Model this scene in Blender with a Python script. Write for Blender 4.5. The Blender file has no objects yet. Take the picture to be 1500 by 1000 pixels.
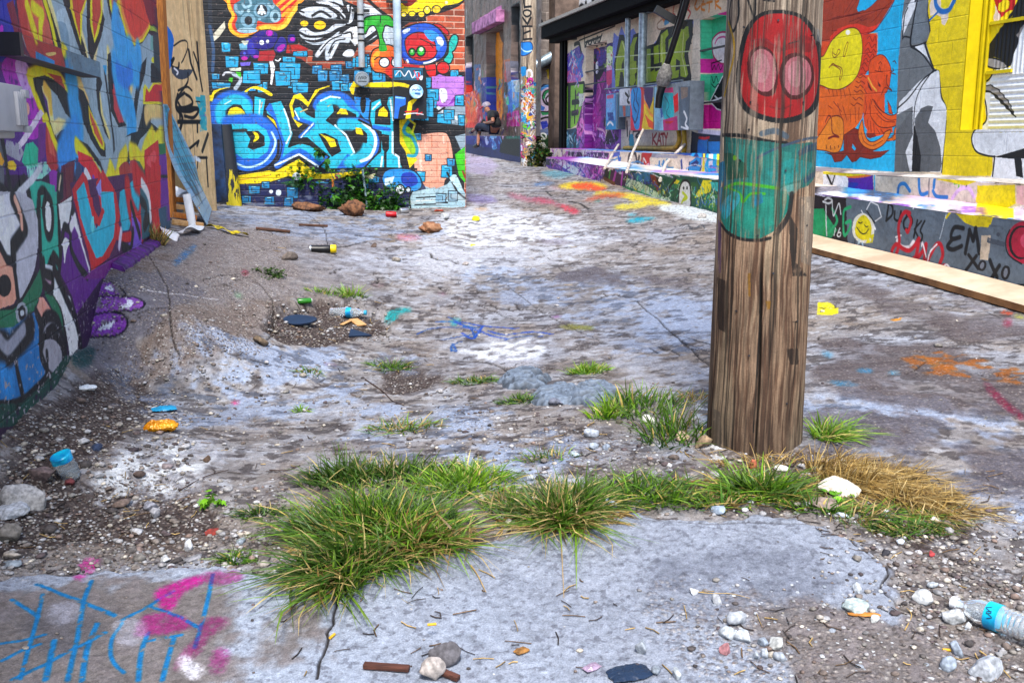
import bpy, bmesh, math, random
import numpy as np
from mathutils import Vector, Matrix, noise as mnoise
rng = np.random.default_rng(7); random.seed(7)
F = 1500.0; PIT = .1912; CAMZ = 1.5
C_, S_ = math.cos(PIT), math.sin(PIT)

# ---------------------------------------------------------------- view rays
def ray(x, y):
    a = (x - 750) / F; b = -(y - 500) / F
    return np.array([a + 0 * b, C_ + b * S_, -S_ + b * C_])
class Plane:
    """vertical plane: base line through the foot point at normal distance d, running along angle ang from +Y"""
    def __init__(s, ang, d):
        s.ang, s.d = ang, d
        s.n = np.array([math.cos(ang), -math.sin(ang)]); s.t = np.array([math.sin(ang), math.cos(ang)])
    def hit(s, x, y):                      # photo point -> (u along wall, z)
        r = ray(np.asarray(x, float), np.asarray(y, float))
        k = s.d / (s.n[0] * r[0] + s.n[1] * r[1])
        return s.t[0] * r[0] * k + s.t[1] * r[1] * k, CAMZ + r[2] * k
    def pos(s, u, z, off=0.0):             # (u,z) + offset towards the camera -> world
        sg = -1 if s.d > 0 else 1
        d = s.d + sg * off
        return np.stack([s.n[0] * d + s.t[0] * u, s.n[1] * d + s.t[1] * u, z + 0 * u], -1)
    def u_at(s, x, y=210): return float(s.hit(x, y)[0])
    def off(s, o):
        q = Plane(s.ang, s.d - (o if s.d > 0 else -o)); q.n, q.t = s.n, s.t; return q
PR = Plane(-.24, 6.11)                      # right wall
PL = Plane(-.176, -1.341)                   # left wall
_r = ray(682., 209.6); _b = .2              # brick wall: right edge 12.3 m away
_p = _r[:2] / _r[1] * 12.3
PB = Plane(_b - math.pi / 2, 0)
PB.n = np.array([-math.sin(_b), math.cos(_b)]); PB.t = np.array([math.cos(_b), math.sin(_b)]); PB.d = float(PB.n @ _p)
PX = Plane(0, 0); PX.n = np.array([-math.sin(_b), math.cos(_b)]); PX.t = np.array([math.cos(_b), math.sin(_b)])
PX.d = float(PX.n @ (ray(790., 209.)[:2] / ray(790., 209.)[1] * 23.8))   # far block wall facing the camera
_q = ray(786., 209.)[:2] / ray(786., 209.)[1] * 23.6
PF = Plane(-.24, 0); PF.d = float(PF.n @ _q)                              # far facade
PB2 = PR.off(1.34); PU2 = PR.off(.62)       # bench fronts

# ---------------------------------------------------------------- ground heights (thin plate spline)
_ctl = []
def _c(plane, x, y):
    u, z = plane.hit(x, y); p = plane.pos(u, z); _ctl.append((p[0], p[1], float(z)))
for x, y in ((1203, 358), (1350, 395), (1500, 436), (1056, 314), (930, 281), (800, 246)): _c(PB2, x, y)
for x, y in ((240, 340), (205, 365), (150, 412), (112, 505), (85, 562), (0, 642)): _c(PL, x, y)
for x, y in ((345, 300), (500, 306), (682, 303)): _c(PB, x, y)
def _g(x, y, z):
    r = ray(x, y); k = (z - CAMZ) / r[2]; _ctl.append((r[0] * k, r[1] * k, z))
_g(1120, 668, .25); _g(774, 243, 1.06); _g(715, 216, 1.37); _g(750, 1000, .03); _g(0, 1000, .03); _g(1500, 1000, .05)
_g(330, 560, .20); _g(190, 560, .22); _g(290, 640, .16); _g(60, 740, .14); _g(600, 640, .17); _g(450, 850, .10)
_g(250, 470, .50); _g(150, 520, .34); _g(340, 470, .40); _g(440, 440, .40); _g(300, 370, .66); _g(450, 500, .27)
_ctl += [(-9, 0, .1), (9, 0, .3), (0, -5, -.2), (0, 60, 2.2), (-12, 40, 1.6), (12, 14, 1.1), (-14, 12, .8)]
_ctl = np.array(_ctl)
def _U(d2): return np.where(d2 > 0, .5 * d2 * np.log(np.maximum(d2, 1e-12)), 0)
def _tps():
    P = _ctl[:, :2]; n = len(P)
    K = _U(((P[:, None] - P[None]) ** 2).sum(-1)) + np.eye(n) * .02
    A = np.zeros((n + 3, n + 3)); A[:n, :n] = K; A[:n, n] = 1; A[:n, n + 1:] = P; A[n, :n] = 1; A[n + 1:, :n] = P.T
    return np.linalg.solve(A, np.r_[_ctl[:, 2], 0, 0, 0])
_w = _tps()
def gz_exact(X, Y):
    X = np.asarray(X, float); Y = np.asarray(Y, float)
    Xc = np.clip(X, -16, 16); Yc = np.clip(Y, -6, 62)
    z = _w[-3] + _w[-2] * Xc + _w[-1] * Yc
    for (a, b, _), w in zip(_ctl, _w): z = z + w * _U((Xc - a) ** 2 + (Yc - b) ** 2)
    return z
_GX, _GY = np.arange(-16, 16.01, .1), np.arange(-6, 62.01, .1)
_GT = gz_exact(*np.meshgrid(_GX, _GY))
def gz(X, Y):                               # fast bilinear look-up of the same surface
    fx = np.clip((np.asarray(X, float) + 16) / .1, 0, len(_GX) - 1.001); fy = np.clip((np.asarray(Y, float) + 6) / .1, 0, len(_GY) - 1.001)
    i = fx.astype(int); j = fy.astype(int); fx = fx - i; fy = fy - j
    return (_GT[j, i] * (1 - fx) + _GT[j, i + 1] * fx) * (1 - fy) + (_GT[j + 1, i] * (1 - fx) + _GT[j + 1, i + 1] * fx) * fy
def gpt(x, y):                              # photo point -> world point on the ground
    x = np.asarray(x, float); y = np.asarray(y, float)
    r = ray(x, y); lo = np.full(x.shape, .5); hi = np.full(x.shape, 45.)
    ts = 1 / np.linspace(1 / 1.5, 1 / 45., 160)
    if x.ndim == 0:
        T = r[:, None] * ts; b = CAMZ + T[2] < gz(T[0], T[1]); k = int(np.argmax(b)) if b.any() else 159; lo, hi = (ts[k - 1] if k else 1.), ts[k]
        for _ in range(3):
            q = np.linspace(lo, hi, 12); b = CAMZ + r[2] * q < gz(r[0] * q, r[1] * q); k = int(np.argmax(b)) if b.any() else 11; lo, hi = q[max(k - 1, 0)], q[k]
        return np.array([r[0] * hi, r[1] * hi, CAMZ + r[2] * hi])
    hit = np.full(x.shape, 45.); lo = hit.copy(); done = np.zeros(x.shape, bool); prev = 1.
    for t in ts:
        u = (CAMZ + r[2] * t < gz(r[0] * t, r[1] * t)) & ~done
        lo = np.where(u, prev, lo); hit = np.where(u, t, hit); done |= u; prev = t
    hi = hit
    for _ in range(16):
        m = (lo + hi) / 2; u = CAMZ + r[2] * m < gz(r[0] * m, r[1] * m)
        hi = np.where(u, m, hi); lo = np.where(u, lo, m)
    return np.stack([r[0] * hi, r[1] * hi, CAMZ + r[2] * hi], -1)
# ---------------------------------------------------------------- noise on arrays
def _h(ix, iy, s):
    v = (ix.astype(np.int64) * 374761393 + iy.astype(np.int64) * 668265263 + s * 974634777) & 0x7fffffff
    v = ((v ^ (v >> 13)) * 1274126177) & 0x7fffffff
    return ((v ^ (v >> 16)) & 0xffff) / 65535.
def vn(x, y, s=0):
    ix = np.floor(x); iy = np.floor(y); fx = x - ix; fy = y - iy
    fx = fx * fx * (3 - 2 * fx); fy = fy * fy * (3 - 2 * fy)
    return (_h(ix, iy, s) * (1 - fx) + _h(ix + 1, iy, s) * fx) * (1 - fy) + (_h(ix, iy + 1, s) * (1 - fx) + _h(ix + 1, iy + 1, s) * fx) * fy
def fbm(x, y, o=4, s=0):
    r = 0; a = .5; t = 0
    for i in range(o):
        r = r + a * vn(x, y, s + i * 17); t += a; a *= .5; x = x * 2.03 + 3.1; y = y * 2.03 + 1.7
    return r / t
def ss(a, b, x):
    t = np.clip((x - a) / (b - a), 0, 1); return t * t * (3 - 2 * t)
def lin(c):
    c = np.asarray(c, float); return np.where(c <= .04045, c / 12.92, ((c + .055) / 1.055) ** 2.4)
NAMED = dict(k='#0d1219', w='#e6eaee', y='#f0d400', c='#19b4d2', b='#1463cf', r='#c4161c', g='#1f9a2e', o='#ee8a10', p='#7a1a9a',
             m='#d2209a', s='#eea590', e='#8a99a5', d='#5a6068', n='#0e2a8a', t='#e6cfae', q='#1c9fd0', l='#9cc81c', a='#a8c4d8', v='#5c3ec0', z='#12b89c', f='#e2431c', j='#8a1c10', x='#d8b890')
def hexc(s):
    s = NAMED.get(s, s).lstrip('#')
    if len(s) == 3: s = ''.join(ch * 2 for ch in s)
    return np.array([int(s[i:i + 2], 16) / 255 for i in (0, 2, 4)])
def catmull(P, closed, n=7):
    P = np.asarray(P, float); N = len(P)
    if N < 3: return P
    out = []
    for i in range(N if closed else N - 1):
        g = lambda k: P[k % N] if closed else P[min(max(k, 0), N - 1)]
        a, b, c, d = g(i - 1), g(i), g(i + 1), g(i + 2)
        for j in range(n):
            t = j / n
            out.append(.5 * (2 * b + (c - a) * t + (2 * a - 5 * b + 4 * c - d) * t * t + (-a + 3 * b - 3 * c + d) * t ** 3))
    if not closed: out.append(P[-1])
    return np.array(out)

class Canvas:
    """a dense sheet of wall or floor that takes paint per vertex; O origin, A and B unit axes, us and vs grid coordinates in metres"""
    def __init__(s, O, A, B, us, vs, base='e', clip=None):
        s.O, s.A, s.B = [np.asarray(q, float) for q in (O, A, B)]; s.N = np.cross(s.A, s.B)
        if s.N @ (np.array([0, 0, CAMZ]) - s.O) < 0: s.N = -s.N
        s.us, s.vs = np.asarray(us, float), np.asarray(vs, float)
        s.MU, s.MV = np.meshgrid(s.us, s.vs); s.init(base); s.clip = clip
    def init(s, base):
        s.col = np.empty(s.MU.shape + (3,)); s.col[:] = hexc(base) if isinstance(base, str) else base
        s.cov = np.zeros(s.MU.shape); s.disp = np.zeros(s.MU.shape); s.aux = np.zeros(s.MU.shape)
    def hit(s, xy):                                  # photo points -> param and metric points
        xy = np.atleast_2d(xy).astype(float); r = ray(xy[:, 0], xy[:, 1]).T
        k = (s.N @ (s.O - np.array([0, 0, CAMZ]))) / (r @ s.N)
        k = np.where((k > 0) & (k < 90), k, np.nan)
        P = r * k[:, None] + np.array([0, 0, CAMZ]) - s.O
        q = np.stack([P @ s.A, P @ s.B], 1); return q, q
    def mpp(s, xy):
        x, y = np.mean(np.atleast_2d(xy), 0); q, m = s.hit([(x, y), (x + .7, y), (x, y + .7)])
        return max(np.linalg.norm(m[2] - m[0]), np.linalg.norm(m[1] - m[0]) * .6) / .7 * .95
    def blend(s, sl, al, c, z=1.):
        if s.clip is not None: al = al * s.clip[sl]
        if not np.any(al > 0): return
        s.col[sl] = s.col[sl] * (1 - al[..., None]) + c * al[..., None]; s.cov[sl] = np.maximum(s.cov[sl], al)
    def fill(s, par, c, a=1., fz=0, feather=0):
        u0, u1, v0, v1 = par[:, 0].min(), par[:, 0].max(), par[:, 1].min(), par[:, 1].max()
        i0, i1 = np.searchsorted(s.us, u0), np.searchsorted(s.us, u1); j0, j1 = np.searchsorted(s.vs, v0), np.searchsorted(s.vs, v1)
        if i1 <= i0 or j1 <= j0: return
        i0, j0 = max(i0 - feather, 0), max(j0 - feather, 0); i1, j1 = min(i1 + feather, len(s.us)), min(j1 + feather, len(s.vs))
        al = np.zeros((j1 - j0, i1 - i0)); us = s.us[i0:i1]; q = np.roll(par, -1, 0)
        for j in range(j0, j1):
            v = s.vs[j]; m = (par[:, 1] <= v) != (q[:, 1] <= v)
            if not m.any(): continue
            xs = np.sort(par[m, 0] + (v - par[m, 1]) / (q[m, 1] - par[m, 1]) * (q[m, 0] - par[m, 0]))
            al[j - j0] = (np.searchsorted(xs, us) % 2)
        sl = (slice(j0, j1), slice(i0, i1))
        for _ in range(feather): al[1:-1] = (al[:-2] + 2 * al[1:-1] + al[2:]) / 4; al[:, 1:-1] = (al[:, :-2] + 2 * al[:, 1:-1] + al[:, 2:]) / 4
        if feather: al = ss(.08, .95, al * (.3 + 1.35 * fbm(s.MU[sl] * 150, s.MV[sl] * 150, 2, 8)))
        if fz: al = al * ss(.5 - fz, .5 + fz * .2, fbm(s.MU[sl] * 30, s.MV[sl] * 30, 3, 5) + .12)
        s.blend(sl, al * a, c)
    def stroke(s, par, met, w, c, a=1., soft=.15, fz=0):
        h = w / 2 + w * soft
        i0, i1 = np.searchsorted(s.us, par[:, 0].min() - s.pu(h)), np.searchsorted(s.us, par[:, 0].max() + s.pu(h))
        j0, j1 = np.searchsorted(s.vs, par[:, 1].min() - h * 1.3), np.searchsorted(s.vs, par[:, 1].max() + h * 1.3)
        if i1 <= i0 or j1 <= j0: return
        D = np.full((j1 - j0, i1 - i0), 1e9)
        for k in range(len(met) - 1):
            p0, p1 = par[k], par[k + 1]; a0, a1 = met[k], met[k + 1]
            ia, ib = np.searchsorted(s.us, min(p0[0], p1[0]) - s.pu(h)), np.searchsorted(s.us, max(p0[0], p1[0]) + s.pu(h))
            ja, jb = np.searchsorted(s.vs, min(p0[1], p1[1]) - h * 1.3), np.searchsorted(s.vs, max(p0[1], p1[1]) + h * 1.3)
            ia, ib, ja, jb = max(ia, i0), min(ib, i1), max(ja, j0), min(jb, j1)
            if ib <= ia or jb <= ja: continue
            X = s.MU[ja:jb, ia:ib] - a0[0]; Y = s.MV[ja:jb, ia:ib] - a0[1]; dx, dy = a1 - a0; L = dx * dx + dy * dy + 1e-12
            t = np.clip((X * dx + Y * dy) / L, 0, 1); d = np.hypot(X - t * dx, Y - t * dy)
            V = D[ja - j0:jb - j0, ia - i0:ib - i0]; np.minimum(V, d, out=V)
        sl = (slice(j0, j1), slice(i0, i1)); al = 1 - ss(w / 2 - w * soft, w / 2 + w * soft, D)
        if fz: al = al * ss(.5 - fz, .5 + fz * .2, fbm(s.MU[sl] * 40, s.MV[sl] * 40, 3, 9) + .12)
        s.blend(sl, al * a, c)
    def pu(s, h): return h * 1.1
    def build(s, name, mat, parent=None, keep=None):
        P = s.O + s.MU[..., None] * s.A + s.MV[..., None] * s.B + s.disp[..., None] * s.N
        return sheet(name, P, lin(s.col), s.cov, s.aux, mat, parent, keep)
def sheet(name, P, col, cov, aux, mat, parent=None, keep=None):
    nv, nu = P.shape[:2]; me = bpy.data.meshes.new(name)
    idx = np.arange(nv * nu).reshape(nv, nu)
    f = np.stack([idx[:-1, :-1], idx[:-1, 1:], idx[1:, 1:], idx[1:, :-1]], -1)
    if keep is not None: f = f[keep[:-1, :-1]]
    f = f.reshape(-1, 4).astype(np.int32)
    me.vertices.add(nv * nu); me.vertices.foreach_set('co', P.astype(np.float32).ravel())
    me.loops.add(f.size); me.loops.foreach_set('vertex_index', f.ravel())
    me.polygons.add(len(f)); me.polygons.foreach_set('loop_start', np.arange(0, f.size, 4, dtype=np.int32))
    me.update(); me.shade_smooth()
    a = me.color_attributes.new('Col', 'FLOAT_COLOR', 'POINT')
    a.data.foreach_set('color', np.concatenate([col, np.ones(col.shape[:2] + (1,))], -1).astype(np.float32).ravel())
    for nm, arr in (('cov', cov), ('aux', aux)):
        t = me.attributes.new(nm, 'FLOAT', 'POINT'); t.data.foreach_set('value', arr.astype(np.float32).ravel())
    me.materials.append(mat); return link(name, me, parent)
def link(name, me, parent=None):
    o = bpy.data.objects.new(name, me); bpy.context.scene.collection.objects.link(o)
    if parent is not None: o.parent = parent; o.matrix_parent_inverse = parent_inv(parent)
    return o
def world(p):
    m = Matrix.LocRotScale(p.location, p.rotation_euler, p.scale)
    return world(p.parent) @ p.matrix_parent_inverse @ m if p.parent else m
def parent_inv(p): return world(p).inverted()

def paint(cvs, text):
    """one line per shape: kind colour [w# width px] [a# alpha] [f# fuzz] [k# outline px] points; '@ x y s' sets the origin and scale of the coordinates"""
    ox, oy, sc = 0., 0., 1.
    for ln in text.strip().splitlines():
        ln = ln.split('//')[0].strip()
        if not ln: continue
        tk = ln.split(); kd = tk[0]
        if kd == '@': ox, oy, sc = map(float, tk[1:4]); continue
        c = hexc(tk[1]); w, a, fz, kk, kc, sf, fe = 2., 1., 0., 0., hexc('k'), .15, 0; pts = []
        for t in tk[2:]:
            if ',' in t and t[0] in '-.0123456789': pts.append([float(v) for v in t.split(',')])
            elif t[0] == 'w': w = float(t[1:])
            elif t[0] == 'a': a = float(t[1:])
            elif t[0] == 'f': fz = float(t[1:])
            elif t[0] == 's': sf = float(t[1:])
            elif t[0] == 'h': fe = int(t[1:])
            elif t[0] == 'K': kc = hexc(t[1:])
            elif t[0] == 'k': kk = float(t[1:])
        pts = np.array(pts); T = lambda p: np.asarray(p) / sc + [ox, oy]
        closed = kd in 'PBERQ'
        if kd == 'E':
            th = np.linspace(0, 2 * math.pi, 29)[:-1]; r = math.radians(pts[2][0]) if len(pts) > 2 else 0
            e = np.stack([np.cos(th) * pts[1][0], np.sin(th) * pts[1][1]], 1)
            pp = pts[0] + np.stack([e[:, 0] * math.cos(r) - e[:, 1] * math.sin(r), e[:, 0] * math.sin(r) + e[:, 1] * math.cos(r)], 1)
        elif kd in 'RQ':
            (x0, y0), (x1, y1) = pts[:2]; pp = np.array([(x0, y0), (x1, y0), (x1, y1), (x0, y1)])
            if kd == 'Q': pp = pp + np.array([[.03, .02], [-.02, -.03], [.02, .02], [-.03, -.02]]) * (x1 - x0) * (1 if (x0 + y0) % 2 else -1); kk = kk or 1.3
        elif kd in 'BC': pp = catmull(pts, closed)
        else: pp = pts
        pp = T(pp)
        for cv in cvs:
            par, met = cv.hit(pp)
            if np.isnan(par).any(): continue
            mp = cv.mpp(pp)
            if not np.isfinite(mp): continue
            if kd in 'LC': cv.stroke(par, met, w * mp, c, a, sf, fz)
            else:
                cv.fill(par, c, a, fz, fe)
                if kk:
                    q = np.vstack([par, par[:1]]); m = np.vstack([met, met[:1]]); cv.stroke(q, m, kk * mp, kc, 1, .15, 0)
            if kd == 'Q':
                g = lambda L: cv.hit(T([(x0 + (x1 - x0) * i, y0 + (y1 - y0) * j) for i, j in L]))
                L = [(.3, .28), (.72, .28), (.72, .72)] if (x0 * 3 + y0) % 3 else [(.28, .3), (.28, .72), (.7, .74)]
                pr, mt = g(L); cv.stroke(pr, mt, 1.1 * mp, hexc('k'), 1, .15)
                pr, mt = g([(.3, .14), (.62, .14)]); cv.stroke(pr, mt, .9 * mp, hexc('#9fe0f2'), 1, .2)

def vwall(plane, us, zs, base, clip=None):
    O = plane.pos(0., 0.); A = np.array([plane.t[0], plane.t[1], 0]); return Canvas(O, A, (0, 0, 1), us, zs, base, clip)
def relief_courses(cv, h, L, ph, gw, depth, seed, rough=.0015, upto=1e9, u0=0):
    """mortar grooves of a running bond cut into the sheet; returns groove mask, brick id noise"""
    k = np.floor((cv.MV - ph) / h); fv = (cv.MV - ph) - k * h
    uu = cv.MU - u0 + np.where(k % 2 > 0, L / 2, 0); i = np.floor(uu / L); fu = uu - i * L
    g = np.maximum(1 - ss(gw * .3, gw * .75, np.minimum(fv, h - fv)), (1 - ss(gw * .3, gw * .75, np.minimum(fu, L - fu))) * .8)
    g = g * (.75 + .5 * fbm(cv.MU * 9, cv.MV * 9, 3, seed)); rid = _h(i, k, seed)
    cv.disp -= depth * g; cv.disp += (rid - .5) * depth * .35 + (fbm(cv.MU * 22, cv.MV * 22, 3, seed + 3) - .5) * rough * 2
    return g, rid
def grime(cv, amt, seed, sc=7.):
    n = fbm(cv.MU * sc, cv.MV * sc, 5, seed); m = fbm(cv.MU * sc * 9, cv.MV * sc * 9, 3, seed + 1)
    cv.col *= (1 - amt * ss(.35, .75, n) * .6 - amt * .5 * ss(.5, .8, m))[..., None]
def speck(cv, c, amt, seed, sc=60., lo=None):
    m = ss(1 - amt, 1 - amt + .05, fbm(cv.MU * sc, cv.MV * sc, 3, seed)) * (.9 if lo is None else ss(lo, lo - .5, cv.MV))
    cv.col = cv.col * (1 - m[..., None]) + hexc(c) * m[..., None]

# ---------------------------------------------------------------- materials
MATS = {}
def newmat(name):
    m = bpy.data.materials.new(name); m.use_nodes = True; nt = m.node_tree; b = nt.nodes['Principled BSDF']; return m, nt, b
def nd(nt, t, **kw):
    n = nt.nodes.new(t)
    for k, v in kw.items():
        if k.startswith('_'): setattr(n, k[1:], v)
        else: n.inputs[k.replace('__', ' ')].default_value = v
    return n
def paintmat(name, rough=.6, bump=.3, bscale=120, grain=.18, dist=.004):
    m, nt, b = newmat(name); L = nt.links.new
    a = nd(nt, 'ShaderNodeAttribute', _attribute_name='Col'); g = nd(nt, 'ShaderNodeNewGeometry')
    n1 = nd(nt, 'ShaderNodeTexNoise', Scale=bscale, Detail=3.); L(g.outputs['Position'], n1.inputs['Vector'])
    n2 = nd(nt, 'ShaderNodeTexNoise', Scale=bscale * .12, Detail=4.); L(g.outputs['Position'], n2.inputs['Vector'])
    mr = nd(nt, 'ShaderNodeMapRange'); mr.inputs['From Min'].default_value = .3; mr.inputs['From Max'].default_value = .7
    mr.inputs['To Min'].default_value = 1 - grain; mr.inputs['To Max'].default_value = 1 + grain * .35; L(n1.outputs['Fac'], mr.inputs['Value'])
    mr2 = nd(nt, 'ShaderNodeMapRange'); mr2.inputs['From Min'].default_value = .35; mr2.inputs['From Max'].default_value = .7
    mr2.inputs['To Min'].default_value = 1 - grain * .8; mr2.inputs['To Max'].default_value = 1.04; L(n2.outputs['Fac'], mr2.inputs['Value'])
    mm = nd(nt, 'ShaderNodeMath', _operation='MULTIPLY'); L(mr.outputs[0], mm.inputs[0]); L(mr2.outputs[0], mm.inputs[1])
    vm = nd(nt, 'ShaderNodeVectorMath', _operation='SCALE'); L(a.outputs['Color'], vm.inputs[0]); L(mm.outputs[0], vm.inputs['Scale'])
    L(vm.outputs[0], b.inputs['Base Color']); b.inputs['Roughness'].default_value = rough; b.inputs['Specular IOR Level'].default_value = .35
    bp = nd(nt, 'ShaderNodeBump', Strength=bump, Distance=dist); L(n1.outputs['Fac'], bp.inputs['Height']); L(bp.outputs[0], b.inputs['Normal'])
    return m
def plain(name, col, rough=.6, metal=0., var=.15, scale=20, bump=.15, col2=None, dist=.003, spec=.4, stretch=None):
    """one-colour material broken up by two scales of noise"""
    if name in MATS: return MATS[name]
    m, nt, b = newmat(name); L = nt.links.new; c = lin(hexc(col)); c2 = lin(hexc(col2)) if col2 else c * (1 - var * 2.2)
    tc = nd(nt, 'ShaderNodeTexCoord'); mp = nd(nt, 'ShaderNodeMapping'); L(tc.outputs['Object'], mp.inputs['Vector'])
    if stretch: mp.inputs['Scale'].default_value = stretch
    n = nd(nt, 'ShaderNodeTexNoise', Scale=scale, Detail=5., Roughness=.62); L(mp.outputs[0], n.inputs['Vector'])
    cr = nd(nt, 'ShaderNodeValToRGB'); cr.color_ramp.elements[0].position = .36; cr.color_ramp.elements[1].position = .62
    cr.color_ramp.elements[0].color = (*np.clip(c2, 0, 1), 1); cr.color_ramp.elements[1].color = (*c, 1); L(n.outputs['Fac'], cr.inputs[0]); L(cr.outputs[0], b.inputs['Base Color'])
    b.inputs['Roughness'].default_value = rough; b.inputs['Metallic'].default_value = metal; b.inputs['Specular IOR Level'].default_value = spec
    bp = nd(nt, 'ShaderNodeBump', Strength=bump, Distance=dist); L(n.outputs['Fac'], bp.inputs['Height']); L(bp.outputs[0], b.inputs['Normal'])
    MATS[name] = m; return m

# ---------------------------------------------------------------- mesh building
class MB:
    def __init__(s): s.v, s.f = [], []
    def add(s, V, Fc):
        o = len(s.v); s.v += [tuple(p) for p in V]; s.f += [tuple(i + o for i in q) for q in Fc]; return s
    def box(s, c, size, R=None, bev=0):
        hx, hy, hz = [q / 2 for q in size]; R = R or Matrix.Identity(3); c = Vector(c)
        if not bev:
            V = [c + R @ Vector((x * hx, y * hy, z * hz)) for x in (-1, 1) for y in (-1, 1) for z in (-1, 1)]
            return s.add(V, [(0, 1, 3, 2), (4, 6, 7, 5), (0, 4, 5, 1), (2, 3, 7, 6), (0, 2, 6, 4), (1, 5, 7, 3)])
        bm = bmesh.new(); bmesh.ops.create_cube(bm, size=1); bmesh.ops.scale(bm, vec=size, verts=bm.verts)
        bmesh.ops.bevel(bm, geom=list(bm.edges), offset=bev, segments=2, affect='EDGES', profile=.6)
        V = [c + R @ v.co for v in bm.verts]; Fc = [[v.index for v in f.verts] for f in bm.faces]; bm.free(); return s.add(V, Fc)
    def tube(s, P, r, n=10, cap=True):
        P = [Vector(p) for p in P]; rr = r if isinstance(r, (list, tuple)) else [r] * len(P); V = []; Fc = []
        up = None
        for i, p in enumerate(P):
            d = (P[min(i + 1, len(P) - 1)] - P[max(i - 1, 0)]).normalized()
            if up is None: up = d.orthogonal().normalized()
            up = (up - d * up.dot(d)).normalized(); sd = d.cross(up)
            V += [p + (up * math.cos(2 * math.pi * k / n) + sd * math.sin(2 * math.pi * k / n)) * rr[i] for k in range(n)]
        for i in range(len(P) - 1):
            for k in range(n): Fc.append((i * n + k, i * n + (k + 1) % n, (i + 1) * n + (k + 1) % n, (i + 1) * n + k))
        if cap: Fc += [tuple(range(n))[::-1], tuple((len(P) - 1) * n + k for k in range(n))]
        return s.add(V, Fc)
    def lathe(s, M, prof, n=24, fn=None):
        V = []; Fc = []
        for (r, z) in prof:
            for k in range(n):
                a = 2 * math.pi * k / n; q = r * (fn(a, z) if fn else 1); V.append(M @ Vector((q * math.cos(a), q * math.sin(a), z)))
        for i in range(len(prof) - 1):
            for k in range(n): Fc.append((i * n + k, i * n + (k + 1) % n, (i + 1) * n + (k + 1) % n, (i + 1) * n + k))
        if prof[0][0] > 1e-5: Fc.append(tuple(range(n))[::-1])
        if prof[-1][0] > 1e-5: Fc.append(tuple((len(prof) - 1) * n + k for k in range(n)))
        return s.add(V, Fc)
    def build(s, name, mat, parent=None, smooth=True):
        me = bpy.data.meshes.new(name); me.from_pydata([tuple(v) for v in s.v], [], s.f); me.materials.append(mat)
        if smooth: me.shade_smooth(); me.set_sharp_from_angle(angle=math.radians(38))
        return link(name, me, parent)
def tag(o, label=None, cat=None, group=None, kind=None):
    for k, v in (('label', label), ('category', cat), ('group', group), ('kind', kind)):
        if v: o[k] = v
    return o
def empty(name, loc, label, cat, group=None, rz=0):
    o = bpy.data.objects.new(name, None); o.location = loc; o.rotation_euler = (0, 0, rz); o.empty_display_size = .1
    bpy.context.scene.collection.objects.link(o); return tag(o, label, cat, group)
def W(cv_or_plane, x, y, off=0.):           # photo point on a vertical plane -> world, pushed off towards the camera
    u, z = cv_or_plane.hit(x, y); return Vector(cv_or_plane.pos(u, z, off))
def gv(x, y, dz=0.):
    p = gpt(x, y); return Vector((float(p[0]), float(p[1]), float(p[2]) + dz))
def on(X, Y, dz=0.): return Vector((X, Y, float(gz(X, Y)) + dz))
PM = paintmat('painted_block', .55, .75, 170, .22, .0035)
PM2 = paintmat('painted_brick', .6, .5, 220, .2, .003)
def lsp(a, b, n): return np.linspace(a, b, n)
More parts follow.
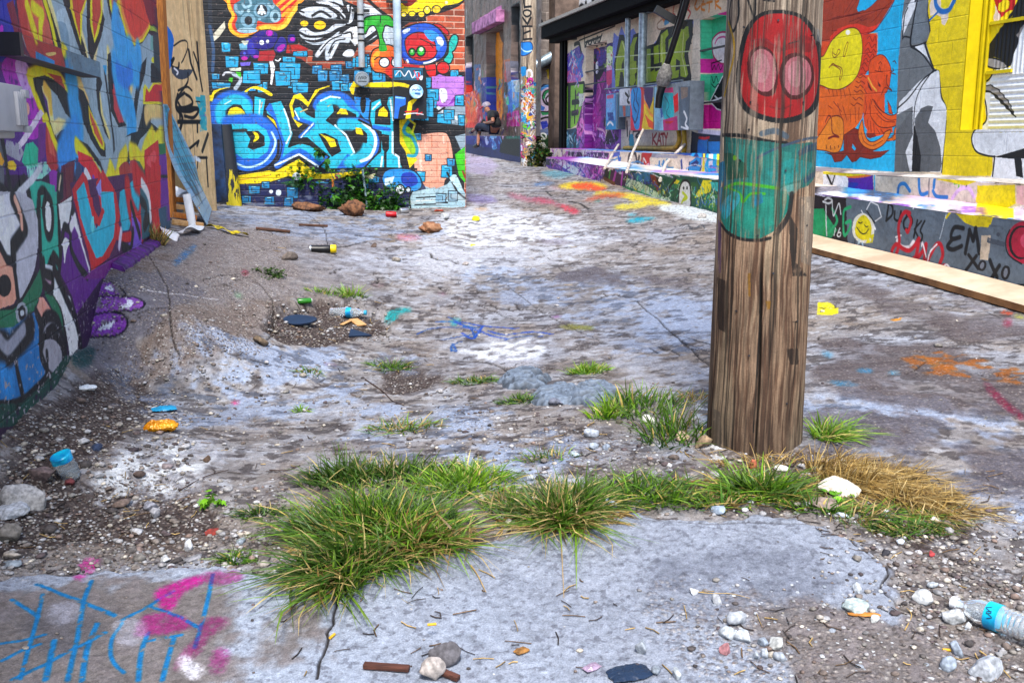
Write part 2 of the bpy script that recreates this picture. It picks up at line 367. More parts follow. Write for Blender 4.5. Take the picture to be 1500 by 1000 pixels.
# ================================================================ left graffiti wall
uE = float(PL.hit(229, 0)[0])
us = np.r_[lsp(.2, PL.u_at(-160), 40)[:-1], [PL.u_at(x) for x in lsp(-160, 236, 760)]]; us = np.unique(np.r_[us[us < uE], uE])
zs = np.r_[lsp(-.1, .2, 12)[:-1], lsp(.2, 2.72, 720), lsp(2.74, 3.4, 30)]
LW = vwall(PL, us, zs, '#2a1238')
LEFT = r'''
@ 0 0 3.125
P #0f1f9c -400,0 70,0 60,120 100,270 60,330 -400,340
P #4a1478 -400,300 120,280 240,480 230,800 -400,800
E #c019c0 8,135 8,20
E #7a6ae0 20,215 18,40 0,0 s.4
P #8e1438 50,0 75,0 90,120 140,270 210,350 190,300 300,330 300,250 240,110 210,0
P #7a1030 30,20 60,0 90,130 130,260 90,240
P #b8322c 75,0 212,0 240,110 300,240 300,310 200,300 130,250 100,150
P #cf5a44 120,10 200,0 232,100 262,190 200,210 130,150 f.35
P #5a1040 60,40 90,160 160,300 100,220
L y w11 125,28 165,170
L y w9 150,30 195,68 185,110 187,175
B #b01cb8 10,300 50,250 90,260 140,380 190,520 200,600 150,640 100,600 110,450 40,400 f.3
B #c89ae0 70,290 100,270 140,330 160,430 130,450 90,380 f.35
E s 122,500 14,30
P #8fa6b2 212,0 560,0 600,110 690,160 740,300 740,640 700,700 560,760 490,860 420,760 350,660 260,640 210,440 150,360 210,340 300,380 305,240 240,100
B #a7bcc6 260,60 330,60 340,230 280,240 f.3
B #9db4c0 460,150 520,120 620,280 660,420 600,560 500,560 430,320 f.3
B #7a9aae 250,120 300,110 320,220 290,280 f.4
L #e8d28a w8 225,0 262,130 280,230
L #e8cf90 w7 385,10 365,60 358,110 380,180 397,250
L #e8cf90 w8 467,5 465,100 445,170 432,250
L #e8c070 w8 345,340 372,400 400,470
L #e8cf80 w5 455,430 470,540 500,620
L #e8cf80 w7 495,240 500,360
L #e8c070 w7 640,270 610,330 590,430
L #f0d890 w9 200,400 222,440 232,520 245,590 270,570 300,580
P k 192,0 215,0 252,110 290,230 306,310 285,300 245,210 225,110
C y w7 203,0 228,80 245,150 262,235
C y w9 318,300 305,250 290,230
P k 286,0 350,0 358,60 362,130 392,230 400,270 372,250 345,180 318,90
P k 398,0 455,0 480,90 465,170 436,245 420,290 402,230 396,110
P k 490,0 520,0 530,60 540,190 520,130 500,60
P y 320,0 398,0 378,60 370,205 345,120 322,40
P #c23a28 332,0 390,0 368,62 366,180 350,110 334,40
P y 414,0 466,0 468,70 452,150 433,198 416,120 412,50
P #c43e2c 422,0 460,0 462,60 432,178 424,110
P y 500,0 550,0 520,85 505,40
P #d2543a 508,0 540,0 518,62
P k 520,90 545,60 570,140 610,215 650,200 690,140 690,120 648,190 610,208 575,165 552,70 540,40
P y 538,0 700,0 694,120 655,190 615,210 580,170 552,70
P #e8893a 548,0 690,0 686,115 652,178 616,198 588,165 558,65
P #d6392c 556,0 690,0 682,110 648,165 618,182 596,150 568,60
P #b82030 590,40 612,100 600,40
P #7a1230 655,0 720,0 715,100 690,120 670,60
R #9ab83a 688,120 722,142
R k 688,142 722,152
R #6aa8a0 690,165 724,230
E y 703,275 10,14
C y w10 135,352 175,335 230,340 275,365 308,420 318,450
P k 150,358 205,345 275,378 320,440 338,500 336,560 300,520 262,440 215,392 190,395 205,470 232,560 255,640 225,610 190,500 165,420
L #f0b43a w9 205,400 226,430 232,500
C y w8 138,358 160,430 195,520 215,600
P #b8322c 215,335 280,350 300,410 265,380
P #a82028 205,560 235,620 262,690 300,720 250,790 215,760 205,640 K#e8c070 
P #c85040 215,580 240,640 255,720 225,700
C y w7 212,540 250,650 270,690
P y 262,670 300,665 290,700 265,695
B k 258,640 285,595 330,610 350,660 310,665
P k 348,395 385,420 412,490 440,570 482,660 486,720 462,715 415,640 382,560 362,480
P y 404,482 420,520 446,570 478,655 478,688 462,680 425,610 408,540
P #cc4a2a 408,505 440,572 470,655 468,672 432,610 414,545
P k 440,310 470,380 455,430 462,520 500,640 480,610 448,500 440,400
L k w4 480,330 500,480 520,640 525,720
P k 492,250 506,240 520,340 528,440 545,520 580,575 545,585 508,510 496,400
P #c0303a 516,378 532,420 545,480 568,560 545,562 522,500
B k 540,290 570,280 600,330 560,330
P #c02a35 578,360 600,355 590,440
P k 635,310 672,262 664,340 640,420 625,520 618,600 600,610 612,480 625,380
P #1a2a60 540,430 570,440 600,520 590,560
P k 655,480 700,470 742,470 742,640 690,588 640,640 615,715 590,700 630,600 650,520
P #9fb4be 700,500 738,490 738,600 690,560
C #e8c070 w8 668,530 690,500 730,500
P k 655,400 690,430 735,380 742,310 742,480 655,478
P y 655,405 665,385 680,410 700,380 742,372 742,478 655,478
P #c8181e 668,402 683,425 705,388 742,384 742,466 664,466
R k 690,290 740,380 
P #2a3a40 700,160 730,160 738,330 705,300
C #2a9ce0 w17 533,90 530,150 560,180 555,260 600,310 625,330
C #2a9ce0 w15 545,410 552,330 565,260 600,240 620,310 635,250
C #2a9ce0 w19 530,320 555,430 600,520 600,620 605,700
C #2a9ce0 w14 560,440 610,540 600,610
C #1f7ad8 w10 540,330 575,360 600,330
C #2a9ce0 w26 322,350 335,400 335,470 358,560 350,640 345,700
C #2488d8 w24 350,610 310,660 285,720
P #20a0d8 470,300 490,300 485,345
P k 360,640 400,660 460,740 492,830 530,720 555,640 600,610 640,600 620,700 580,760 540,840 492,880 430,790 380,700
P #8fa6b2 540,640 600,620 590,690 545,770 520,800 505,760
P #8fb0c0 400,690 460,770 470,800 440,780
P #b42430 490,860 530,780 560,880 520,900
C y w9 350,665 400,720 450,800 488,862
L y w9 488,862 508,770 532,835 552,740 578,700
L y w9 600,700 625,710 650,750 665,690 698,620 715,650 745,612
P #2a6a48 610,730 640,740 665,790 650,840 620,820
R k 690,690 770,700
P #20407a 345,720 400,740 400,820 350,800
P #d8182a 355,690 420,720 460,790 480,860 440,850 400,780 360,740
B #a83028 545,770 580,740 600,790 600,850 560,830
B #b83a3a 595,740 630,750 630,810 605,840
P #c8141e 660,690 725,640 740,860 735,1010 690,1010 670,860
B #e84a50 670,740 705,690 715,720 700,770 f.3
P #6a1a90 728,700 775,700 790,1010 740,1010
R k 728,800 790,815
P #1a6a3a 725,660 770,650 765,700 730,710
// far left shapes
P #5a5f6a -300,500 20,650 20,900 -300,900
P #d8c8e0 160,540 185,500 200,520 120,650 75,700 60,690
P #9a9aa8 30,640 90,660 110,700 90,740 20,700 f.2
P #1cb48c 118,660 150,650 175,680 172,760 130,775 100,740
P #8fd8c8 120,760 210,740 235,780 190,820 130,820 f.25
P #6a1a80 175,570 210,560 205,720 175,740
B #8a1ea0 228,790 250,780 272,800 268,850 248,890 230,850
P #5a1838 280,760 345,730 330,880 300,930 270,930
P #101828 262,790 290,790 290,910 255,930
L #c0b090 w3 278,810 265,900
P #6a2030 300,770 335,760 330,900 305,900
P #2a3a60 345,780 365,740 375,790 350,830
B #dcdcea 385,790 395,770 425,840 420,900 400,870
B #6a2fb0 425,800 445,850 450,920 435,960 425,880
P #18a890 135,830 190,830 250,850 262,960 262,1010 150,1010
C k w9 175,1010 178,910 195,880 215,900 225,960 230,1010
B #e6ecf0 190,1010 190,920 205,905 222,960 224,1015
P k 118,850 132,830 160,1010 145,1010
P #b8b8c4 30,900 110,840 150,1010 60,1010 0,960
P #f0a890 60,920 75,920 88,985 80,1000
P #e8a010 -10,670 20,740 10,760 -10,750
P #f0c000 35,740 60,735 80,760 70,780 40,775
L k w8 12,640 50,880
L k w9 0,860 60,900 110,820
L #c8ccd4 w7 -20,905 40,960 90,880 150,820 190,760
@ 0 300 3.125
// hood, face field, cape and tunic as flat colour fields
P #b4b4c0 -300,-60 90,-60 150,-20 175,80 175,200 160,290 110,420 95,450 60,260 30,250 0,180 -300,150
P #dcdcE6 0,-40 60,-60 85,20 90,110 50,200 50,260 20,240 -300,100 -300,-60
L k w14 60,-30 95,50 115,110 60,190 62,270
L #f0a890 w7 70,-25 95,40 100,100
P #eb9a82 -300,180 0,190 35,255 65,300 80,420 60,455 0,475 -300,480
L k w9 -300,190 0,190 30,250 62,262 72,340 85,450
P #1ca890 170,-40 268,-60 272,130 278,300 262,300 245,235 228,260 215,300 195,290 185,200
C k w8 178,-40 180,60 185,200 190,290
C k w9 205,60 200,20 212,-30 232,-10 240,60 232,130 215,130 205,60
B #e8eef0 208,50 214,-10 228,0 235,60 228,118 215,110
L k w8 268,-40 272,130 280,300 262,255 246,235 230,270 222,300
P #e0e4e8 268,0 330,-40 320,90 280,130
P #5a1480 280,110 300,100 330,60 350,50 400,150 420,330 470,330 420,400 350,500 330,420 290,340 262,290 280,280
C k w6 272,300 290,120 305,105 322,130 325,200 360,280 400,330
B #e4dcf0 285,180 298,150 318,170 305,210 295,270 290,200
C k w7 320,110 330,50 345,55
L #e8e0f4 w7 325,100 345,60 370,140
P #0f6a48 -300,500 60,470 100,430 140,380 190,280 205,300 190,400 160,480 100,530 60,570 -300,600
P k -300,470 0,478 60,462 100,420 165,300 172,320 100,445 60,480 -300,500
E #9aa0aa 100,495 28,50
E k 102,495 18,36
E #b8c0c8 102,495 8,14
P #0f6a48 195,350 240,400 280,470 300,600 305,680 270,640 250,500 210,420
C k w8 192,300 205,350 250,400 285,480 298,600 300,700
P #dfe6ea 250,330 290,400 320,420 360,590 355,670 400,675 320,690 300,560 280,470 225,380
P #caa0b8 205,320 240,330 250,360 230,385 205,360
P #c8d0d8 205,270 240,280 240,330 210,335
C k w8 200,260 205,310 240,330 235,390 200,360
C k w8 250,300 300,420 345,520 365,600 370,680
P #ee9a88 185,420 200,425 245,500 190,530 165,480
C k w7 165,485 190,540 180,600 190,700 215,780
B #8f8c98 190,560 210,510 250,515 275,560 280,620 230,610 195,640
C k w8 190,620 220,600 260,610 285,650
B #9a98a2 195,640 230,615 270,640 290,720 280,780 240,790 205,740
C k w9 190,560 215,510 262,525 285,610 292,700 285,770 250,800 210,760 188,680 195,620
L k w7 215,680 218,770
C k w6 215,580 240,560 268,570
P #0f6fb4 -300,590 60,560 110,520 160,490 185,560 190,680 215,780 150,850 100,895 -300,930
L k w9 65,660 80,760 108,890
C k w9 165,490 185,560 188,680 215,780 150,860 100,900 20,920 -300,935
B #1a80c8 20,600 50,700 70,860 20,880 0,700 f.3
C k w26 -300,600 0,640 40,670 70,640 110,600 140,560
C #8d90a0 w12 0,620 35,655 70,620 110,570
P #0c4038 -300,930 100,905 200,820 300,690 370,690 340,850 150,1000 -300,1060 f.2
B #178060 330,690 400,700 410,740 350,760 f.4
E k 20,370 32,52
// right part of the lower band
P #4a1250 320,-100 640,-150 660,200 470,330 420,340 350,60
P #c81a24 330,-70 380,-150 400,-120 445,130 470,60 455,-20 440,-100 470,-160 530,-60 550,50 530,170 500,240 420,305 405,220 375,120 345,0
P #18b4d0 350,-60 385,-105 410,0 440,110 470,60 460,-60 520,-60 530,60 520,150 470,235 440,245 400,150 370,60
P #c81a24 400,-60 425,-30 430,20 452,60 470,10 478,30 455,100 425,70 f0
B #60d8e8 420,60 430,60 430,130 415,110 f.3
P #8a90e0 440,-80 462,-120 465,-30 450,-50
P #18b4d0 550,-60 600,-90 605,60 590,115 560,120 545,0
P #18b4d0 580,-80 640,-150 670,-60 640,20 610,60 600,-40
C #c8141e w14 585,-70 600,20 640,110 
C #c8141e w14 620,-130 675,-50 655,20 645,100
P #c81a24 530,60 560,130 600,120 610,170 560,170 530,160
P #7a50c8 600,20 640,80 650,180 600,210 560,200 610,160 
L k w5 600,0 640,140
L k w5 560,190 600,210 610,120
P #c8101c 690,-200 735,-180 738,170 700,130
P #2a6070 640,-80 680,-60 690,140 650,160
C #e8eef0 w5 650,-100 680,-40 690,60
C k w5 645,-20 670,20 660,100 680,60
P #24506a 725,20 770,0 790,150 735,120
P #6a1078 380,340 420,300 650,180 660,215 490,335
L #e0d8f0 w3 330,60 360,130 410,300
L #d8d0f0 w5 555,120 545,190
'''
paint([LW], LEFT)
g, rid = relief_courses(LW, .2032, .4064, CAMZ - .303, .0075, .0038, 11)
LW.col *= (1 - .14 * g)[..., None]; grime(LW, .12, 21)
speck(LW, '#8c8790', .3, 31, 45, 1.0)
lw = empty('graffiti_wall', tuple(PL.pos(6., .6)), 'long block wall on the left with grey and red arrow lettering over a cyan letter band', 'wall')
LW.col = np.clip((LW.col - LW.col.mean(-1, keepdims=True)) * 1.12 + LW.col.mean(-1, keepdims=True) * 1.16, 0, .97)
LW.build('painted_face', PM, lw)
def slab(plane, u0, u1, z0, z1, off, th, n=1):
    """box behind / in front of a vertical plane: front face at off, thickness th going back"""
    mb = MB(); P = [plane.pos(np.float64(u), np.float64(z), o) for o in (off, off - th) for u in (u0, u1) for z in (z0, z1)]
    return mb.add(P, [(0, 1, 3, 2), (4, 6, 7, 5), (0, 4, 5, 1), (2, 3, 7, 6), (0, 2, 6, 4), (1, 5, 7, 3)])
block = plain('bare_block', '#8d8a86', .85, 0, .2, 30, .4)
slab(PL, .2, uE - .003, -.3, 3.4, -.012, .19).build('wall_core', plain('end_paint', '#3a1c48', .7, 0, .3, 9, .3, '#7a1f34'), lw, False)
# ================================================================ brick wall with the big blue lettering
uL, uR = float(PB.hit(313, 200)[0]), float(PB.hit(682, 209)[0])
us = np.r_[lsp(uL - 1.6, uL, 40)[:-1], lsp(uL, uR, 820)]
zs = np.r_[lsp(.4, .7, 12)[:-1], lsp(.7, 3.25, 740), lsp(3.27, 4.6, 30)]
BW = vwall(PB, us, zs, 'e')
g, rid = relief_courses(BW, .0677, .21, CAMZ + .012, .009, .0034, 41)
lf = ss(uR - 2.2, uR - .6, BW.MU)[..., None]
bc = (hexc('#7c2a1c') * (1 - lf) + hexc('#b84f30') * lf) * (1 + (rid[..., None] - .5) * .45); bc = bc + (rid > .86)[..., None] * np.array([.10, .09, .05])
BW.col = bc * (1 - .3 * fbm(BW.MU * 14, BW.MV * 14, 4, 3))[..., None] * 1.1
BW.col = BW.col * (1 - g[..., None]) + hexc('#c9ae9c') * (.75 + .25 * lf) * g[..., None]
BRICK = r'''
@ 310 110 5
R #10141c -10,120 1450,980
P #131a24 -30,-20 1500,-60 1650,0 1850,0 1850,1000 -30,1000
@ 300 0 3.125
P #10141c 25,330 60,270 90,300 170,330 330,250 440,270 520,330 640,300 700,320 1010,310 1150,330 1190,330 1190,420 25,420
// orange framed cluster, upper left
P #10141c 95,0 85,110 110,180 170,200 270,170 340,140 420,110 460,0
@ 310 0 7.692
B k 150,-40 150,90 190,180 165,280 195,390 300,440 400,440 520,390 620,340 760,350 860,300 930,180 1060,0 1060,-60
B #f08a18 180,-60 185,60 240,170 195,250 205,350 300,415 400,405 500,370 560,320 640,320 740,330 830,290 900,180 1010,40 1010,-60
B #c8321c 220,-60 225,80 265,170 230,250 245,330 320,380 420,375 520,300 620,275 760,270 820,220 790,100 700,-60 
C #ffb824 w5 190,-20 200,90 245,180 205,270 225,350 310,405 400,400
C #ffc838 w6 560,320 640,310 740,325 830,285 900,170 990,50
P #d8241c 700,-30 1000,-30 860,130 800,250 740,270 760,160
L #ffa828 w5 730,70 840,-20
L #ffb830 w4 790,110 930,-10
L #ffa020 w5 800,180 870,110
B #3c6a7c 250,60 300,20 420,-40 650,-40 700,40 770,110 780,220 700,260 600,260 520,240 500,320 420,375 320,365 265,290 290,200 250,120 K#10141c
E #6f9ab0 410,230 85,80
E #16222c 415,235 45,50
E #8fb4c4 400,345 115,32
E #6f9ab0 565,120 90,88
E #16222c 565,120 62,66
C #dfeef4 w4 530,150 560,100 600,150
C #dfeef4 w4 560,75 565,120 565,160
E #8fb4c4 715,185 60,72
E #2c5060 720,190 30,40
E #8fb4c4 345,130 18,16
E #a8c8d4 415,125 20,18
E #7aa4b8 540,220 18,12
C #8fb4c4 w4 350,50 380,85 440,60 430,0
C #8fb4c4 w4 640,50 680,90 700,60
C #7aa4b8 w5 270,60 280,120 330,150
P #c8c4b0 0,400 150,230 160,320 90,420 20,480 -10,460 k1.3
// dark bundle on left edge
P #1a2230 -40,-20 0,-20 20,480 40,700 0,1000 -60,1000
C #2c4a70 w5 -20,300 20,560 10,800
// purple blobs
B #1c1478 430,440 520,360 640,340 740,380 730,500 640,560 540,565 450,520 k1.5
E #b018b0 650,375 38,36
B #1c1a80 780,410 840,450 840,560 760,600 700,560 730,470 k1.4
B #a812a8 740,540 800,500 830,520 790,575 745,575
B #1c1478 860,400 930,390 950,450 920,490 860,480 k1.2
E #b018b0 910,445 28,22
E #1c1478 375,620 62,62 0,0 k1.3
E #b8149c 370,660 36,22
E #4858d0 370,605 14,20
E #1c1478 490,610 58,58 0,0 k1.3
E #9a149c 500,640 30,18
E #4a62d8 468,595 20,20
C #2a2aa0 w12 420,480 440,540 450,580
E w 565,482 26,28
E w 630,470 18,20
P #a01c24 540,580 700,570 720,620 690,690 520,690
P #b01c1c 850,510 1080,500 1080,600 840,600 
L #6a1018 w3 880,520 900,600
P #6ab0d0 310,500 400,480 400,560 320,560
P #c4c8b8 330,465 420,460 400,500 370,515
P #6a5acc 320,710 440,700 430,740 330,745
P #c8d0c0 200,770 330,760 330,800 210,800
P w 650,690 690,690 715,760 680,960 660,950 670,820
C w w2 720,680 750,690 775,665
C #d8dce4 w3 130,850 160,820 240,830 330,900 260,990
C #a8b8c8 w6 250,840 330,890 270,1000
P #3cc020 200,880 240,880 230,930 190,910
P #44c824 270,810 330,820 330,880 290,850
Q q 110,480 215,590
Q q 155,635 305,765
Q q 470,710 640,840
Q q 350,795 550,945
Q q 800,640 945,740
Q q 770,710 1000,900
Q q 715,805 890,970
Q q 915,580 1080,640
Q #1a86b8 0,830 90,900
Q #1a86b8 0,930 215,1000
Q q 575,925 630,1010
Q q 910,930 1090,1050
// striped wrapped head
@ 430 0 6.667
P #10141c 40,40 220,0 480,0 620,60 640,300 620,480 560,600 180,600 190,500 60,440 30,300
P #c9d2dc 210,0 470,0 490,60 400,20 300,10 
B #d4dae2 50,110 110,60 240,50 350,60 420,90 500,150 500,190 470,190 420,110 300,85 200,120 110,160
B #c6ced8 110,130 190,95 320,90 400,130 420,170 300,190 190,180 140,190
P #d4dae2 215,20 330,15 440,60 480,110 460,140 350,50 240,35
C k w4 60,90 150,60 300,60 420,110 490,180
C k w4 185,155 270,115 360,165
C k w3 60,110 100,125
B #ccd4de 55,300 110,270 200,320 320,300 400,240 500,225 500,250 420,280 320,350 220,390 100,380 60,340
C k w4 60,320 150,360 300,350 440,300
B #b8c4d0 110,400 200,440 320,420 430,340 440,310 330,390 200,420
B #d0d8e2 520,60 560,60 590,110 580,200 540,235 520,220 545,150
C k w3 555,60 550,120 530,220
B #9aa8b4 380,180 480,200 500,210 430,220
P #e8ecf2 485,320 560,270 620,260 640,420 600,450 560,400 500,350
C k w3 500,330 560,320 570,380 
C #d8dee6 w7 540,370 440,360 330,420 230,540
C #c0cad6 w7 530,400 430,400 340,470 330,570
C #d0d8e0 w5 430,420 390,500 360,560
C k w2 470,345 350,400 260,500
C k w2 500,385 400,410 340,520
B #e0e6ec 480,540 520,490 580,490 590,540 540,560
C k w7 50,235 100,190 180,205 260,190 330,210 500,215
E #f0c400 105,232 47,36 0,0 k2.5
E #f0c400 257,248 68,52 0,0 k3
C #b08a00 w1.3 225,235 260,250 300,240
P #d8e0ea 640,20 760,60 900,150 940,300 700,440 640,420
C k w5 720,-10 800,70 900,150
P #b8c6d4 880,170 960,200 1000,300 1000,440 880,440 870,330
C k w5 690,420 800,330 830,350 
L k w5 690,450 820,370
L k w4 700,390 810,310
B k 600,450 680,440 760,430 800,400 700,430 650,470
// green topped orange head
B #1fa428 680,300 680,200 740,160 860,150 940,160 985,230 970,270 900,250 880,300 870,360 910,490 850,500 830,360 790,260 740,270 700,335 k2
P #138a22 860,150 850,230 830,290 800,260 840,200
L k w1.5 850,160 850,220
L #3ccc38 w2 720,190 700,290
B #e8641a 750,560 780,490 850,460 920,440 980,460 1030,500 1080,600 1070,700 1000,760 880,720 790,700 750,640 k2.2
B #f0a020 760,580 800,510 850,490 830,560 790,600 780,660 f.2
P #d82a1c 900,560 1060,560 1070,720 960,770 900,720
B #1fa428 845,430 890,420 912,495 840,500
E w 887,612 50,48 0,0 k2
E w 1000,610 44,48 0,0 k2
C k w2 790,585 830,560 870,570
L #a01810 w1.6 880,700 930,700
C k w2 960,560 1000,575 1040,560
// blue bubble with red figure (@560)
@ 560 0 7.692
P #cfd8e0 140,120 220,180 220,320 150,330 130,200
P #10141c 220,180 480,170 500,240 300,260 180,350 160,300
B #10141c 150,400 240,310 400,260 560,270 700,380 750,520 700,660 580,720 450,745 300,720 200,600
B #1450c4 170,400 250,330 400,275 560,285 680,390 725,520 680,640 560,700 440,725 310,700 210,590
C #0c3aa8 w5 200,600 300,690 450,710 640,640
B #c41822 255,500 270,430 340,380 430,365 520,400 590,480 615,580 580,650 480,685 380,680 290,620 k1.6
B #2a94dc 470,350 560,345 640,400 600,450 560,470 500,420
B #dcecf8 610,430 660,420 690,470 680,520 640,515
P #2a80e0 600,470 660,520 640,580 610,560
B #dcecf8 230,350 300,320 310,345 250,385
E #cce0f4 202,435 18,28
C #e8f4fc w3 470,715 540,700 600,670
L #dcecf8 w3 280,680 290,700
E #18a028 335,590 36,42 0,0 k2.4
E #20b030 435,580 48,55 0,0 k2.6
E #d8f4c8 440,560 22,24
E #a8e0a0 335,580 14,14
L k w1.6 430,440 600,520
L k w1.4 540,500 570,540
C k w1.5 360,660 400,655 430,665
B #c41822 570,275 650,280 740,350 745,400 700,385 640,320 k1.5
B #10b4a8 750,480 790,400 840,400 855,460 820,560 790,590 800,650 760,720 690,680 740,600 k2
L #0c6a70 w1.4 760,460 800,500
E #d01c20 685,768 74,70 0,0 k2
P #d01c20 470,740 600,720 610,800 600,880 560,910 500,830 k1.4
L k w1.5 490,800 590,790
P #b01820 230,710 330,730 420,740 420,765 230,750
// yellow creature at the top
B #10141c 120,-40 140,60 200,120 300,200 420,215 560,170 660,150 880,60 880,-60
B y 130,-40 150,70 210,110 230,160 330,150 400,140 480,120 560,130 640,120 700,70 870,30 880,-60
B #7a1010 210,-30 230,50 290,75 350,50 390,-20
E #f0d820 240,168 34,28 0,0 k1.5
E #f0d820 335,160 40,30 0,0 k1.5
E #f0c820 440,165 38,34 0,0 k1.5
E #f0d820 505,118 38,44 0,0 k1.5
E #f0c820 610,110 50,44 0,0 k1.5
E #f8e8c0 722,32 18,18
E #f8e8c0 240,170 12,10
E #f8e8a0 505,100 14,14
// right edge blocks and purple
P #b878d8 560,880 640,840 780,880 850,850 890,870 880,1200 640,1150 560,1000
P #7a28a8 600,870 700,880 780,900 740,960 640,930
P #d8c8f0 700,900 780,920 740,980 680,960
Q q 765,790 860,870
Q q 850,850 900,940
Q q 420,870 550,1000
@ 560 120 5.263
P #b878d8 380,-40 630,-40 630,200 430,200
B #8a28b0 400,170 480,190 560,150 550,120 500,180
B #e8ecf4 440,60 490,60 500,130 460,160
P #8aa0b0 430,200 640,180 640,600 560,420 430,380
C #e0e6ec w5 430,200 520,260 630,300
L k w3 540,350 630,330
L k w3 480,200 430,230
P #3cc018 560,560 636,500 640,780 590,720
L #8a3018 w3 620,690 640,740
Q q 345,55 435,150
Q q 270,125 395,270
Q q 560,105 630,185
Q q 420,245 530,340
Q q 475,215 555,295
Q q 585,255 635,340
P #7c2aa0 240,310 340,320 300,380 250,350
P #10141c 240,290 640,340 640,400 560,420 240,420
// plain salmon patch with drips and slate blue quilt below it
B #e9a48c 245,420 330,395 470,385 520,430 550,560 540,680 490,760 430,800 330,800 270,740 240,650 k3
P #e0957a 300,760 480,760 470,820 400,830 310,800
C #f6c8b4 w4 275,470 290,560 300,680
L #f2b8a0 w2.4 330,420 330,520
L #d08468 w2.4 380,410 382,500
L #d08468 w2.2 505,470 508,640
L #f6c8b4 w2.6 470,420 474,470
L #d08468 w2 420,600 421,720
Q q 240,395 300,450
Q q 455,640 540,740
Q #2a8ec8 500,590 560,650
Q q 250,690 330,770
Q #1a7cb4 330,560 380,610
P #9cc0d0 230,830 290,790 400,830 500,790 560,720 640,860 640,960 210,1000
L k w2 280,830 330,930
L k w3 500,700 580,850
L k w3 580,850 640,900
C k w3 290,830 370,910 500,930 
Q #6f9ab8 300,850 380,930
Q #7aa8c4 400,860 490,930
Q #8ab0c8 510,840 580,920
B #b8dce4 520,740 570,720 620,840 560,800
// main letter ground, yellow edges
@ 310 110 5
P y -10,170 10,120 60,100 140,88 60,110 20,140 5,200
B y 240,120 290,90 350,85 440,135 430,155 360,115 290,100 260,125
P y 600,150 650,135 710,200 760,110 850,80 870,82 790,110 735,180 705,235 660,190 610,170 590,230 620,340 665,360 635,385 590,310 568,220
@ 480 110 5
P y 160,100 190,45 210,70 300,58 460,50 560,60 600,75 590,95 520,82 440,92 320,90 240,85 200,95 190,145 175,140
P #0d1219 200,90 340,95 480,90 600,95 590,160 560,200 480,180 330,170 200,140
P y 570,320 590,200 650,160 655,180 620,220 605,320
P y 525,330 600,320 570,400 590,520 640,600 660,620 600,680 570,560 530,500
B #9ad018 545,400 590,380 640,440 660,540 640,600 600,560 560,480
C #1a9ab8 w5 600,330 560,390 570,430 620,460 655,540 640,590 590,590
L #e8e020 w3 600,330 640,360 620,420
// letters
@ 310 110 5
C b w16 40,340 22,250 70,180 150,150 230,170 270,215 300,300
C c w16 72,330 65,255 110,205 175,180 235,205 270,260 285,320
P c 310,150 400,172 372,340 270,335 265,300 305,290 k2.4
L #bcecf6 w2 355,185 348,290
L #c8a080 w1.5 370,200 362,240
L #bcecf6 w2 95,215 140,190
P k 108,300 115,250 160,215 215,220 262,300 262,340 105,345
B y 122,300 135,250 185,236 225,255 245,290 190,292
C b w24 170,560 200,640 290,660 400,610 455,520 430,420 370,360 300,340 130,350
P c 125,360 330,360 400,400 430,480 410,560 340,610 230,610 150,560 128,450
C #bfe9f8 w3.2 165,640 260,675 370,645 440,570 468,490 440,420
C k w4 160,690 270,715 400,680 480,590 490,480
L k w5 125,415 250,405
P k 245,412 340,408 388,450 388,520 300,550 262,530 283,470
B y 300,415 338,430 345,465 305,492 318,450
L #0f8aa8 w2.4 130,420 240,425
P k 400,290 500,430 480,640 400,700 480,720 500,400 430,290
B y 405,300 450,320 490,400 503,430 460,360
P c 395,250 425,205 510,183 545,260 600,430 565,525 640,500 700,500 760,540 862,592 820,650 790,672 650,578 470,685 505,600 522,520 470,330 400,285 k2.6
P b 395,250 425,205 440,215 470,300 540,500 520,600 470,685 505,600 522,510 465,330
C b w9 480,665 640,560 785,655 860,595
L #dff4fc w3 465,662 640,580 780,668
L #dff4fc w2.6 530,250 560,330 582,430 548,500
P c 600,240 650,228 700,285 752,312 750,238 888,200 902,270 842,332 930,390 1000,470 1055,562 945,690 830,695 790,672 862,600 790,540 700,462 645,462 745,362 615,315 k2.6
L b w6 615,315 742,360
L b w6 742,365 650,452
L #dff4fc w2 608,262 640,325
L #dff4fc w2.4 745,355 655,455
L #c8b878 w2 790,260 830,230
L #c8b878 w2 700,250 650,270
L #c8b878 w2 850,230 880,210
P k 560,522 592,462 612,480 640,462 700,462 714,520 640,497
P k 780,430 830,425 920,470 950,560 880,600 850,560
P y 792,430 900,472 915,522 872,530 838,470
L #dff4fc w3 905,370 985,440 1045,570 930,680
L b w8 1000,600 935,690
C b w13 770,225 800,175 870,148 960,160 1020,210 1060,280
C c w13 795,235 850,190 930,195 990,260 1050,290
L #dff4fc w2.6 800,190 870,158 940,168
P k 910,260 990,255 1060,290 1060,320 930,310 890,290
P y 915,285 945,245 985,250 1000,290
C b w15 960,348 1080,350 1180,410 1215,500 1185,595 1100,655 990,668
C c w18 960,362 1060,368 1125,420 1150,500 1110,585 1010,640
C #e6f8fd w5 1110,350 1185,420 1200,510 1160,600 1095,630
C k w3.5 1080,330 1200,400 1238,500 1200,610 1120,680 980,690
P k 1040,400 1090,385 1140,430 1140,500 1030,490 1000,440
P y 1052,385 1095,390 1112,440 1060,430
P #1a86d8 1045,160 1150,170 1200,240 1190,340 1120,320 1050,230
B k 1090,180 1110,150 1130,180 1125,260 1105,280 1090,240
P c 1165,200 1240,165 1252,225 1205,260 1200,355 1305,362 1300,270 1278,215 1292,155 1345,150 1335,330 1340,560 1362,590 1405,685 1120,680 1190,600 1235,560 1240,420 1175,390 1155,320 k2.8
P k 1240,430 1300,440 1300,540 1275,580 1250,540
L k w4 1272,570 1272,685
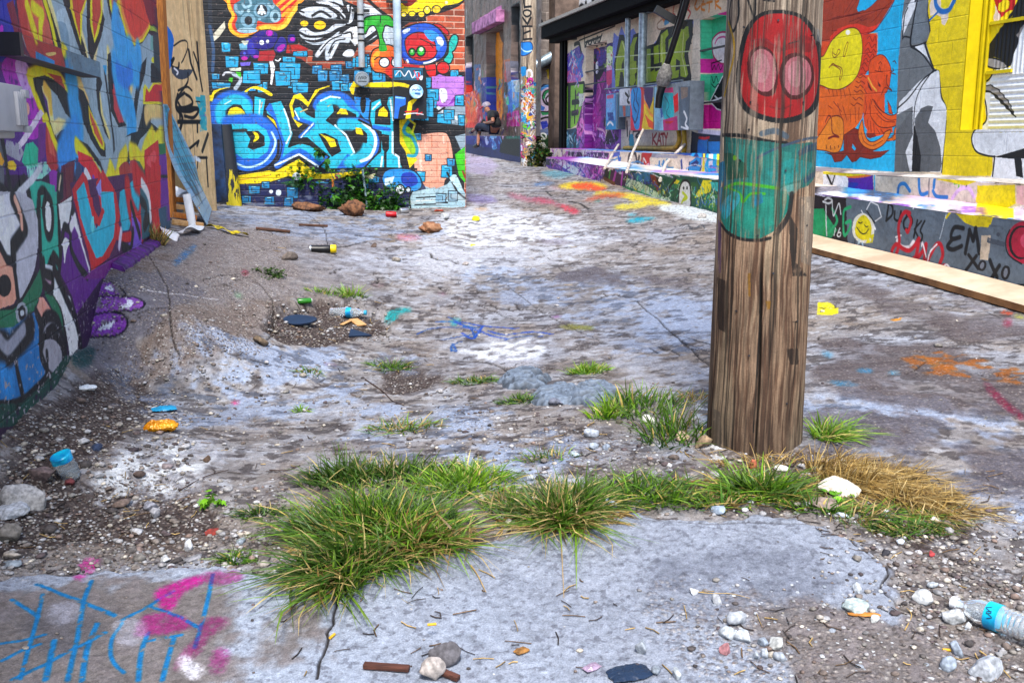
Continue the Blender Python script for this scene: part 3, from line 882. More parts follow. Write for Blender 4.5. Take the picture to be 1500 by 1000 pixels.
L b w6 1190,380 1300,400
L #dff4fc w2.6 1180,250 1230,200
L #dff4fc w3 1310,180 1330,330
L #dff4fc w3 1325,420 1325,570 1370,600 1375,680
L #e8f8e8 w3 1240,680 1250,600
P y 1213,305 1222,255 1260,225 1296,270 1292,312 K#10141c k2
P #1c6ad8 1340,148 1428,162 1425,222 1382,240 1368,325 1332,325 k2
L #8ac8f8 w2.4 1350,165 1410,170
C k w3.2 840,690 1000,690 1200,682 1500,690
P y 170,740 420,700 460,710 640,615 770,725 900,722 1100,700 1100,725 900,760 720,760 560,740 400,790 300,805 190,800
L #c88a10 w1.5 200,770 420,735
// lower band
P #101a4c 170,800 420,790 560,760 880,780 1080,760 1500,700 1640,960 1640,1010 170,1010
Q #1478b0 270,810 355,870
Q #1478b0 365,780 425,830
Q #1478b0 550,820 635,905
Q #1070a8 385,890 460,950
Q #1070a8 530,895 600,960
Q #1478b0 760,780 860,800
Q #1070a8 220,880 290,940
E #d0dce8 435,853 14,14
E #c8d8e8 490,862 20,24
E #c4d0dc 622,742 30,28
P #0f4a2c 500,790 590,770 660,780 660,830 560,810
Q #1478b0 1150,740 1230,790
Q #1478b0 1090,790 1150,860
B #1c8ad8 1250,740 1300,690 1450,690 1520,740 1540,810 1500,850 1400,860 1300,830 1260,800 k2
B #1236a8 1400,720 1480,720 1510,790 1440,820 1390,780
P #c8e4f4 1265,760 1340,740 1320,800 1270,810
E #dfe8f0 1380,840 34,36 0,0 k2.4
E #c8d8e4 1440,840 18,20 0,0 k2
P #a8c8d4 1460,860 1640,820 1640,1000 1440,1000
C k w2.6 1470,850 1450,900 1460,1000
L k w2 1500,900 1640,890
L k w2 1490,950 1640,945
L #e0eef4 w2 1500,920 1630,915
P #2a50c8 880,870 960,860 940,920 870,900
P #2a50c8 1180,910 1280,900 1270,950 1190,950
P #e0762a 880,760 900,750 890,830 880,820
E #c01880 925,740 22,18
P #d8d0a8 1110,740 1200,720 1180,760 1120,760
'''
_r5 = np.random.default_rng(12); _q = '@ 0 0 1\n'
for _ in range(46): _x, _y, _s = _r5.uniform(316, 560), _r5.uniform(80, 128), _r5.uniform(10, 21); _q += f"Q {['q', '#2a8ec8', '#1a7cb4'][_r5.integers(3)]} {_x:.0f},{_y:.0f} {_x + _s:.0f},{_y + _s * _r5.uniform(.7, 1.1):.0f}\n"
for _ in range(14): _x, _y, _s = _r5.uniform(590, 668), _r5.uniform(118, 172), _r5.uniform(9, 16); _q += f"Q q {_x:.0f},{_y:.0f} {_x + _s:.0f},{_y + _s:.0f}\n"
for _ in range(60): _x, _y, _s = _r5.uniform(345, 600), _r5.uniform(262, 300), _r5.uniform(6, 15); _q += f"Q {['#1478b0', '#16307c', '#0f5a94'][_r5.integers(3)]} {_x:.0f},{_y:.0f} {_x + _s:.0f},{_y + _s * .8:.0f}\n"
_k = BRICK.index('// main letter'); _k2 = BRICK.index('// orange framed')
paint([BW], BRICK[:_k2]); paint([BW], _q.split('Q #1478b0')[0] if False else _q); paint([BW], BRICK[_k2:])
BW.col *= (1 - .16 * g * BW.cov)[..., None]; grime(BW, .12, 51, 9.); speck(BW, '#5c4a48', .26, 61, 60)
m = ss(.55, .75, fbm(BW.MU * 5, BW.MV * 16, 4, 71)) * ss(1.15, .8, BW.MV) * .55
BW.col = BW.col * (1 - m[..., None]) + hexc('#9fa6a8') * m[..., None]
bw = empty('brick_building_wall', tuple(PB.pos(0., .75)), 'brick wall at the end of the left side covered in big sky blue bubble letters on black', 'wall')
BW.build('mural_face', PM2, bw)
# return side going back into the alley
ret = Canvas(PB.pos(uR, 0.) , PB.n_back if hasattr(PB, 'n_back') else np.array([PB.n[0], PB.n[1], 0]), (0, 0, 1), lsp(.0, 6, 160), lsp(.4, 4.6, 300), 'e')
ret.N = np.array([PB.t[0], PB.t[1], 0.]); g2, r2 = relief_courses(ret, .0677, .21, CAMZ + .012, .0105, .0045, 42)
ret.col = hexc('#a8452c') * (1 + (r2[..., None] - .5) * .4); ret.col = ret.col * (1 - g2[..., None]) + hexc('#c9ae9c') * .8 * g2[..., None]
P = ret.O + ret.MU[..., None] * ret.A + ret.MV[..., None] * ret.B + ret.disp[..., None] * ret.N
sheet('return_face', P, lin(ret.col), ret.cov, ret.aux, PM2, bw)
# ================================================================ right side: block wall, two-tier ledge, garage
def zl(u): return np.interp(u, [0, 6.4, 10.6, 13, 15.5, 17.5], [.99, 1.014, 1.13, 1.15, 1.22, 1.28])
def zu(u): return np.interp(u, [0, 6, 10, 13, 19], [1.19, 1.2, 1.22, 1.35, 1.4])
uJ, uG = PR.u_at(1131), PR.u_at(823)
us = np.r_[lsp(-1.5, PR.u_at(1575), 40)[:-1], [PR.u_at(x) for x in lsp(1575, 1131, 900)]]
zs = np.r_[lsp(.9, 3.1, 620), lsp(3.12, 3.9, 20)]
RW = vwall(PR, us, zs, '#e2d0b4')
g, rid = relief_courses(RW, .2032, .4064, CAMZ - .3185, .008, .0034, 81)
uw0 = float(PR.hit(1413, 100)[0]); zw0 = float(PR.hit(1413, 191)[1])     # near window: left edge and sill
WIN = (RW.MU < uw0) & (RW.MU > uw0 - 2.1) & (RW.MV > zw0)
SH = vwall(PR.off(-.16), us[(us < uw0 + .6)], zs[zs > zw0 - .25], 'y')
RIGHT = r'''
@ 1190 0 3.333
P #0fb4e8 -160,-40 470,-40 455,0 430,300 400,840 -160,800
@ 1200 0 7.692
P #a83818 -300,-100 850,-100 850,0 760,150 690,260 600,340 560,380 480,410 400,330 300,330 140,470 -300,470
P #e8341a 200,330 340,280 440,270 560,310 640,290 690,250 640,330 560,375 480,410 430,350 380,320 300,335 180,420 120,470 120,420
P #0fb4e8 470,-50 650,-50 660,0 590,70 520,120 440,145 420,100 440,50 k1 K#7a1a0c
C #5a1430 w1.6 850,0 790,120 700,250 640,330 560,378 500,400
L #7a1408 w1.4 140,210 400,160 500,120
L #7a1408 w1.2 200,190 350,180 460,150
L #7a1408 w1.2 340,250 560,160 680,110
L #7a1408 w1.4 440,200 480,240 540,210
L #7a1408 w1.2 580,260 650,200 700,130
L #7a1408 w1.2 150,100 170,0
L #7a1408 w1.2 280,160 380,0
L #7a1408 w1.2 330,140 430,0
L #7a1408 w1.2 700,120 820,20
L #7a1408 w1 620,230 760,60
L #7a1408 w1.2 420,260 520,190
L #7a1408 w1.2 140,350 200,345
P #e03c14 480,400 560,385 640,380 655,400 650,620 620,680 560,780 420,1000 300,1000 
P #e04a14 -300,470 130,470 100,1000 -300,1000
C #f0a050 w1 570,380 640,378 658,400 652,600
C #7a1408 w1.2 540,440 570,410 600,470 630,410 640,480
C #7a1408 w1.3 520,520 560,480 590,540 630,500 640,540
C #7a1408 w1.3 520,580 550,550 580,600 610,560 640,600
C #7a1408 w1.3 510,640 540,610 570,650 600,610 620,640
C #7a1408 w1.3 500,690 530,660 550,700 580,670
C #7a1408 w1.3 480,740 510,710 540,750
C #7a1408 w1.3 470,790 490,760 520,810 560,790
C #7a1408 w1.3 450,860 480,840 500,880 530,850
C #7a1408 w1.3 420,930 450,900 480,950 510,920
B #f4e400 -60,600 40,640 130,480 200,400 300,330 400,318 460,370 485,480 480,640 450,800 380,920 260,1000 150,1010 60,980 -60,900 k1.6 K#6a2408
E #fffbe8 322,368 26,28
C #8a3c08 w1.3 155,550 150,620 175,650 230,600 235,570 215,560 190,620 160,600
C #8a3c08 w1.3 315,480 290,540 270,630 290,630 320,520 325,480 315,480
C #8a3c08 w1.4 110,770 150,720 190,740 250,770 260,830 240,900 228,890 240,800 200,760 150,735 110,760
B #ea5214 560,740 600,660 680,620 740,640 790,720 810,800 800,900 780,1000 700,1100 600,1090 540,980 560,860 k1.4 K#6a1c08
C #6a1c08 w1.3 670,720 690,700 705,720
L #6a1c08 w1.3 630,800 710,815
C #6a1c08 w1.2 670,800 680,755 692,800
C #6a1c08 w1.6 830,775 835,800 800,820 830,830 860,840
C #4a1410 w1.6 830,700 850,690 868,720
C #6a1c08 w1.3 740,850 750,900 770,850
P #6a1408 555,850 580,900 600,1000 540,980
C #f0a030 w2.4 570,870 600,940 640,970
@ 1200 110 6.667
P #ee6a14 40,130 120,145 210,145 280,120 370,20 440,0 480,180 440,300 420,420 350,520 240,590 60,600 -200,600 -200,100
P #e8511a 430,0 620,0 690,40 640,120 600,210 520,230 450,180 400,60
P #5a1008 470,60 490,90 520,160 500,150 480,120
P #5a1008 570,60 600,100 600,120 580,110
L #f0a838 w3 480,30 520,110 560,155
P #e04814 630,110 710,158 660,80
C #6a1c08 w1.4 660,0 660,90 710,155 640,125 600,205 540,230 480,200 440,140
C #7a1408 w1.3 370,10 400,30 430,10 460,30
C #7a1408 w1.3 360,60 390,80 410,60 445,85
C #7a1408 w1.3 350,110 380,125 400,100 430,125
C #7a1408 w1.3 340,150 370,170 400,150 430,175
C #7a1408 w1.3 330,220 360,245 390,220 425,245
C #7a1408 w1.3 310,280 340,300 370,275 420,300
L #8a2008 w1.3 90,140 100,180
L #8a2008 w1.3 130,150 140,210
L #8a2008 w1.3 170,150 175,200
L #8a2008 w1.3 210,150 215,230
L #8a2008 w1.3 240,140 255,220
L #8a2008 w1.3 290,130 310,210
L #8a2008 w1.3 140,260 220,360
L #8a2008 w1.3 180,280 220,420
L #8a2008 w1.3 230,300 270,440
L #8a2008 w1.2 300,340 310,460
L #8a2008 w1.2 350,320 355,460
L #8a2008 w1.2 390,320 380,440
L #8a2008 w1.2 90,300 130,330
L #8a2008 w1.2 130,400 150,480
P #e85214 440,180 640,200 640,380 700,420 720,560 560,600 450,560 430,400
C #7a1408 w1.3 450,220 460,330 440,400
C #7a1408 w1.3 500,240 490,340
C #7a1408 w1.3 540,250 600,340 640,370
L #7a1408 w1.1 470,440 480,540
L #7a1408 w1.1 500,450 510,560
L #7a1408 w1.1 530,470 540,570
L #7a1408 w1.1 560,520 590,570
L #7a1408 w1.1 600,530 630,570
B #ec5a12 520,240 560,300 620,360 700,395 760,370 790,300 785,180 800,190 830,270 830,400 770,480 700,510 600,510 540,460 500,380 k1.4 K#5a1808
C #7a1c08 w1.2 540,300 600,380 680,440 770,420 810,300
C #7a1c08 w1.2 560,380 640,450 740,460
B #ee7216 640,640 720,600 740,520 800,460 850,400 912,310 905,400 870,500 800,590 730,640 660,645 k1.4 K#5a1808
C #7a1c08 w1.2 700,600 800,540 870,430
P #0fb4e8 640,180 690,200 740,340 740,385 690,370 650,330
P #e8511a 668,250 700,310 718,385 680,375 k1.2 K#5a1808
B #f08a1c 60,500 110,420 180,400 230,440 240,560 225,680 190,750 130,760 60,740 -60,700 k1.5 K#6a1c08
C #7a1408 w2 60,460 90,400 120,430 130,560 190,600
C #7a1408 w3 90,620 140,600 190,605
L #5a1008 w2 70,690 72,720
L #5a1008 w2 110,695 115,725
L #5a1008 w1.6 150,700 155,720
L #5a1008 w1.6 185,690 190,705
P #8a2410 60,760 130,770 240,740 240,590 340,520 400,540 420,640 470,700 600,740 680,735 600,800 500,820 400,800 360,840 320,850 270,780 220,840 150,850 120,780 k1.2 K#5a1408
B #f07c18 385,540 420,440 440,560 480,640 540,650 620,600 640,560 700,540 660,640 600,700 520,730 440,700 390,630 k1.5 K#5a1808
C #8a2c08 w1.2 410,560 440,650 520,690 620,640
P #8a2410 450,570 540,570 560,600 500,620 470,610
P #0fb4e8 440,490 470,540 455,580 440,550
P #0fb4e8 325,670 360,720 345,740 320,710
P #0fb4e8 525,745 600,710 680,650 720,640 735,700 690,730 600,745
// monochrome figure
@ 1190 0 3.333
P #6e7478 455,-40 900,-40 900,0 600,330 630,840 400,840 420,300 440,60
P w 505,-40 520,-20 510,20 440,180 438,100 455,50
P #707a82 515,-20 575,-20 565,60 575,150 540,210 480,215 490,120
C k w2.6 465,40 450,80 440,180
C k w3 500,10 515,-20
C k w3.6 515,-20 490,120 478,215 500,228 540,215 572,195 575,150 565,60 575,-20
C k w2.6 440,190 450,180 478,185
P w 500,230 545,215 590,330 560,280 
C k w3.6 548,215 570,280 595,335
C k w2.6 480,230 530,260 570,310 592,345
P w 415,560 425,500 520,400 590,345 620,345 632,470 655,520 655,600 632,840 600,840 470,830 455,740 490,660 490,520
C k w2.6 415,530 470,480 540,390 600,345
C k w3.2 600,345 622,350 630,470 655,520 655,600 632,840
C k w2.2 590,345 530,430 500,520 495,640
P #606468 500,580 530,530 565,515 590,520 565,600 600,640 625,720 632,800 625,838 525,838 510,720 500,650
P k 495,600 515,680 530,760 525,838 485,838 490,700
P #606468 410,640 490,530 490,650 455,740 480,838 400,838
P w 455,745 490,660 485,835 475,838
P #e6c8b0 575,0 620,-10 600,60 580,80
// yellow and the windowed part
P y 570,-60 1400,-60 1400,400 850,400 850,600 880,760 880,860 632,860 655,600 655,520 632,470 620,345 595,335 556,215 578,150 565,60
P y 900,-60 1100,-60 940,140 820,280 870,340 810,430 840,500 850,600 780,650 780,720 880,760 870,860 700,860
P #f0dcc8 1190,0 1200,0
@ 1300 0 7.145
P #ead8c8 440,60 470,-30 560,-30 640,-10 700,-30 640,120 635,200 600,268 570,255 560,180 500,150 450,170
P #e9d90c 560,-30 690,-30 640,80 600,100 560,80
C #1c6ab8 w8 500,-20 510,60 560,120 640,110 690,30 710,-20
L #1c6ab8 w3.5 545,110 440,215
P #e8c8b0 880,-20 1100,-20 1000,60 930,90 900,50
L #6a4a20 w2 905,-10 912,150
L #8a5a18 w2 945,-10 945,110
L #a87a20 w1.6 975,-10 975,110
P y 1000,60 1060,20 1120,10 1160,110 1110,240 960,300 960,120
B #f0d8c8 1130,60 1180,160 1160,220 1120,225 1110,180 1130,120
P r 1105,-30 1350,-30 1330,100 1260,120 1190,190 1150,110
B y 1170,40 1230,0 1270,20 1260,90 1200,130 1160,100
C k w5 1380,-30 1340,80 1240,240 1100,440 980,595
// black hair, pale face over the shutter
P k 1400,-60 1380,0 1300,180 1230,250 980,595 1120,600 1180,620 1250,715 1290,690 1390,590 1500,450 1900,200 1900,-60
P #8c8684 1350,370 1500,140 1700,100 1700,400 1430,530 1310,630 1380,440
E #9a9694 1115,665 140,52 14,0 k2.6
@ 1190 0 3.333
P w 1033,120 965,330 880,345 865,395 810,430 825,450 845,520 850,590 780,650 775,700 800,740 880,765 1033,740 1500,700 1500,100
P #9a9694 810,430 870,415 910,440 960,500 990,570 930,510 870,450 820,450 k1.8
C k w2.8 885,345 865,385 810,430 825,455 845,500 848,590 790,640 778,690 800,740 850,760 890,765
C k w2.8 820,450 870,450 940,510 990,570
P #dfe4ea 800,660 1033,640 1033,730 900,760 810,740
P #101418 885,768 1033,725 1200,690 1200,775 960,775
P #e8eaf0 890,768 960,775 1200,775 1200,880 870,880
C k w3 890,765 880,860
P k 985,775 1020,775 1030,870 995,860
'''
cvsR = [RW, SH]
paint(cvsR, RIGHT)
RW.col *= (1 - .07 * g)[..., None]; grime(RW, .1, 91); RW.disp[WIN] = 0
rw = empty('block_wall', tuple(PR.pos(8., 1.)), 'right block wall painted with an orange horned creature beside a black white and yellow pop art figure', 'wall')
RW.build('painted_face', PM, rw, keep=~WIN)
# shuttered window set back in the wall
f1 = SH.MV < float(PR.hit(1413, 112)[1])
SH.disp += np.where(f1, .006 * np.sin(SH.MV * 2 * math.pi / .048), .005 * np.sin(SH.MU * 2 * math.pi / .05)) * (SH.MU < uw0 - .17)
SH.col *= (1 - .05 * (fbm(SH.MU * 20, SH.MV * 20, 3, 4)))[..., None]
wn = SH.build('window_shutter', PM2, rw)
ym = plain('yellow_paint', '#c9b400', .55, 0, .08, 8, .2)
def pbox(pl, u0, u1, z0, z1, o0, o1, bev=0):       # box standing on plane pl between offsets o0..o1
    c = (pl.pos(u0, z0, o0) + pl.pos(u1, z1, o1)) / 2
    R = Matrix((tuple(pl.t) + (0,), tuple(-pl.n) + (0,), (0, 0, 1))).transposed()
    return tuple(c), (abs(u1 - u0), abs(o1 - o0), abs(z1 - z0)), R, bev
mb = MB(); mb.box(*pbox(PR, uw0 - .001, uw0 + .06, zw0 - .02, 3.9, -.18, -.006)); mb.build('window_reveal', ym, wn, False)
mb = MB(); mb.box(*pbox(PR, uw0 - 2.1, uw0, zw0 - .06, zw0 + .004, -.18, -.004)); mb.build('window_sill', ym, wn, False)
mb = MB()
for a, b in ((.0, .03), (.06, .075)): mb.box(*pbox(PR, uw0 - .02 - b, uw0 - .02 - a, zw0, 3.9, -.16, -.125 - a * .2))
for yy in (39, 109): z = float(PR.off(-.14).hit(1425, yy)[1]); mb.box(*pbox(PR, uw0 - (.62 if yy == 39 else .42), uw0 - .106, z - .014, z + .014, -.16, -.135))
mb.build('window_frame', ym, wn, False)
slab(PR, -1.5, uJ, .2, 3.89, -.2, .15).build('wall_core', block, rw, False)

# ---- garage front
us = np.array([PR.u_at(x) for x in lsp(1131, 823, 700)]); zs = np.r_[lsp(.6, 3.9, 760)]
GW = vwall(PR, us, zs, '#e8d2b4')
g, rid = relief_courses(GW, .2032, .4064, CAMZ - .3185, .010, .004, 101)
GAR = r'''
@ 800 0 3.125
P #ecd8bc 60,-60 1100,-60 1100,800 60,800
// left doorway area
P #3c1c70 185,225 305,195 320,430 240,700 170,690 130,640 185,420
P #5a3cb0 95,250 150,210 175,260 160,330 95,350 f.3
P #d85a9a 95,330 155,300 150,380 100,390 f.35
P #3c6ac8 105,260 160,270 170,350 150,370 120,330 f.3
C #d02a50 w3 120,300 110,350 100,380
C #2a8ad0 w3 115,240 140,280 130,330 150,290 165,260
C k w3 130,205 150,200 160,240
P #b060b8 100,345 160,345 160,372 95,375 f.4
P k 65,385 175,372 185,425 65,440
P #7ab82a 70,400 100,395 100,590 62,600
P #8ac83a 105,395 170,385 165,560 110,590
P k 100,380 112,380 112,590 98,590
L k w4 120,470 150,465
L k w4 118,520 145,515
L k w4 165,450 165,540
L k w3 135,420 130,560
P #e8f0e8 150,430 172,430 175,480 150,490 f.3
P #123a5a 60,600 170,580 180,700 60,730
P #2a7aa0 70,620 100,600 110,700 80,720 f.3
P #1a2a4a 120,600 150,590 160,700 130,700
B #7a1a8a 140,600 170,470 220,400 250,330 300,320 330,380 340,600 330,700 200,720 150,700
B #c03aa8 200,400 225,330 240,350 215,440 200,500 f.2
B #b02a98 180,520 200,460 220,500 210,580 190,600 f.2
B #9a5ac0 150,600 165,560 180,580 170,660 150,680 f.2
P #c8e878 235,310 250,240 290,210 305,215 305,300 250,320
P #e8f4d0 240,300 260,250 300,240 300,290
L #e04040 w2 255,260 270,290
P #0c0c30 190,250 235,235 230,330 200,390 185,330
B #4a2aa0 200,240 240,230 230,290 205,300 f.3
B #f0f0ff 195,290 205,285 205,330 195,335 f.3
P #d02a70 270,330 305,320 310,370 280,400
P #1a7a7a 240,430 275,410 280,460 255,490
P k 255,420 270,425 265,455
P #e8c0e0 255,300 300,300 300,320 240,330 f.3
P #4a0a60 240,470 300,450 310,560 250,600
B #1a0a20 235,540 300,520 310,600 330,640 270,660 240,600
C #d8a0c0 w2 200,590 230,600 250,650 290,690
C #e0b0a0 w2 250,500 265,560 280,600 300,560 310,520
P #c8b090 262,560 280,556 280,600 270,640 262,600
C #b88ad8 w3 210,620 240,640 270,690
B #e060c0 140,570 165,540 175,580 150,640 f.3
C #f0a0e0 w2 170,470 165,560 190,640
C #d870c8 w2 205,370 215,420 200,470
C #9a4ab8 w7 340,600 335,650 300,690
C #b060d0 w2 300,600 320,660 330,700
P #e04050 310,320 330,350 322,400 308,380
C k w2.2 175,170 178,215 190,190 200,210 215,180 222,205 235,170 240,200 255,160
C k w1.8 180,195 250,170
L k w1.6 105,180 140,178
L k w1.4 70,170 320,95
L k w1.2 150,187 315,120
E #b02030 320,100 10,8
E #208a50 335,92 12,7
// green letters with blue cloud
P #7080d8 305,200 310,150 330,170 345,120 360,160 400,130 420,170 460,240 520,170 600,130 670,90 680,110 640,200 640,360 600,400 300,420
P k 318,400 310,300 335,160 355,160 380,230 400,160 425,150 425,240 450,215 500,200 530,130 580,120 640,90 672,90 672,160 650,250 668,370 560,380 400,400
P #9ab414 315,400 320,280 345,185 355,190 372,260 385,385 360,380 350,330 340,330 332,395
P k 345,300 355,270 358,320 346,325
P #9ab414 380,240 385,395 400,390 410,370 405,340 415,330 412,280 400,280 405,210 418,170 400,175 385,215
P #9ab414 420,300 432,280 432,235 450,225 452,260 440,300 432,330 452,320 470,300 475,375 410,390
P #8aa814 455,225 478,225 478,330 495,320 492,215 515,205 518,330 510,372 458,378
P #9ab414 520,210 525,160 555,135 560,160 545,180 550,370 525,370 522,280
P #a0bc18 560,185 600,150 610,165 605,200 575,225 578,330 610,320 605,355 562,365
P #a0bc18 600,140 650,120 655,170 640,190 632,260 650,340 640,356 615,350 612,280 595,270 590,350 570,350 575,200
L #e8f0a0 w1.6 350,195 368,260 378,380
L #e8f0a0 w1.6 460,230 462,370
L #e8f0a0 w1.6 530,165 530,360
L #e8f0a0 w1.6 630,150 622,260 640,345
P k 492,295 530,285 530,310 500,330
L #d8e8b0 w1 315,262 660,235
L #d8e8b0 w1 318,320 655,300
// tags right
C #e0742a w6 530,70 545,90 560,70 550,60
C #3a90c0 w5 545,105 560,95 550,85
C #d03a30 w2 585,30 580,60 590,70
C #d03a30 w2.2 610,60 640,40 660,60 650,85
C #d84a40 w2 600,10 640,0 655,30 620,80
C #a88060 w1.6 550,75 510,110 515,135 545,130
C #f08a18 w2.6 690,0 680,30 690,45 705,30
C #f08a18 w2.6 720,5 710,40 725,48
C #f08a18 w2.6 712,22 728,20
C #f08a18 w2.4 735,15 760,8
C #f08a18 w2.4 748,12 745,55
C #f08a18 w2.4 775,-10 775,40
C #f08a18 w2.4 790,5 775,18 800,42
C k w1.4 660,160 650,190 665,200
E k 655,305 2,3
E k 650,390 2,3
// right doorway, pink and green panels
P #ece0cc 675,90 705,85 705,590 665,620 665,360
L #c8b8a0 w1 703,95 820,58
P #3ac090 705,95 785,65 785,310 705,335
P #d8189a 785,65 1100,-30 1100,340 785,310
P #d2209a 705,270 785,260 785,335 705,335
P #3ac090 705,340 800,330 800,470 705,470
P #d8189a 700,480 1100,440 1100,590 690,590
B #f0eef2 718,215 720,180 750,150 785,150 805,180 795,240 785,285 755,290 725,260 k2 K#b01a60
C #d04a90 w2 730,200 745,175 775,170 780,200
B #f0eef2 790,230 810,195 850,200 850,320 815,330 790,290 k2 K#b01a50
C #c01a60 w1.8 800,285 815,315
E #c02070 812,232 4,8
P k 708,465 770,340 810,335 808,470 780,510 740,500 k1.6 Kw
P #8ad8c0 770,345 812,345 790,385
L w w2 700,470 780,440
L w w2 730,440 745,455
P #1a0a28 755,480 800,475 800,590 765,590
L w w2 780,470 830,590
P #e8701a 790,430 815,400 815,470 795,460 k1.4
C k w1.4 715,290 718,320 728,300 735,320 745,295 755,320 765,300
L k w1.3 715,290 760,275
C k w1.3 715,350 725,380 735,350 745,375
C k w1.3 715,385 730,400 745,385 760,395
// lower wall
P #ecdcc4 345,540 665,560 660,720 340,740
C k w3 370,560 372,620
C k w2.4 385,590 380,640 395,640 398,600
C k w2.4 400,600 430,600 410,625 432,632
B #1a9ab8 380,640 385,615 398,620 402,665 382,668
L #b02a2a w2.4 487,615 487,660
L #b02a2a w2.4 505,612 488,638 505,662
L #b02a2a w2.4 508,664 518,612 526,662
L #b02a2a w2 511,645 524,645
L #b02a2a w2.4 525,615 542,612
L #b02a2a w2.4 534,614 536,662
L #b02a2a w2.4 542,612 549,636 556,610
L #b02a2a w2.4 549,636 548,664
P #12203c 665,600 690,610 810,615 1100,600 1100,720 660,720
P #1a6ac0 695,640 740,640 745,720 690,730
P #1a78c8 705,650 1100,640 1100,700 780,720 750,700
L #d0c8e0 w5 700,600 810,612
L #c01a30 w3 700,630 725,635 745,630
L k w2 740,650 740,700
'''
paint([GW], GAR)
GW.col *= (1 - .05 * g)[..., None]; grime(GW, .16, 111, 4.)
u1a, u1b = float(PR.hit(888, 100)[0]), float(PR.hit(858, 100)[0]); z1 = float(PR.hit(880, 62)[1])
u2a, u2b = float(PR.hit(1110, 100)[0]), float(PR.hit(1027, 100)[0]); z2 = float(PR.hit(1027, 29)[1]); z2b = float(PR.hit(1030, 189)[1])
blackm = plain('black_trim', '#08090c', .85, 0, .3, 12, .15, spec=.1); galv = plain('galvanised', '#9fb4c4', .4, .5, .2, 14, .1)
ga = empty('garage_building', tuple(PR.pos(15., 1.)), 'cream block garage with purple monster doorway, green lettering and a black eave', 'building')
mb = MB(); mb.box(*pbox(PR, uJ, uG + .5, 3.6, 3.84, -.15, .32), .01) if False else mb.box(pbox(PR, uJ, uG + .5, 3.6, 3.84, -.15, .32)[0], pbox(PR, uJ, uG + .5, 3.6, 3.84, -.15, .32)[1], pbox(PR, uJ, uG + .5, 3.6, 3.84, -.15, .32)[2], .012)
mb.box(*pbox(PR, uJ, uG + .3, 3.5, 3.6, .003, .2)); mb.build('eave', blackm, ga, False)
mb = MB(); mb.box(*pbox(PR, uJ, uG + .55, 3.845, 3.9, -4, .36)); mb.build('roof', plain('roof_gravel', '#a8a49c', .9, 0, .2, 30, .4), ga, False)
mb = MB(); mb.box(*pbox(PR, uG - .18, uG + .02, .7, 3.6, -.05, .06)); mb.box(*pbox(PR, uG - .34, uG - .27, 1.2, 3.5, -.05, .05)); mb.build('corner_post', blackm, ga, False)
mb = MB(); mb.box(*pbox(PR, uG - .02, uG + .02, .6, 3.89, -4, -.06)); mb.box(*pbox(PR, uJ, uG, .6, 3.89, -4, -.3)); mb.build('wall_core', block, ga, False)
steel = plain('rusty_bar', '#3a3c44', .5, .5, .3, 30, .2)
for yy in (72, 150):
    z = float(PR.hit(1040, yy)[1]); MB().box(*pbox(PR, u2a, u2b + .05, z - .012, z + .012, -.03, .01)).build('door_bar', steel, ga, False)
for yy in (103, 122): z = float(PR.hit(872, yy)[1]); MB().box(*pbox(PR, u1a, u1b, z - .01, z + .01, -.03, .01)).build('door_bar', steel, ga, False)
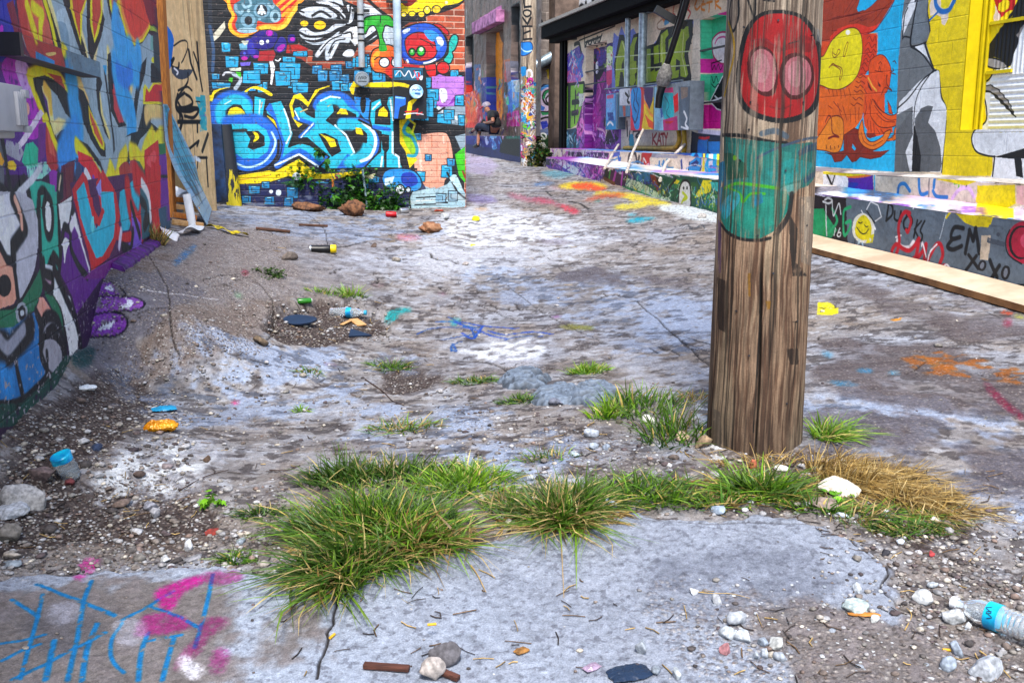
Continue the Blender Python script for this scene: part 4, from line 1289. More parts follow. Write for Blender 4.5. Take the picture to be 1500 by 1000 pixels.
# ---- ledges as painted sheets
def front(pl, zf, x0, x1, zlo, nx, nz, base='e'):
    us = np.array([pl.u_at(x) for x in lsp(x0, x1, nx)]); us = np.r_[lsp(.5, us[0], 20)[:-1], us]
    return vwall(pl, us, lsp(zlo, 1.43, nz), base)
BF = front(PB2, zl, 1570, 800, .25, 1150, 330, '#66707c'); UF = front(PU2, zu, 1570, 806, .85, 1100, 160, '#ddccb6')
def topc(pa, pb, zf, us, z0, nw, base):
    w = lsp(0, pa.d - pb.d, nw); O = pb.pos(0., z0); A = np.array([pb.t[0], pb.t[1], 0]); B = np.array([pb.n[0], pb.n[1], 0]); return Canvas(O, A, B, us, w, base)
BT = topc(PU2, PB2, zl, BF.us, 1.12, 60, '#cfc8c8'); UT = topc(PR, PU2, zu, UF.us, 1.26, 60, '#8a8288')
LFR = r'''
@ 1190 220 3.846
P #667482 150,270 1192,370 1400,420 1400,980 250,700 170,560
P #241a20 -400,120 190,265 200,560 -400,560
P #18a064 -400,330 60,330 90,380 140,450 100,500 50,500 -400,560
C #18a85c w6 60,340 70,420 60,500
C #20b070 w5 110,330 140,400 90,470
C #20b070 w5 215,320 180,340 175,400 180,480 210,440 215,400 190,410
C #e8ecec w3 70,280 90,270 110,285 90,300 60,290
C #e8ecec w2.6 75,310 80,480
C #e8ecec w2.4 110,290 120,370 150,300 160,360
L #e8ecec w2 130,440 122,480
C #e8ecec w2 155,440 140,480 155,485 160,465 145,465
B #f0f0e0 225,440 240,380 290,355 340,400 350,460 330,515 270,520 235,490
B #f0e000 240,440 255,390 290,365 325,400 335,450 320,500 275,505 245,480
P #e8e000 320,480 350,470 340,520 300,525 f.3
C k w1.6 258,405 268,412 280,405
C k w1.6 292,420 303,432 315,428
C k w1.8 250,435 275,468 300,468 316,445
L k w2.4 305,340 352,408
L #f0f4f8 w2 305,335 330,290 370,310 390,375 355,400
L #f0f4f8 w2 275,340 285,360
L #f0f4f8 w3 345,420 355,445
L #cfe8f4 w5 262,510 255,560
L #bcdcf0 w4 280,525 285,555
L k w1.8 242,500 236,530
L k w1.8 262,530 240,565
// lettering
L k w4.2 430,300 418,390
C k w4.2 430,298 452,320 448,365 415,398
C k w4 465,345 462,385 485,395 500,345
L k w4 500,345 500,400
C k w4.4 540,365 515,400 520,440 545,440 562,400 545,365 530,370
L k w4 590,395 572,490
L k w3.6 612,400 575,445 595,490
C k w4 632,400 608,450 620,480 610,510 590,500
C #f4f4f4 w3 470,490 500,480
C #f4ecf0 w8 480,510 500,545 545,550 570,520
C #c8142a w7 548,355 520,350 495,390 485,440 490,520 470,590 450,600 450,560 475,530 510,555 545,565 575,540 600,500 585,590 570,610
C #c8142a w6 540,360 555,400 540,460 530,450
C #c8142a w7 600,500 590,600 620,570 640,530 630,620 650,620 690,540 720,530 735,590 715,650 730,660
C #c8142a w6 730,655 750,650 765,680 780,670 795,695
C #f4ecf0 w3 615,540 620,520 630,560 640,600
C #f4ecf0 w3 650,625 665,570 700,530
C #f4ecf0 w3 745,650 760,645 775,665
L #dfe8f0 w2.6 575,300 568,330
L #c8d4e0 w1.4 755,360 715,500
P #f0d800 775,310 1020,370 1005,420 990,435 910,430 860,410 800,350
L #f0d800 w4 780,345 755,380
C k w7 850,440 800,435 780,480 790,500 830,490
C k w7 790,500 760,540 790,560 840,540
L k w7 885,450 862,580
L k w7 885,450 905,510
L k w7 905,510 920,440
L k w7 918,440 940,580
P #d8c4ac 950,480 1005,480 990,620 945,615
P #4a5462 985,490 1090,520 1080,545 980,520 f.3
L k w6 880,590 935,665
L k w6 925,595 865,675
E #14181e 958,650 24,32 15,0
E #7a8290 958,650 11,19 15,0
L k w7 1000,620 1040,715
L k w7 1055,650 1010,720
E #14181e 1090,690 26,42 10,0
E #7a8290 1090,690 11,26 10,0
E #b81c3c 1192,520 100,120 0,0
E #14181e 1175,520 70,95
E #b81c3c 1180,520 60,85
E #d84a68 1200,510 30,40
C k w2.4 1110,450 1090,500 1095,570 1130,610 1180,640
C k w4 1192,760 1150,765 1145,800 1192,820
E #4a5260 1045,475 10,12
C #5a6674 w3 1000,425 1060,430 1070,445
// ledge tops and upper riser
P #d8d4e8 -400,100 60,235 300,230 600,260 860,290 700,310 500,290 300,270 60,262 -400,150
P #e2d2bc 350,140 700,150 860,190 1192,180 1400,170 1400,420 860,320 650,260 350,235
P #eceef4 60,130 200,130 200,230 60,235
L k w4 80,130 110,200
L k w3 130,130 108,200
P #5a1a98 200,150 340,140 345,225 200,225
P #1a30a0 200,180 260,185 260,225 200,225 f.2
B #e8721c 190,150 230,130 330,140 300,152 230,158
L #3ab4d8 w3 350,140 350,230
C #2a80c8 w6 480,250 490,200 520,190 550,230
C #2a80c8 w6 600,165 605,230 620,250 650,240
C #2a80c8 w6 690,160 685,210
C #2a80c8 w6 680,230 700,260 760,265
C #6ac040 w3 800,190 825,190 820,220
L #8a8480 w3 660,155 655,260
P #f0e0f0 640,130 760,130 760,150 650,155 f.4
C #e8c0e8 w7 790,270 830,220 880,215 910,260
P #f0dc00 930,200 1140,195 1145,300 1020,375 920,290 930,240
C k w2 865,205 885,180 960,165 1010,150
P #e8b8c8 1150,200 1192,200 1192,310 1150,300
C #f4f4fa w2.6 100,215 180,250
C #f4f4fa w3 170,235 260,255
L #f0f0fa w3 380,240 440,265
L #2a80d0 w3 450,270 520,265
L #f4f4fa w3 480,262 580,280
L #2a80d0 w2 600,280 700,285
L #f4f4fa w3 560,265 680,300
L #7a3ab0 w3 60,250 180,262
L #5a2030 w1.6 300,255 330,240
L #5a2030 w1.6 330,265 400,245
P #f4f4f4 1060,330 1192,310 1192,390 1100,385 1040,370
L k w1.6 1060,365 1140,330
L k w1.6 1100,370 1192,335
P #f0dc00 60,95 200,105 300,125 300,140 200,148 60,135
P #6a6468 340,110 720,122 700,160 360,145
P #f0f0f4 540,120 560,122 540,150 520,150
P k 560,125 610,128 580,155 530,150
P #f0dc00 740,125 1020,145 860,200 700,165
P #f0f0f4 900,170 1040,140 1192,160 1192,185 1060,190 960,185
P k 1060,160 1192,155 1192,165 1020,190
P k 1120,185 1192,170 1192,195 1150,195
P #6a3a30 340,118 420,110 520,108 480,120 380,135
'''
GFR = r'''
@ 780 220 5
P #0f5040 520,130 700,150 1100,150 1400,210 1400,480 1050,400 700,280 640,260
P #12306a 700,160 900,180 900,260 760,240 700,200 f.2
P #1c70a0 740,170 860,170 860,230 760,230 f.3
P #3aa060 640,240 760,260 900,330 1000,370 1000,400 800,330 660,270 f.45
P #c8e0c0 680,200 800,240 900,300 1010,360 1000,400 860,330 680,260 f.6
P #7a2a20 860,180 900,180 930,300 920,310 880,240
P #30200a 900,190 950,200 930,300
P #2a8040 1000,250 1040,210 1090,210 1110,260 1040,290
P #d8c820 1020,240 1050,215 1080,225 1060,250 f.2
C k w3 960,330 1010,260 1050,210
B #f0f2f0 1075,410 1075,300 1095,235 1125,222 1150,250 1158,340 1150,420 k2.6
E k 1107,278 6,13
E k 1131,278 6,13
C #c8d820 w3 1100,310 1120,330 1132,350 1108,365 1120,340
C #c8d820 w3 1105,360 1095,385
P #2a6030 1160,240 1200,230 1230,330 1170,400 f.3
P #e8d820 1180,350 1230,270 1250,220 1310,220 1310,300 1230,340 f.25
P #38b8b0 1300,230 1400,240 1400,320 1320,290 f.3
P #1a7a40 1280,320 1380,330 1380,460 1250,410 f.3
L #d8e8d8 w1.4 1330,280 1320,370
L #d8e8d8 w1.4 1360,290 1355,400
P #3a0f48 500,130 700,150 690,200 680,265 580,250 500,200
P #1a0f20 520,140 560,140 560,230 520,215
L #38a038 w3 570,150 560,210
L #b048b8 w4 610,160 590,240
L #b048b8 w4 660,170 650,250
L #6a3a18 w3 510,200 600,245
P #6a38b8 90,60 200,60 320,80 520,100 540,130 500,220 380,215 300,190 180,170 90,110
P #3a50c8 180,90 330,90 400,160 380,200 250,170 f.4
P #e8d8f8 110,60 240,80 300,130 260,150 200,110 f.45
P #c090f0 330,100 440,120 460,180 400,200 f.45
P #d8e8ff 200,110 300,110 380,180 330,190 f.55
P #1a1a40 90,70 160,60 170,120 100,110 f.3
P #8a1a98 430,110 530,100 520,170 470,215 400,205
C #d060e0 w3 420,205 480,170 500,110
P #b048a8 250,0 320,0 560,20 560,60 540,110 430,95 330,70 200,60 240,20
P #2a0f48 260,10 560,20 550,60 400,60 260,40
P #d0b0e8 240,0 520,10 600,0 560,14 400,18 240,8
P #d8a8e0 110,55 330,72 540,90 530,98 330,80 110,62
P #e8e0f0 360,0 400,0 400,40 420,70 370,60 f.3
P #e8d8c8 590,0 760,-10 860,0 900,40 1060,60 1400,60 1400,210 900,130 560,110
P #5868c8 590,20 640,10 640,40 560,60
L #1a5ac0 w4 630,60 640,80
L #1a5ac0 w3 645,60 640,70
C #3a2a30 w4 700,100 710,40 750,20 770,100 780,50
P #c01c1c 790,110 800,20 900,10 860,60 860,110
C #f0e0e0 w2 810,90 815,60 830,90
P #9a98a8 880,20 940,30 920,60 870,50
P #a8a4b4 900,30 1060,40 1060,60 900,55
L #2a7ac0 w4 930,90 930,120
L #2a7ac0 w5 960,90 960,120
L #1c90c0 w5 985,80 980,120
L #1a3a8a w4 1090,80 1095,130
P #1a90d8 1150,90 1200,50 1240,60 1240,130 1220,180 1140,170
P #0f2a70 1160,100 1200,70 1220,90 1200,120 1165,120
P #18b0e0 1280,60 1400,60 1400,200 1270,180 1260,120
P #e8d820 1250,60 1262,60 1262,170 1240,175
P #d8e020 1350,60 1400,60 1400,200 1340,190
P #e8e8f0 1290,80 1320,75 1320,130 1290,130
P #c02030 1300,110 1315,110 1315,130 1300,130
L k w2 1150,90 1140,170 1220,180 1240,120
P #a090d0 700,130 860,110 880,130 720,150
P #a878c8 1000,150 1120,140 1100,160 1010,165
P #f0ece8 560,110 900,130 1400,210 1400,222 900,165 560,130 f.3
P #38a0c8 1040,170 1150,175 1150,190 1060,185
P #e8d0e8 640,100 740,110 700,125 600,120 f.3
'''
BT.col[:] = hexc('#d8d0d8'); 
for cv in (BT, UT, UF): cv.pu = lambda h: h * 1.1
paint([BF, BT, UT, UF], LFR); 
_b2, _u2 = PB2.u_at(1131), PU2.u_at(1131)
mask = [(BF, BF.MU > _b2), (BT, BT.MU > _b2), (UT, UT.MU > _u2), (UF, UF.MU > _u2)]
for cv, mk in mask:
    cv.col[mk] = hexc('#d8c8b8'); cv.clip = mk.astype(float)
def rnd(x0, x1, y0, y1, n, cols, w, L, ang, seed, kinds='C', sk=0.):
    r = np.random.default_rng(seed); t = '@ 0 0 1\n'
    for _ in range(n):
        u_ = r.random(); x = x0 + (x1 - x0) * u_; y = r.uniform(y0, y1) + sk * u_; a_ = math.radians(ang + r.normal(0, 18)); l = L * r.uniform(.4, 1.5); c_ = cols[r.integers(len(cols))]; q = [(x + l * k * math.cos(a_) + r.normal(0, l * .12), y + l * k * math.sin(a_) + r.normal(0, l * .12)) for k in (0, .5, 1)]
        t += f"{kinds[r.integers(len(kinds))]} {c_} w{w * r.uniform(.5, 1.6):.1f} a{r.uniform(.6, 1):.2f} f.1 " + ' '.join(f'{p_:.1f},{s_:.1f}' for p_, s_ in q) + '\n'
    return t
paint([BF, BT, UT, UF], GFR)
GF2 = rnd(806, 886, 232, 262, 170, ['#e8e0f8', '#b070e0', '#5a2ab0', '#8a3ac8', '#f4f4ff', '#2a2a60', '#d060d8'], 1.3, 9, 95, 1) + rnd(806, 890, 218, 234, 90, ['#c080d8', '#e8d0f0', '#4a1060', '#8a2a98'], 1.2, 7, 95, 2)
GF2 += rnd(915, 1056, 252, 272, 260, ['#d0e8d8', '#1c7a4a', '#0f4a60', '#2a5ac0', '#e8e040', '#0a3020', '#60c0a0'], 1.1, 8, 95, 3, sk=30) + rnd(880, 1056, 232, 250, 60, ['#e8e8f0', '#a878c8', '#3a8ad0', '#d0c0b0'], 1.6, 14, 8, 4, sk=14)
paint([BF, BT, UT, UF], GF2.replace('f.1', 'f.2')); gi = GFR.index('B #f0f2f0'); paint([BF], '@ 780 220 5\n' + '\n'.join(GFR[gi:].split('\n')[:5]))
for cv in (BT, UT): cv.clip = None
paint([BT], rnd(1206, 1500, 280, 290, 300, ['#f4f4fa', '#2a80d0', '#7a3ab0', '#c8b8a8', '#3a3038', '#e8e0f0'], 1.5, 16, -18, 21, sk=28)); paint([UT], rnd(1206, 1500, 248, 256, 120, ['#c8c0b8', '#5a5458', '#e8e0d8', '#8a8280'], 1.5, 14, -10, 22, sk=8))
paint([UF], rnd(1206, 1500, 258, 284, 90, ['#e8d8c4', '#2a80c8', '#d8c8b8', '#c8b8d8'], 1.2, 7, 90, 23, sk=12)); paint([BF], rnd(1206, 1500, 300, 370, 260, ['#5a6672', '#76828e', '#4c5864', '#8a96a0'], 1.5, 12, 10, 24, sk=50).replace(' a0', ' a.3 a0')) if False else None
paint([GW], rnd(845, 905, 120, 225, 200, ['#b040b0', '#5a1070', '#e0a0e0', '#3a0a50', '#8a1a88', '#1a0a28', '#d8d0f0'], 1.5, 8, 95, 5, 'CCB') + rnd(824, 850, 75, 115, 50, ['#d02a60', '#3a8ae0', '#e890d0', '#5a3ac0', '#f0f0f8'], 1.3, 9, 95, 6) + rnd(860, 900, 62, 100, 40, ['#f0f0d8', '#c83050', '#7ab030', '#3a2080'], 1.2, 7, 80, 7) + rnd(822, 850, 190, 222, 50, ['#1a6a90', '#0c1c30', '#3a9ac0', '#c8e0f0'], 1.4, 9, 95, 8))
for cv in (BF, BT, UT, UF): grime(cv, .2, 131, 5.); cv.disp += (fbm(cv.MU * 6, cv.MV * 6, 4, 9) - .5) * .012; cv.clip = None
le = empty('stepped_ledge', tuple(PB2.pos(9., .8)), 'two tier painted concrete ledge along the right side reading EM XOXO in black', 'ledge')
def warp(cv, name, vertical, zf, parent=le):
    P = cv.O + cv.MU[..., None] * cv.A + cv.MV[..., None] * cv.B + cv.disp[..., None] * cv.N
    if vertical: P[..., 2] = np.minimum(P[..., 2], zf(cv.MU) + cv.disp)
    else: P[..., 2] = zf(cv.MU) + cv.disp * np.minimum(1, cv.MV * 20)
    return sheet(name, P, lin(cv.col), cv.cov, cv.aux, PM2, parent)
BF.disp *= ss(1.5, .8, BF.MV); warp(BF, 'lower_riser', True, zl); warp(BT, 'lower_step', False, zl); warp(UF, 'upper_riser', True, zu); warp(UT, 'upper_step', False, zu)

R1 = (GW.MU > u1a) & (GW.MU < u1b) & (GW.MV < z1); R2 = (GW.MU > u2a) & (GW.MU < u2b) & (GW.MV < z2) & (GW.MV > z2b)
GW.disp[R1 | R2] -= .14
GW.build('painted_front', PM2, ga)
# ================================================================ ground sheet
def wD(D): return np.where(D > 2, D, 1.2 + .8 * np.exp((np.minimum(D, 2) - 2) / 1.0) * 1.0)
class Ground(Canvas):
    def __init__(s, us, vs, base):
        s.us, s.vs = us, vs; U, V = np.meshgrid(us, vs); s.MU = U * wD(V); s.MV = V; s.clip = None; s.init(base)
    def hit(s, xy):
        xy = np.atleast_2d(xy).astype(float); P = gpt(xy[:, 0], xy[:, 1]); return np.stack([P[:, 0] / wD(P[:, 1]), P[:, 1]], 1), P[:, :2]
    def mpp(s, xy):
        x, y = np.mean(np.atleast_2d(xy), 0); P = gpt(x, y); return float(np.linalg.norm(P - [0, 0, CAMZ])) / F * 1.3
    def pu(s, h): return h * .45
_rows = []
D = 2.35
while D < 26: _rows.append(D); D += max(.0035, D * D / (F * 1.35) * .85)
vs = np.r_[lsp(-6, 2.34, 40), _rows, np.geomspace(26.3, 180, 50)]
us = np.r_[-np.geomspace(30, .63, 40), lsp(-.6, .6, 1150), np.geomspace(.63, 30, 40)]
GR = Ground(us, vs, '#8f8a88')
X, Y = GR.MU, GR.MV
# photo coordinates of every ground vertex, only used to lay out which patch of the real ground is which
n1 = fbm(X * 1.1, Y * 1.1, 5, 200); n2 = fbm(X * 4.2, Y * 3.1, 5, 210); n3 = fbm(X * 16, Y * 16, 4, 220); n4 = fbm(X * 55, Y * 55, 3, 230); n5 = fbm(X * .5 + 4, Y * .5, 3, 240)
def mixc(m, c): GR.col = GR.col * (1 - m[..., None]) + (hexc(c) if isinstance(c, str) else c) * m[..., None]
GR.col[:] = hexc('#a19a95')
mixc(ss(.42, .6, n1) * .7, '#a2a4ac'); mixc(ss(.47, .62, n2) * .5, '#8e8178'); mixc(ss(.54, .68, n3) * .3, '#b8bac0'); mixc(ss(.56, .68, fbm(X * 2.2, Y * 5, 5, 260)) * .45, '#77716f'); mixc(ss(.52, .66, fbm(X * .9 + 3, Y * 1.1, 5, 264)) * .4, '#9c8874')
mixc(ss(.62, .68, fbm(X * 9, Y * 20, 4, 262)) * .5, '#4e484a'); mixc(ss(.66, .72, fbm(X * 11, Y * 24, 4, 263)) * .5, '#d0d2d6')
pe_ = fbm(X * 5, Y * 8, 6, 270); mixc(ss(.6, .62, pe_) * .3, '#756c66'); mixc(ss(.4, .38, pe_) * .25, '#bcbec4'); pf_ = fbm(X * 14, Y * 20, 5, 271); mixc(ss(.6, .62, pf_) * .6, '#4c4646')
class Area:                                   # soft regions of the ground traced from the photo
    def __init__(s): s.m = np.zeros(X.shape)
    def blob(s, pts, soft=.12, amt=1.):
        P = gpt(*np.array(pts, float).T); poly = catmull(P[:, :2], True, 5)
        j0, j1 = np.searchsorted(GR.vs, poly[:, 1].min() - soft * 2), np.searchsorted(GR.vs, poly[:, 1].max() + soft * 2)
        x0, x1 = (poly[:, 0].min() - soft * 2) / max(wD(poly[:, 1].min()), .1), (poly[:, 0].max() + soft * 2) / wD(poly[:, 1].min())
        i0, i1 = np.searchsorted(GR.us, min(x0, (poly[:, 0].min() - soft * 2) / wD(poly[:, 1].max()))), np.searchsorted(GR.us, max(x1, (poly[:, 0].max() + soft * 2) / wD(poly[:, 1].max())))
        sl = (slice(j0, j1), slice(i0, i1)); XX, YY = X[sl], Y[sl]; d = np.full(XX.shape, 1e9); ins = np.zeros(XX.shape, bool); q = np.roll(poly, -1, 0)
        for a, b in zip(poly, q):
            e = b - a; t = np.clip(((XX - a[0]) * e[0] + (YY - a[1]) * e[1]) / (e @ e + 1e-12), 0, 1)
            d = np.minimum(d, np.hypot(XX - a[0] - t * e[0], YY - a[1] - t * e[1]))
            if a[1] != b[1]: ins ^= ((a[1] <= YY) != (b[1] <= YY)) & (XX < a[0] + (YY - a[1]) / (b[1] - a[1]) * e[0])
        sd = np.where(ins, d, -d) + (n2[sl] - .5) * soft * 2.4 + (n3[sl] - .5) * soft * 1.6
        s.m[sl] = np.maximum(s.m[sl], ss(-soft * .5, soft * .5, sd) * amt); return s
def area(*bl, soft=.12, amt=1.):
    a = Area()
    for b in bl: a.blob(b, soft, amt)
    return a.m
# brown exposed aggregate of the raised apron, left
grav = area([(140, 560), (215, 470), (210, 430), (150, 420), (260, 350), (420, 330), (430, 400), (400, 450), (385, 500), (320, 525), (230, 560)], soft=.10)
mixc(grav * .75, '#8c7b70'); mixc(grav * ss(.55, .7, fbm(X * 12, Y * 6, 4, 300)) * .7, '#a49a94')
topc_ = area([(215, 390), (330, 330), (560, 330), (560, 400), (450, 425), (330, 450), (230, 430)], soft=.12); mixc(topc_ * .5, '#9a979a')
smooth = area([(120, 480), (205, 395), (260, 400), (300, 430), (235, 470), (200, 500), (205, 545), (120, 545)], soft=.04); mixc(smooth * .85, '#7e7a80')
GR.disp -= .004 * grav
# dirt
dirt = area([(0, 655), (90, 575), (190, 555), (240, 590), (170, 640), (130, 690), (60, 760), (0, 800), (-80, 760)], [(-60, 700), (60, 700), (220, 700), (300, 740), (280, 800), (120, 790), (-60, 830)],
            [(395, 460), (470, 440), (560, 455), (570, 475), (480, 500), (400, 490)], [(1195, 660), (1300, 670), (1400, 720), (1440, 780), (1330, 790), (1200, 740), (1050, 690)], [(560, 520), (640, 560), (560, 575)], soft=.09)
mixc(dirt * .85, '#4a3e3a'); mixc(dirt * ss(.5, .62, n4) * .5, '#7a706c'); GR.disp -= .02 * dirt
tan = area([(840, 590), (900, 540), (1000, 560), (1055, 600), (1050, 660), (900, 640)], [(1040, 655), (1200, 665), (1240, 720), (1100, 730), (1000, 700)], [(0, 810), (200, 790), (330, 800), (200, 830), (0, 850)], soft=.12)
mixc(tan * .5, '#8c7f74')
# pale worn concrete, painted-in light glare and old white paint
pale = area([(600, 355), (700, 300), (830, 320), (870, 350), (820, 385), (660, 390)], [(500, 380), (700, 360), (760, 400), (600, 420)], [(680, 505), (720, 495), (800, 500), (790, 530), (700, 530)],
            [(300, 520), (400, 500), (520, 520), (500, 560), (380, 590), (280, 560)], [(130, 690), (230, 650), (330, 660), (250, 720), (150, 735)], [(860, 430), (960, 420), (1050, 480), (940, 470)],
            [(1210, 570), (1400, 600), (1500, 625), (1500, 650), (1350, 620), (1210, 610)], [(900, 520), (1050, 540), (1045, 600), (960, 580)], [(1220, 380), (1500, 470), (1500, 490), (1300, 430)], [(560, 620), (700, 650), (820, 700), (640, 660)],
            [(400, 560), (640, 600), (740, 640), (600, 640), (420, 610)], [(1290, 690), (1500, 760), (1500, 830), (1440, 790)], soft=.2)
mixc(pale * ss(.34, .56, n2 * .5 + n3 * .5) * .6, '#c9ccd4')
glare = area([(560, 345), (700, 305), (800, 310), (880, 340), (860, 385), (740, 400), (600, 380)], [(690, 230), (760, 240), (760, 300), (690, 310)], soft=.45); mixc(glare * ss(.28, .6, n2 * .5 + n3 * .5) * .34, '#e8e8e8')  # bright light glare in mid alley, painted into the ground colour
blu = area([(200, 585), (250, 530), (400, 500), (560, 520), (560, 560), (420, 600), (280, 620)], [(560, 600), (760, 600), (840, 660), (700, 700), (600, 660)], [(700, 400), (900, 400), (1040, 450), (1000, 520), (860, 470), (740, 440)], [(1210, 590), (1500, 620), (1500, 780), (1380, 730), (1220, 640)], [(300, 300), (560, 315), (640, 345), (420, 345)], soft=.25)
mixc(blu * ss(.42, .56, n2 * .6 + n3 * .4) * .62, '#a6b4cc'); mixc(blu * ss(.6, .66, fbm(X * 8, Y * 14, 5, 288)) * .6, '#5c6270')
wp = area([(135, 700), (190, 670), (260, 660), (300, 680), (230, 720), (150, 730)], [(1050, 690), (1040, 640), (1000, 600), (1050, 590)], [(690, 510), (780, 500), (790, 520), (700, 525)], [(660, 320), (760, 315), (820, 345), (680, 360)], soft=.08)
mixc(wp * ss(.44, .56, n3) * .85, '#e4e4e2')
dark = area([(1210, 610), (1500, 640), (1500, 720), (1350, 700), (1210, 640)], [(1210, 500), (1330, 500), (1500, 560), (1500, 610), (1330, 590), (1210, 560)], [(1260, 410), (1420, 440), (1500, 480), (1500, 510), (1330, 470)], [(770, 400), (900, 395), (1000, 420), (860, 415)], soft=.16)
mixc(dark * ss(.3, .6, n2) * .7, '#655b5c'); rust = area([(1330, 520), (1400, 520), (1500, 545), (1500, 560), (1400, 550), (1360, 545)], soft=.06); mixc(rust * ss(.45, .6, n3) * .8, '#a8662c')
# lower slab: blue grey trowelled concrete right, brown left
slabm = area([(-200, 900), (0, 850), (120, 840), (300, 830), (430, 850), (480, 860), (700, 800), (900, 755), (1000, 765), (1200, 770), (1290, 830), (1330, 900), (1340, 1080), (-200, 1080)], soft=.04)
mixc(slabm * .92, '#a9aeb8'); mixc(slabm * ss(.4, .65, n1 + (n2 - .5) * .3) * .55, '#bcc4d0'); mixc(slabm * ss(.5, .72, n2) * .3, '#8f929a'); mixc(slabm * ss(.62, .7, n4) * .4, '#62626a')
br = area([(-200, 880), (0, 870), (240, 840), (330, 870), (300, 1080), (-200, 1080)], [(380, 930), (470, 900), (480, 960), (400, 990)], [(1080, 900), (1330, 900), (1500, 880), (1600, 1080), (1050, 1080), (1140, 980)], soft=.12)
mixc(br * slabm * .7, '#7c6f66'); mixc(br * (1 - slabm) * .55, '#8a8078'); mixc(br * ss(.5, .65, n3) * .4, '#9a9090')
dk = area([(20, 905), (120, 870), (135, 930), (60, 960)], [(1000, 830), (1200, 820), (1200, 880), (1020, 900)], soft=.1); mixc(dk * ss(.35, .7, n2) * .32, '#5c5e6a')
rub = area([(-200, 740), (0, 700), (200, 720), (330, 740), (400, 800), (300, 835), (100, 845), (-200, 890)], [(1230, 740), (1330, 760), (1440, 800), (1520, 900), (1440, 850), (1300, 800)], [(640, 600), (840, 610), (960, 640), (960, 700), (820, 680), (700, 640)], [(1000, 880), (1200, 900), (1500, 880), (1560, 1040), (1050, 1040)], soft=.14)
GR.aux = np.clip(np.maximum.reduce([grav * .95, rub * .6, dirt * .9, (1 - slabm) * .3 * ss(.4, .6, n2)]), 0, 1)
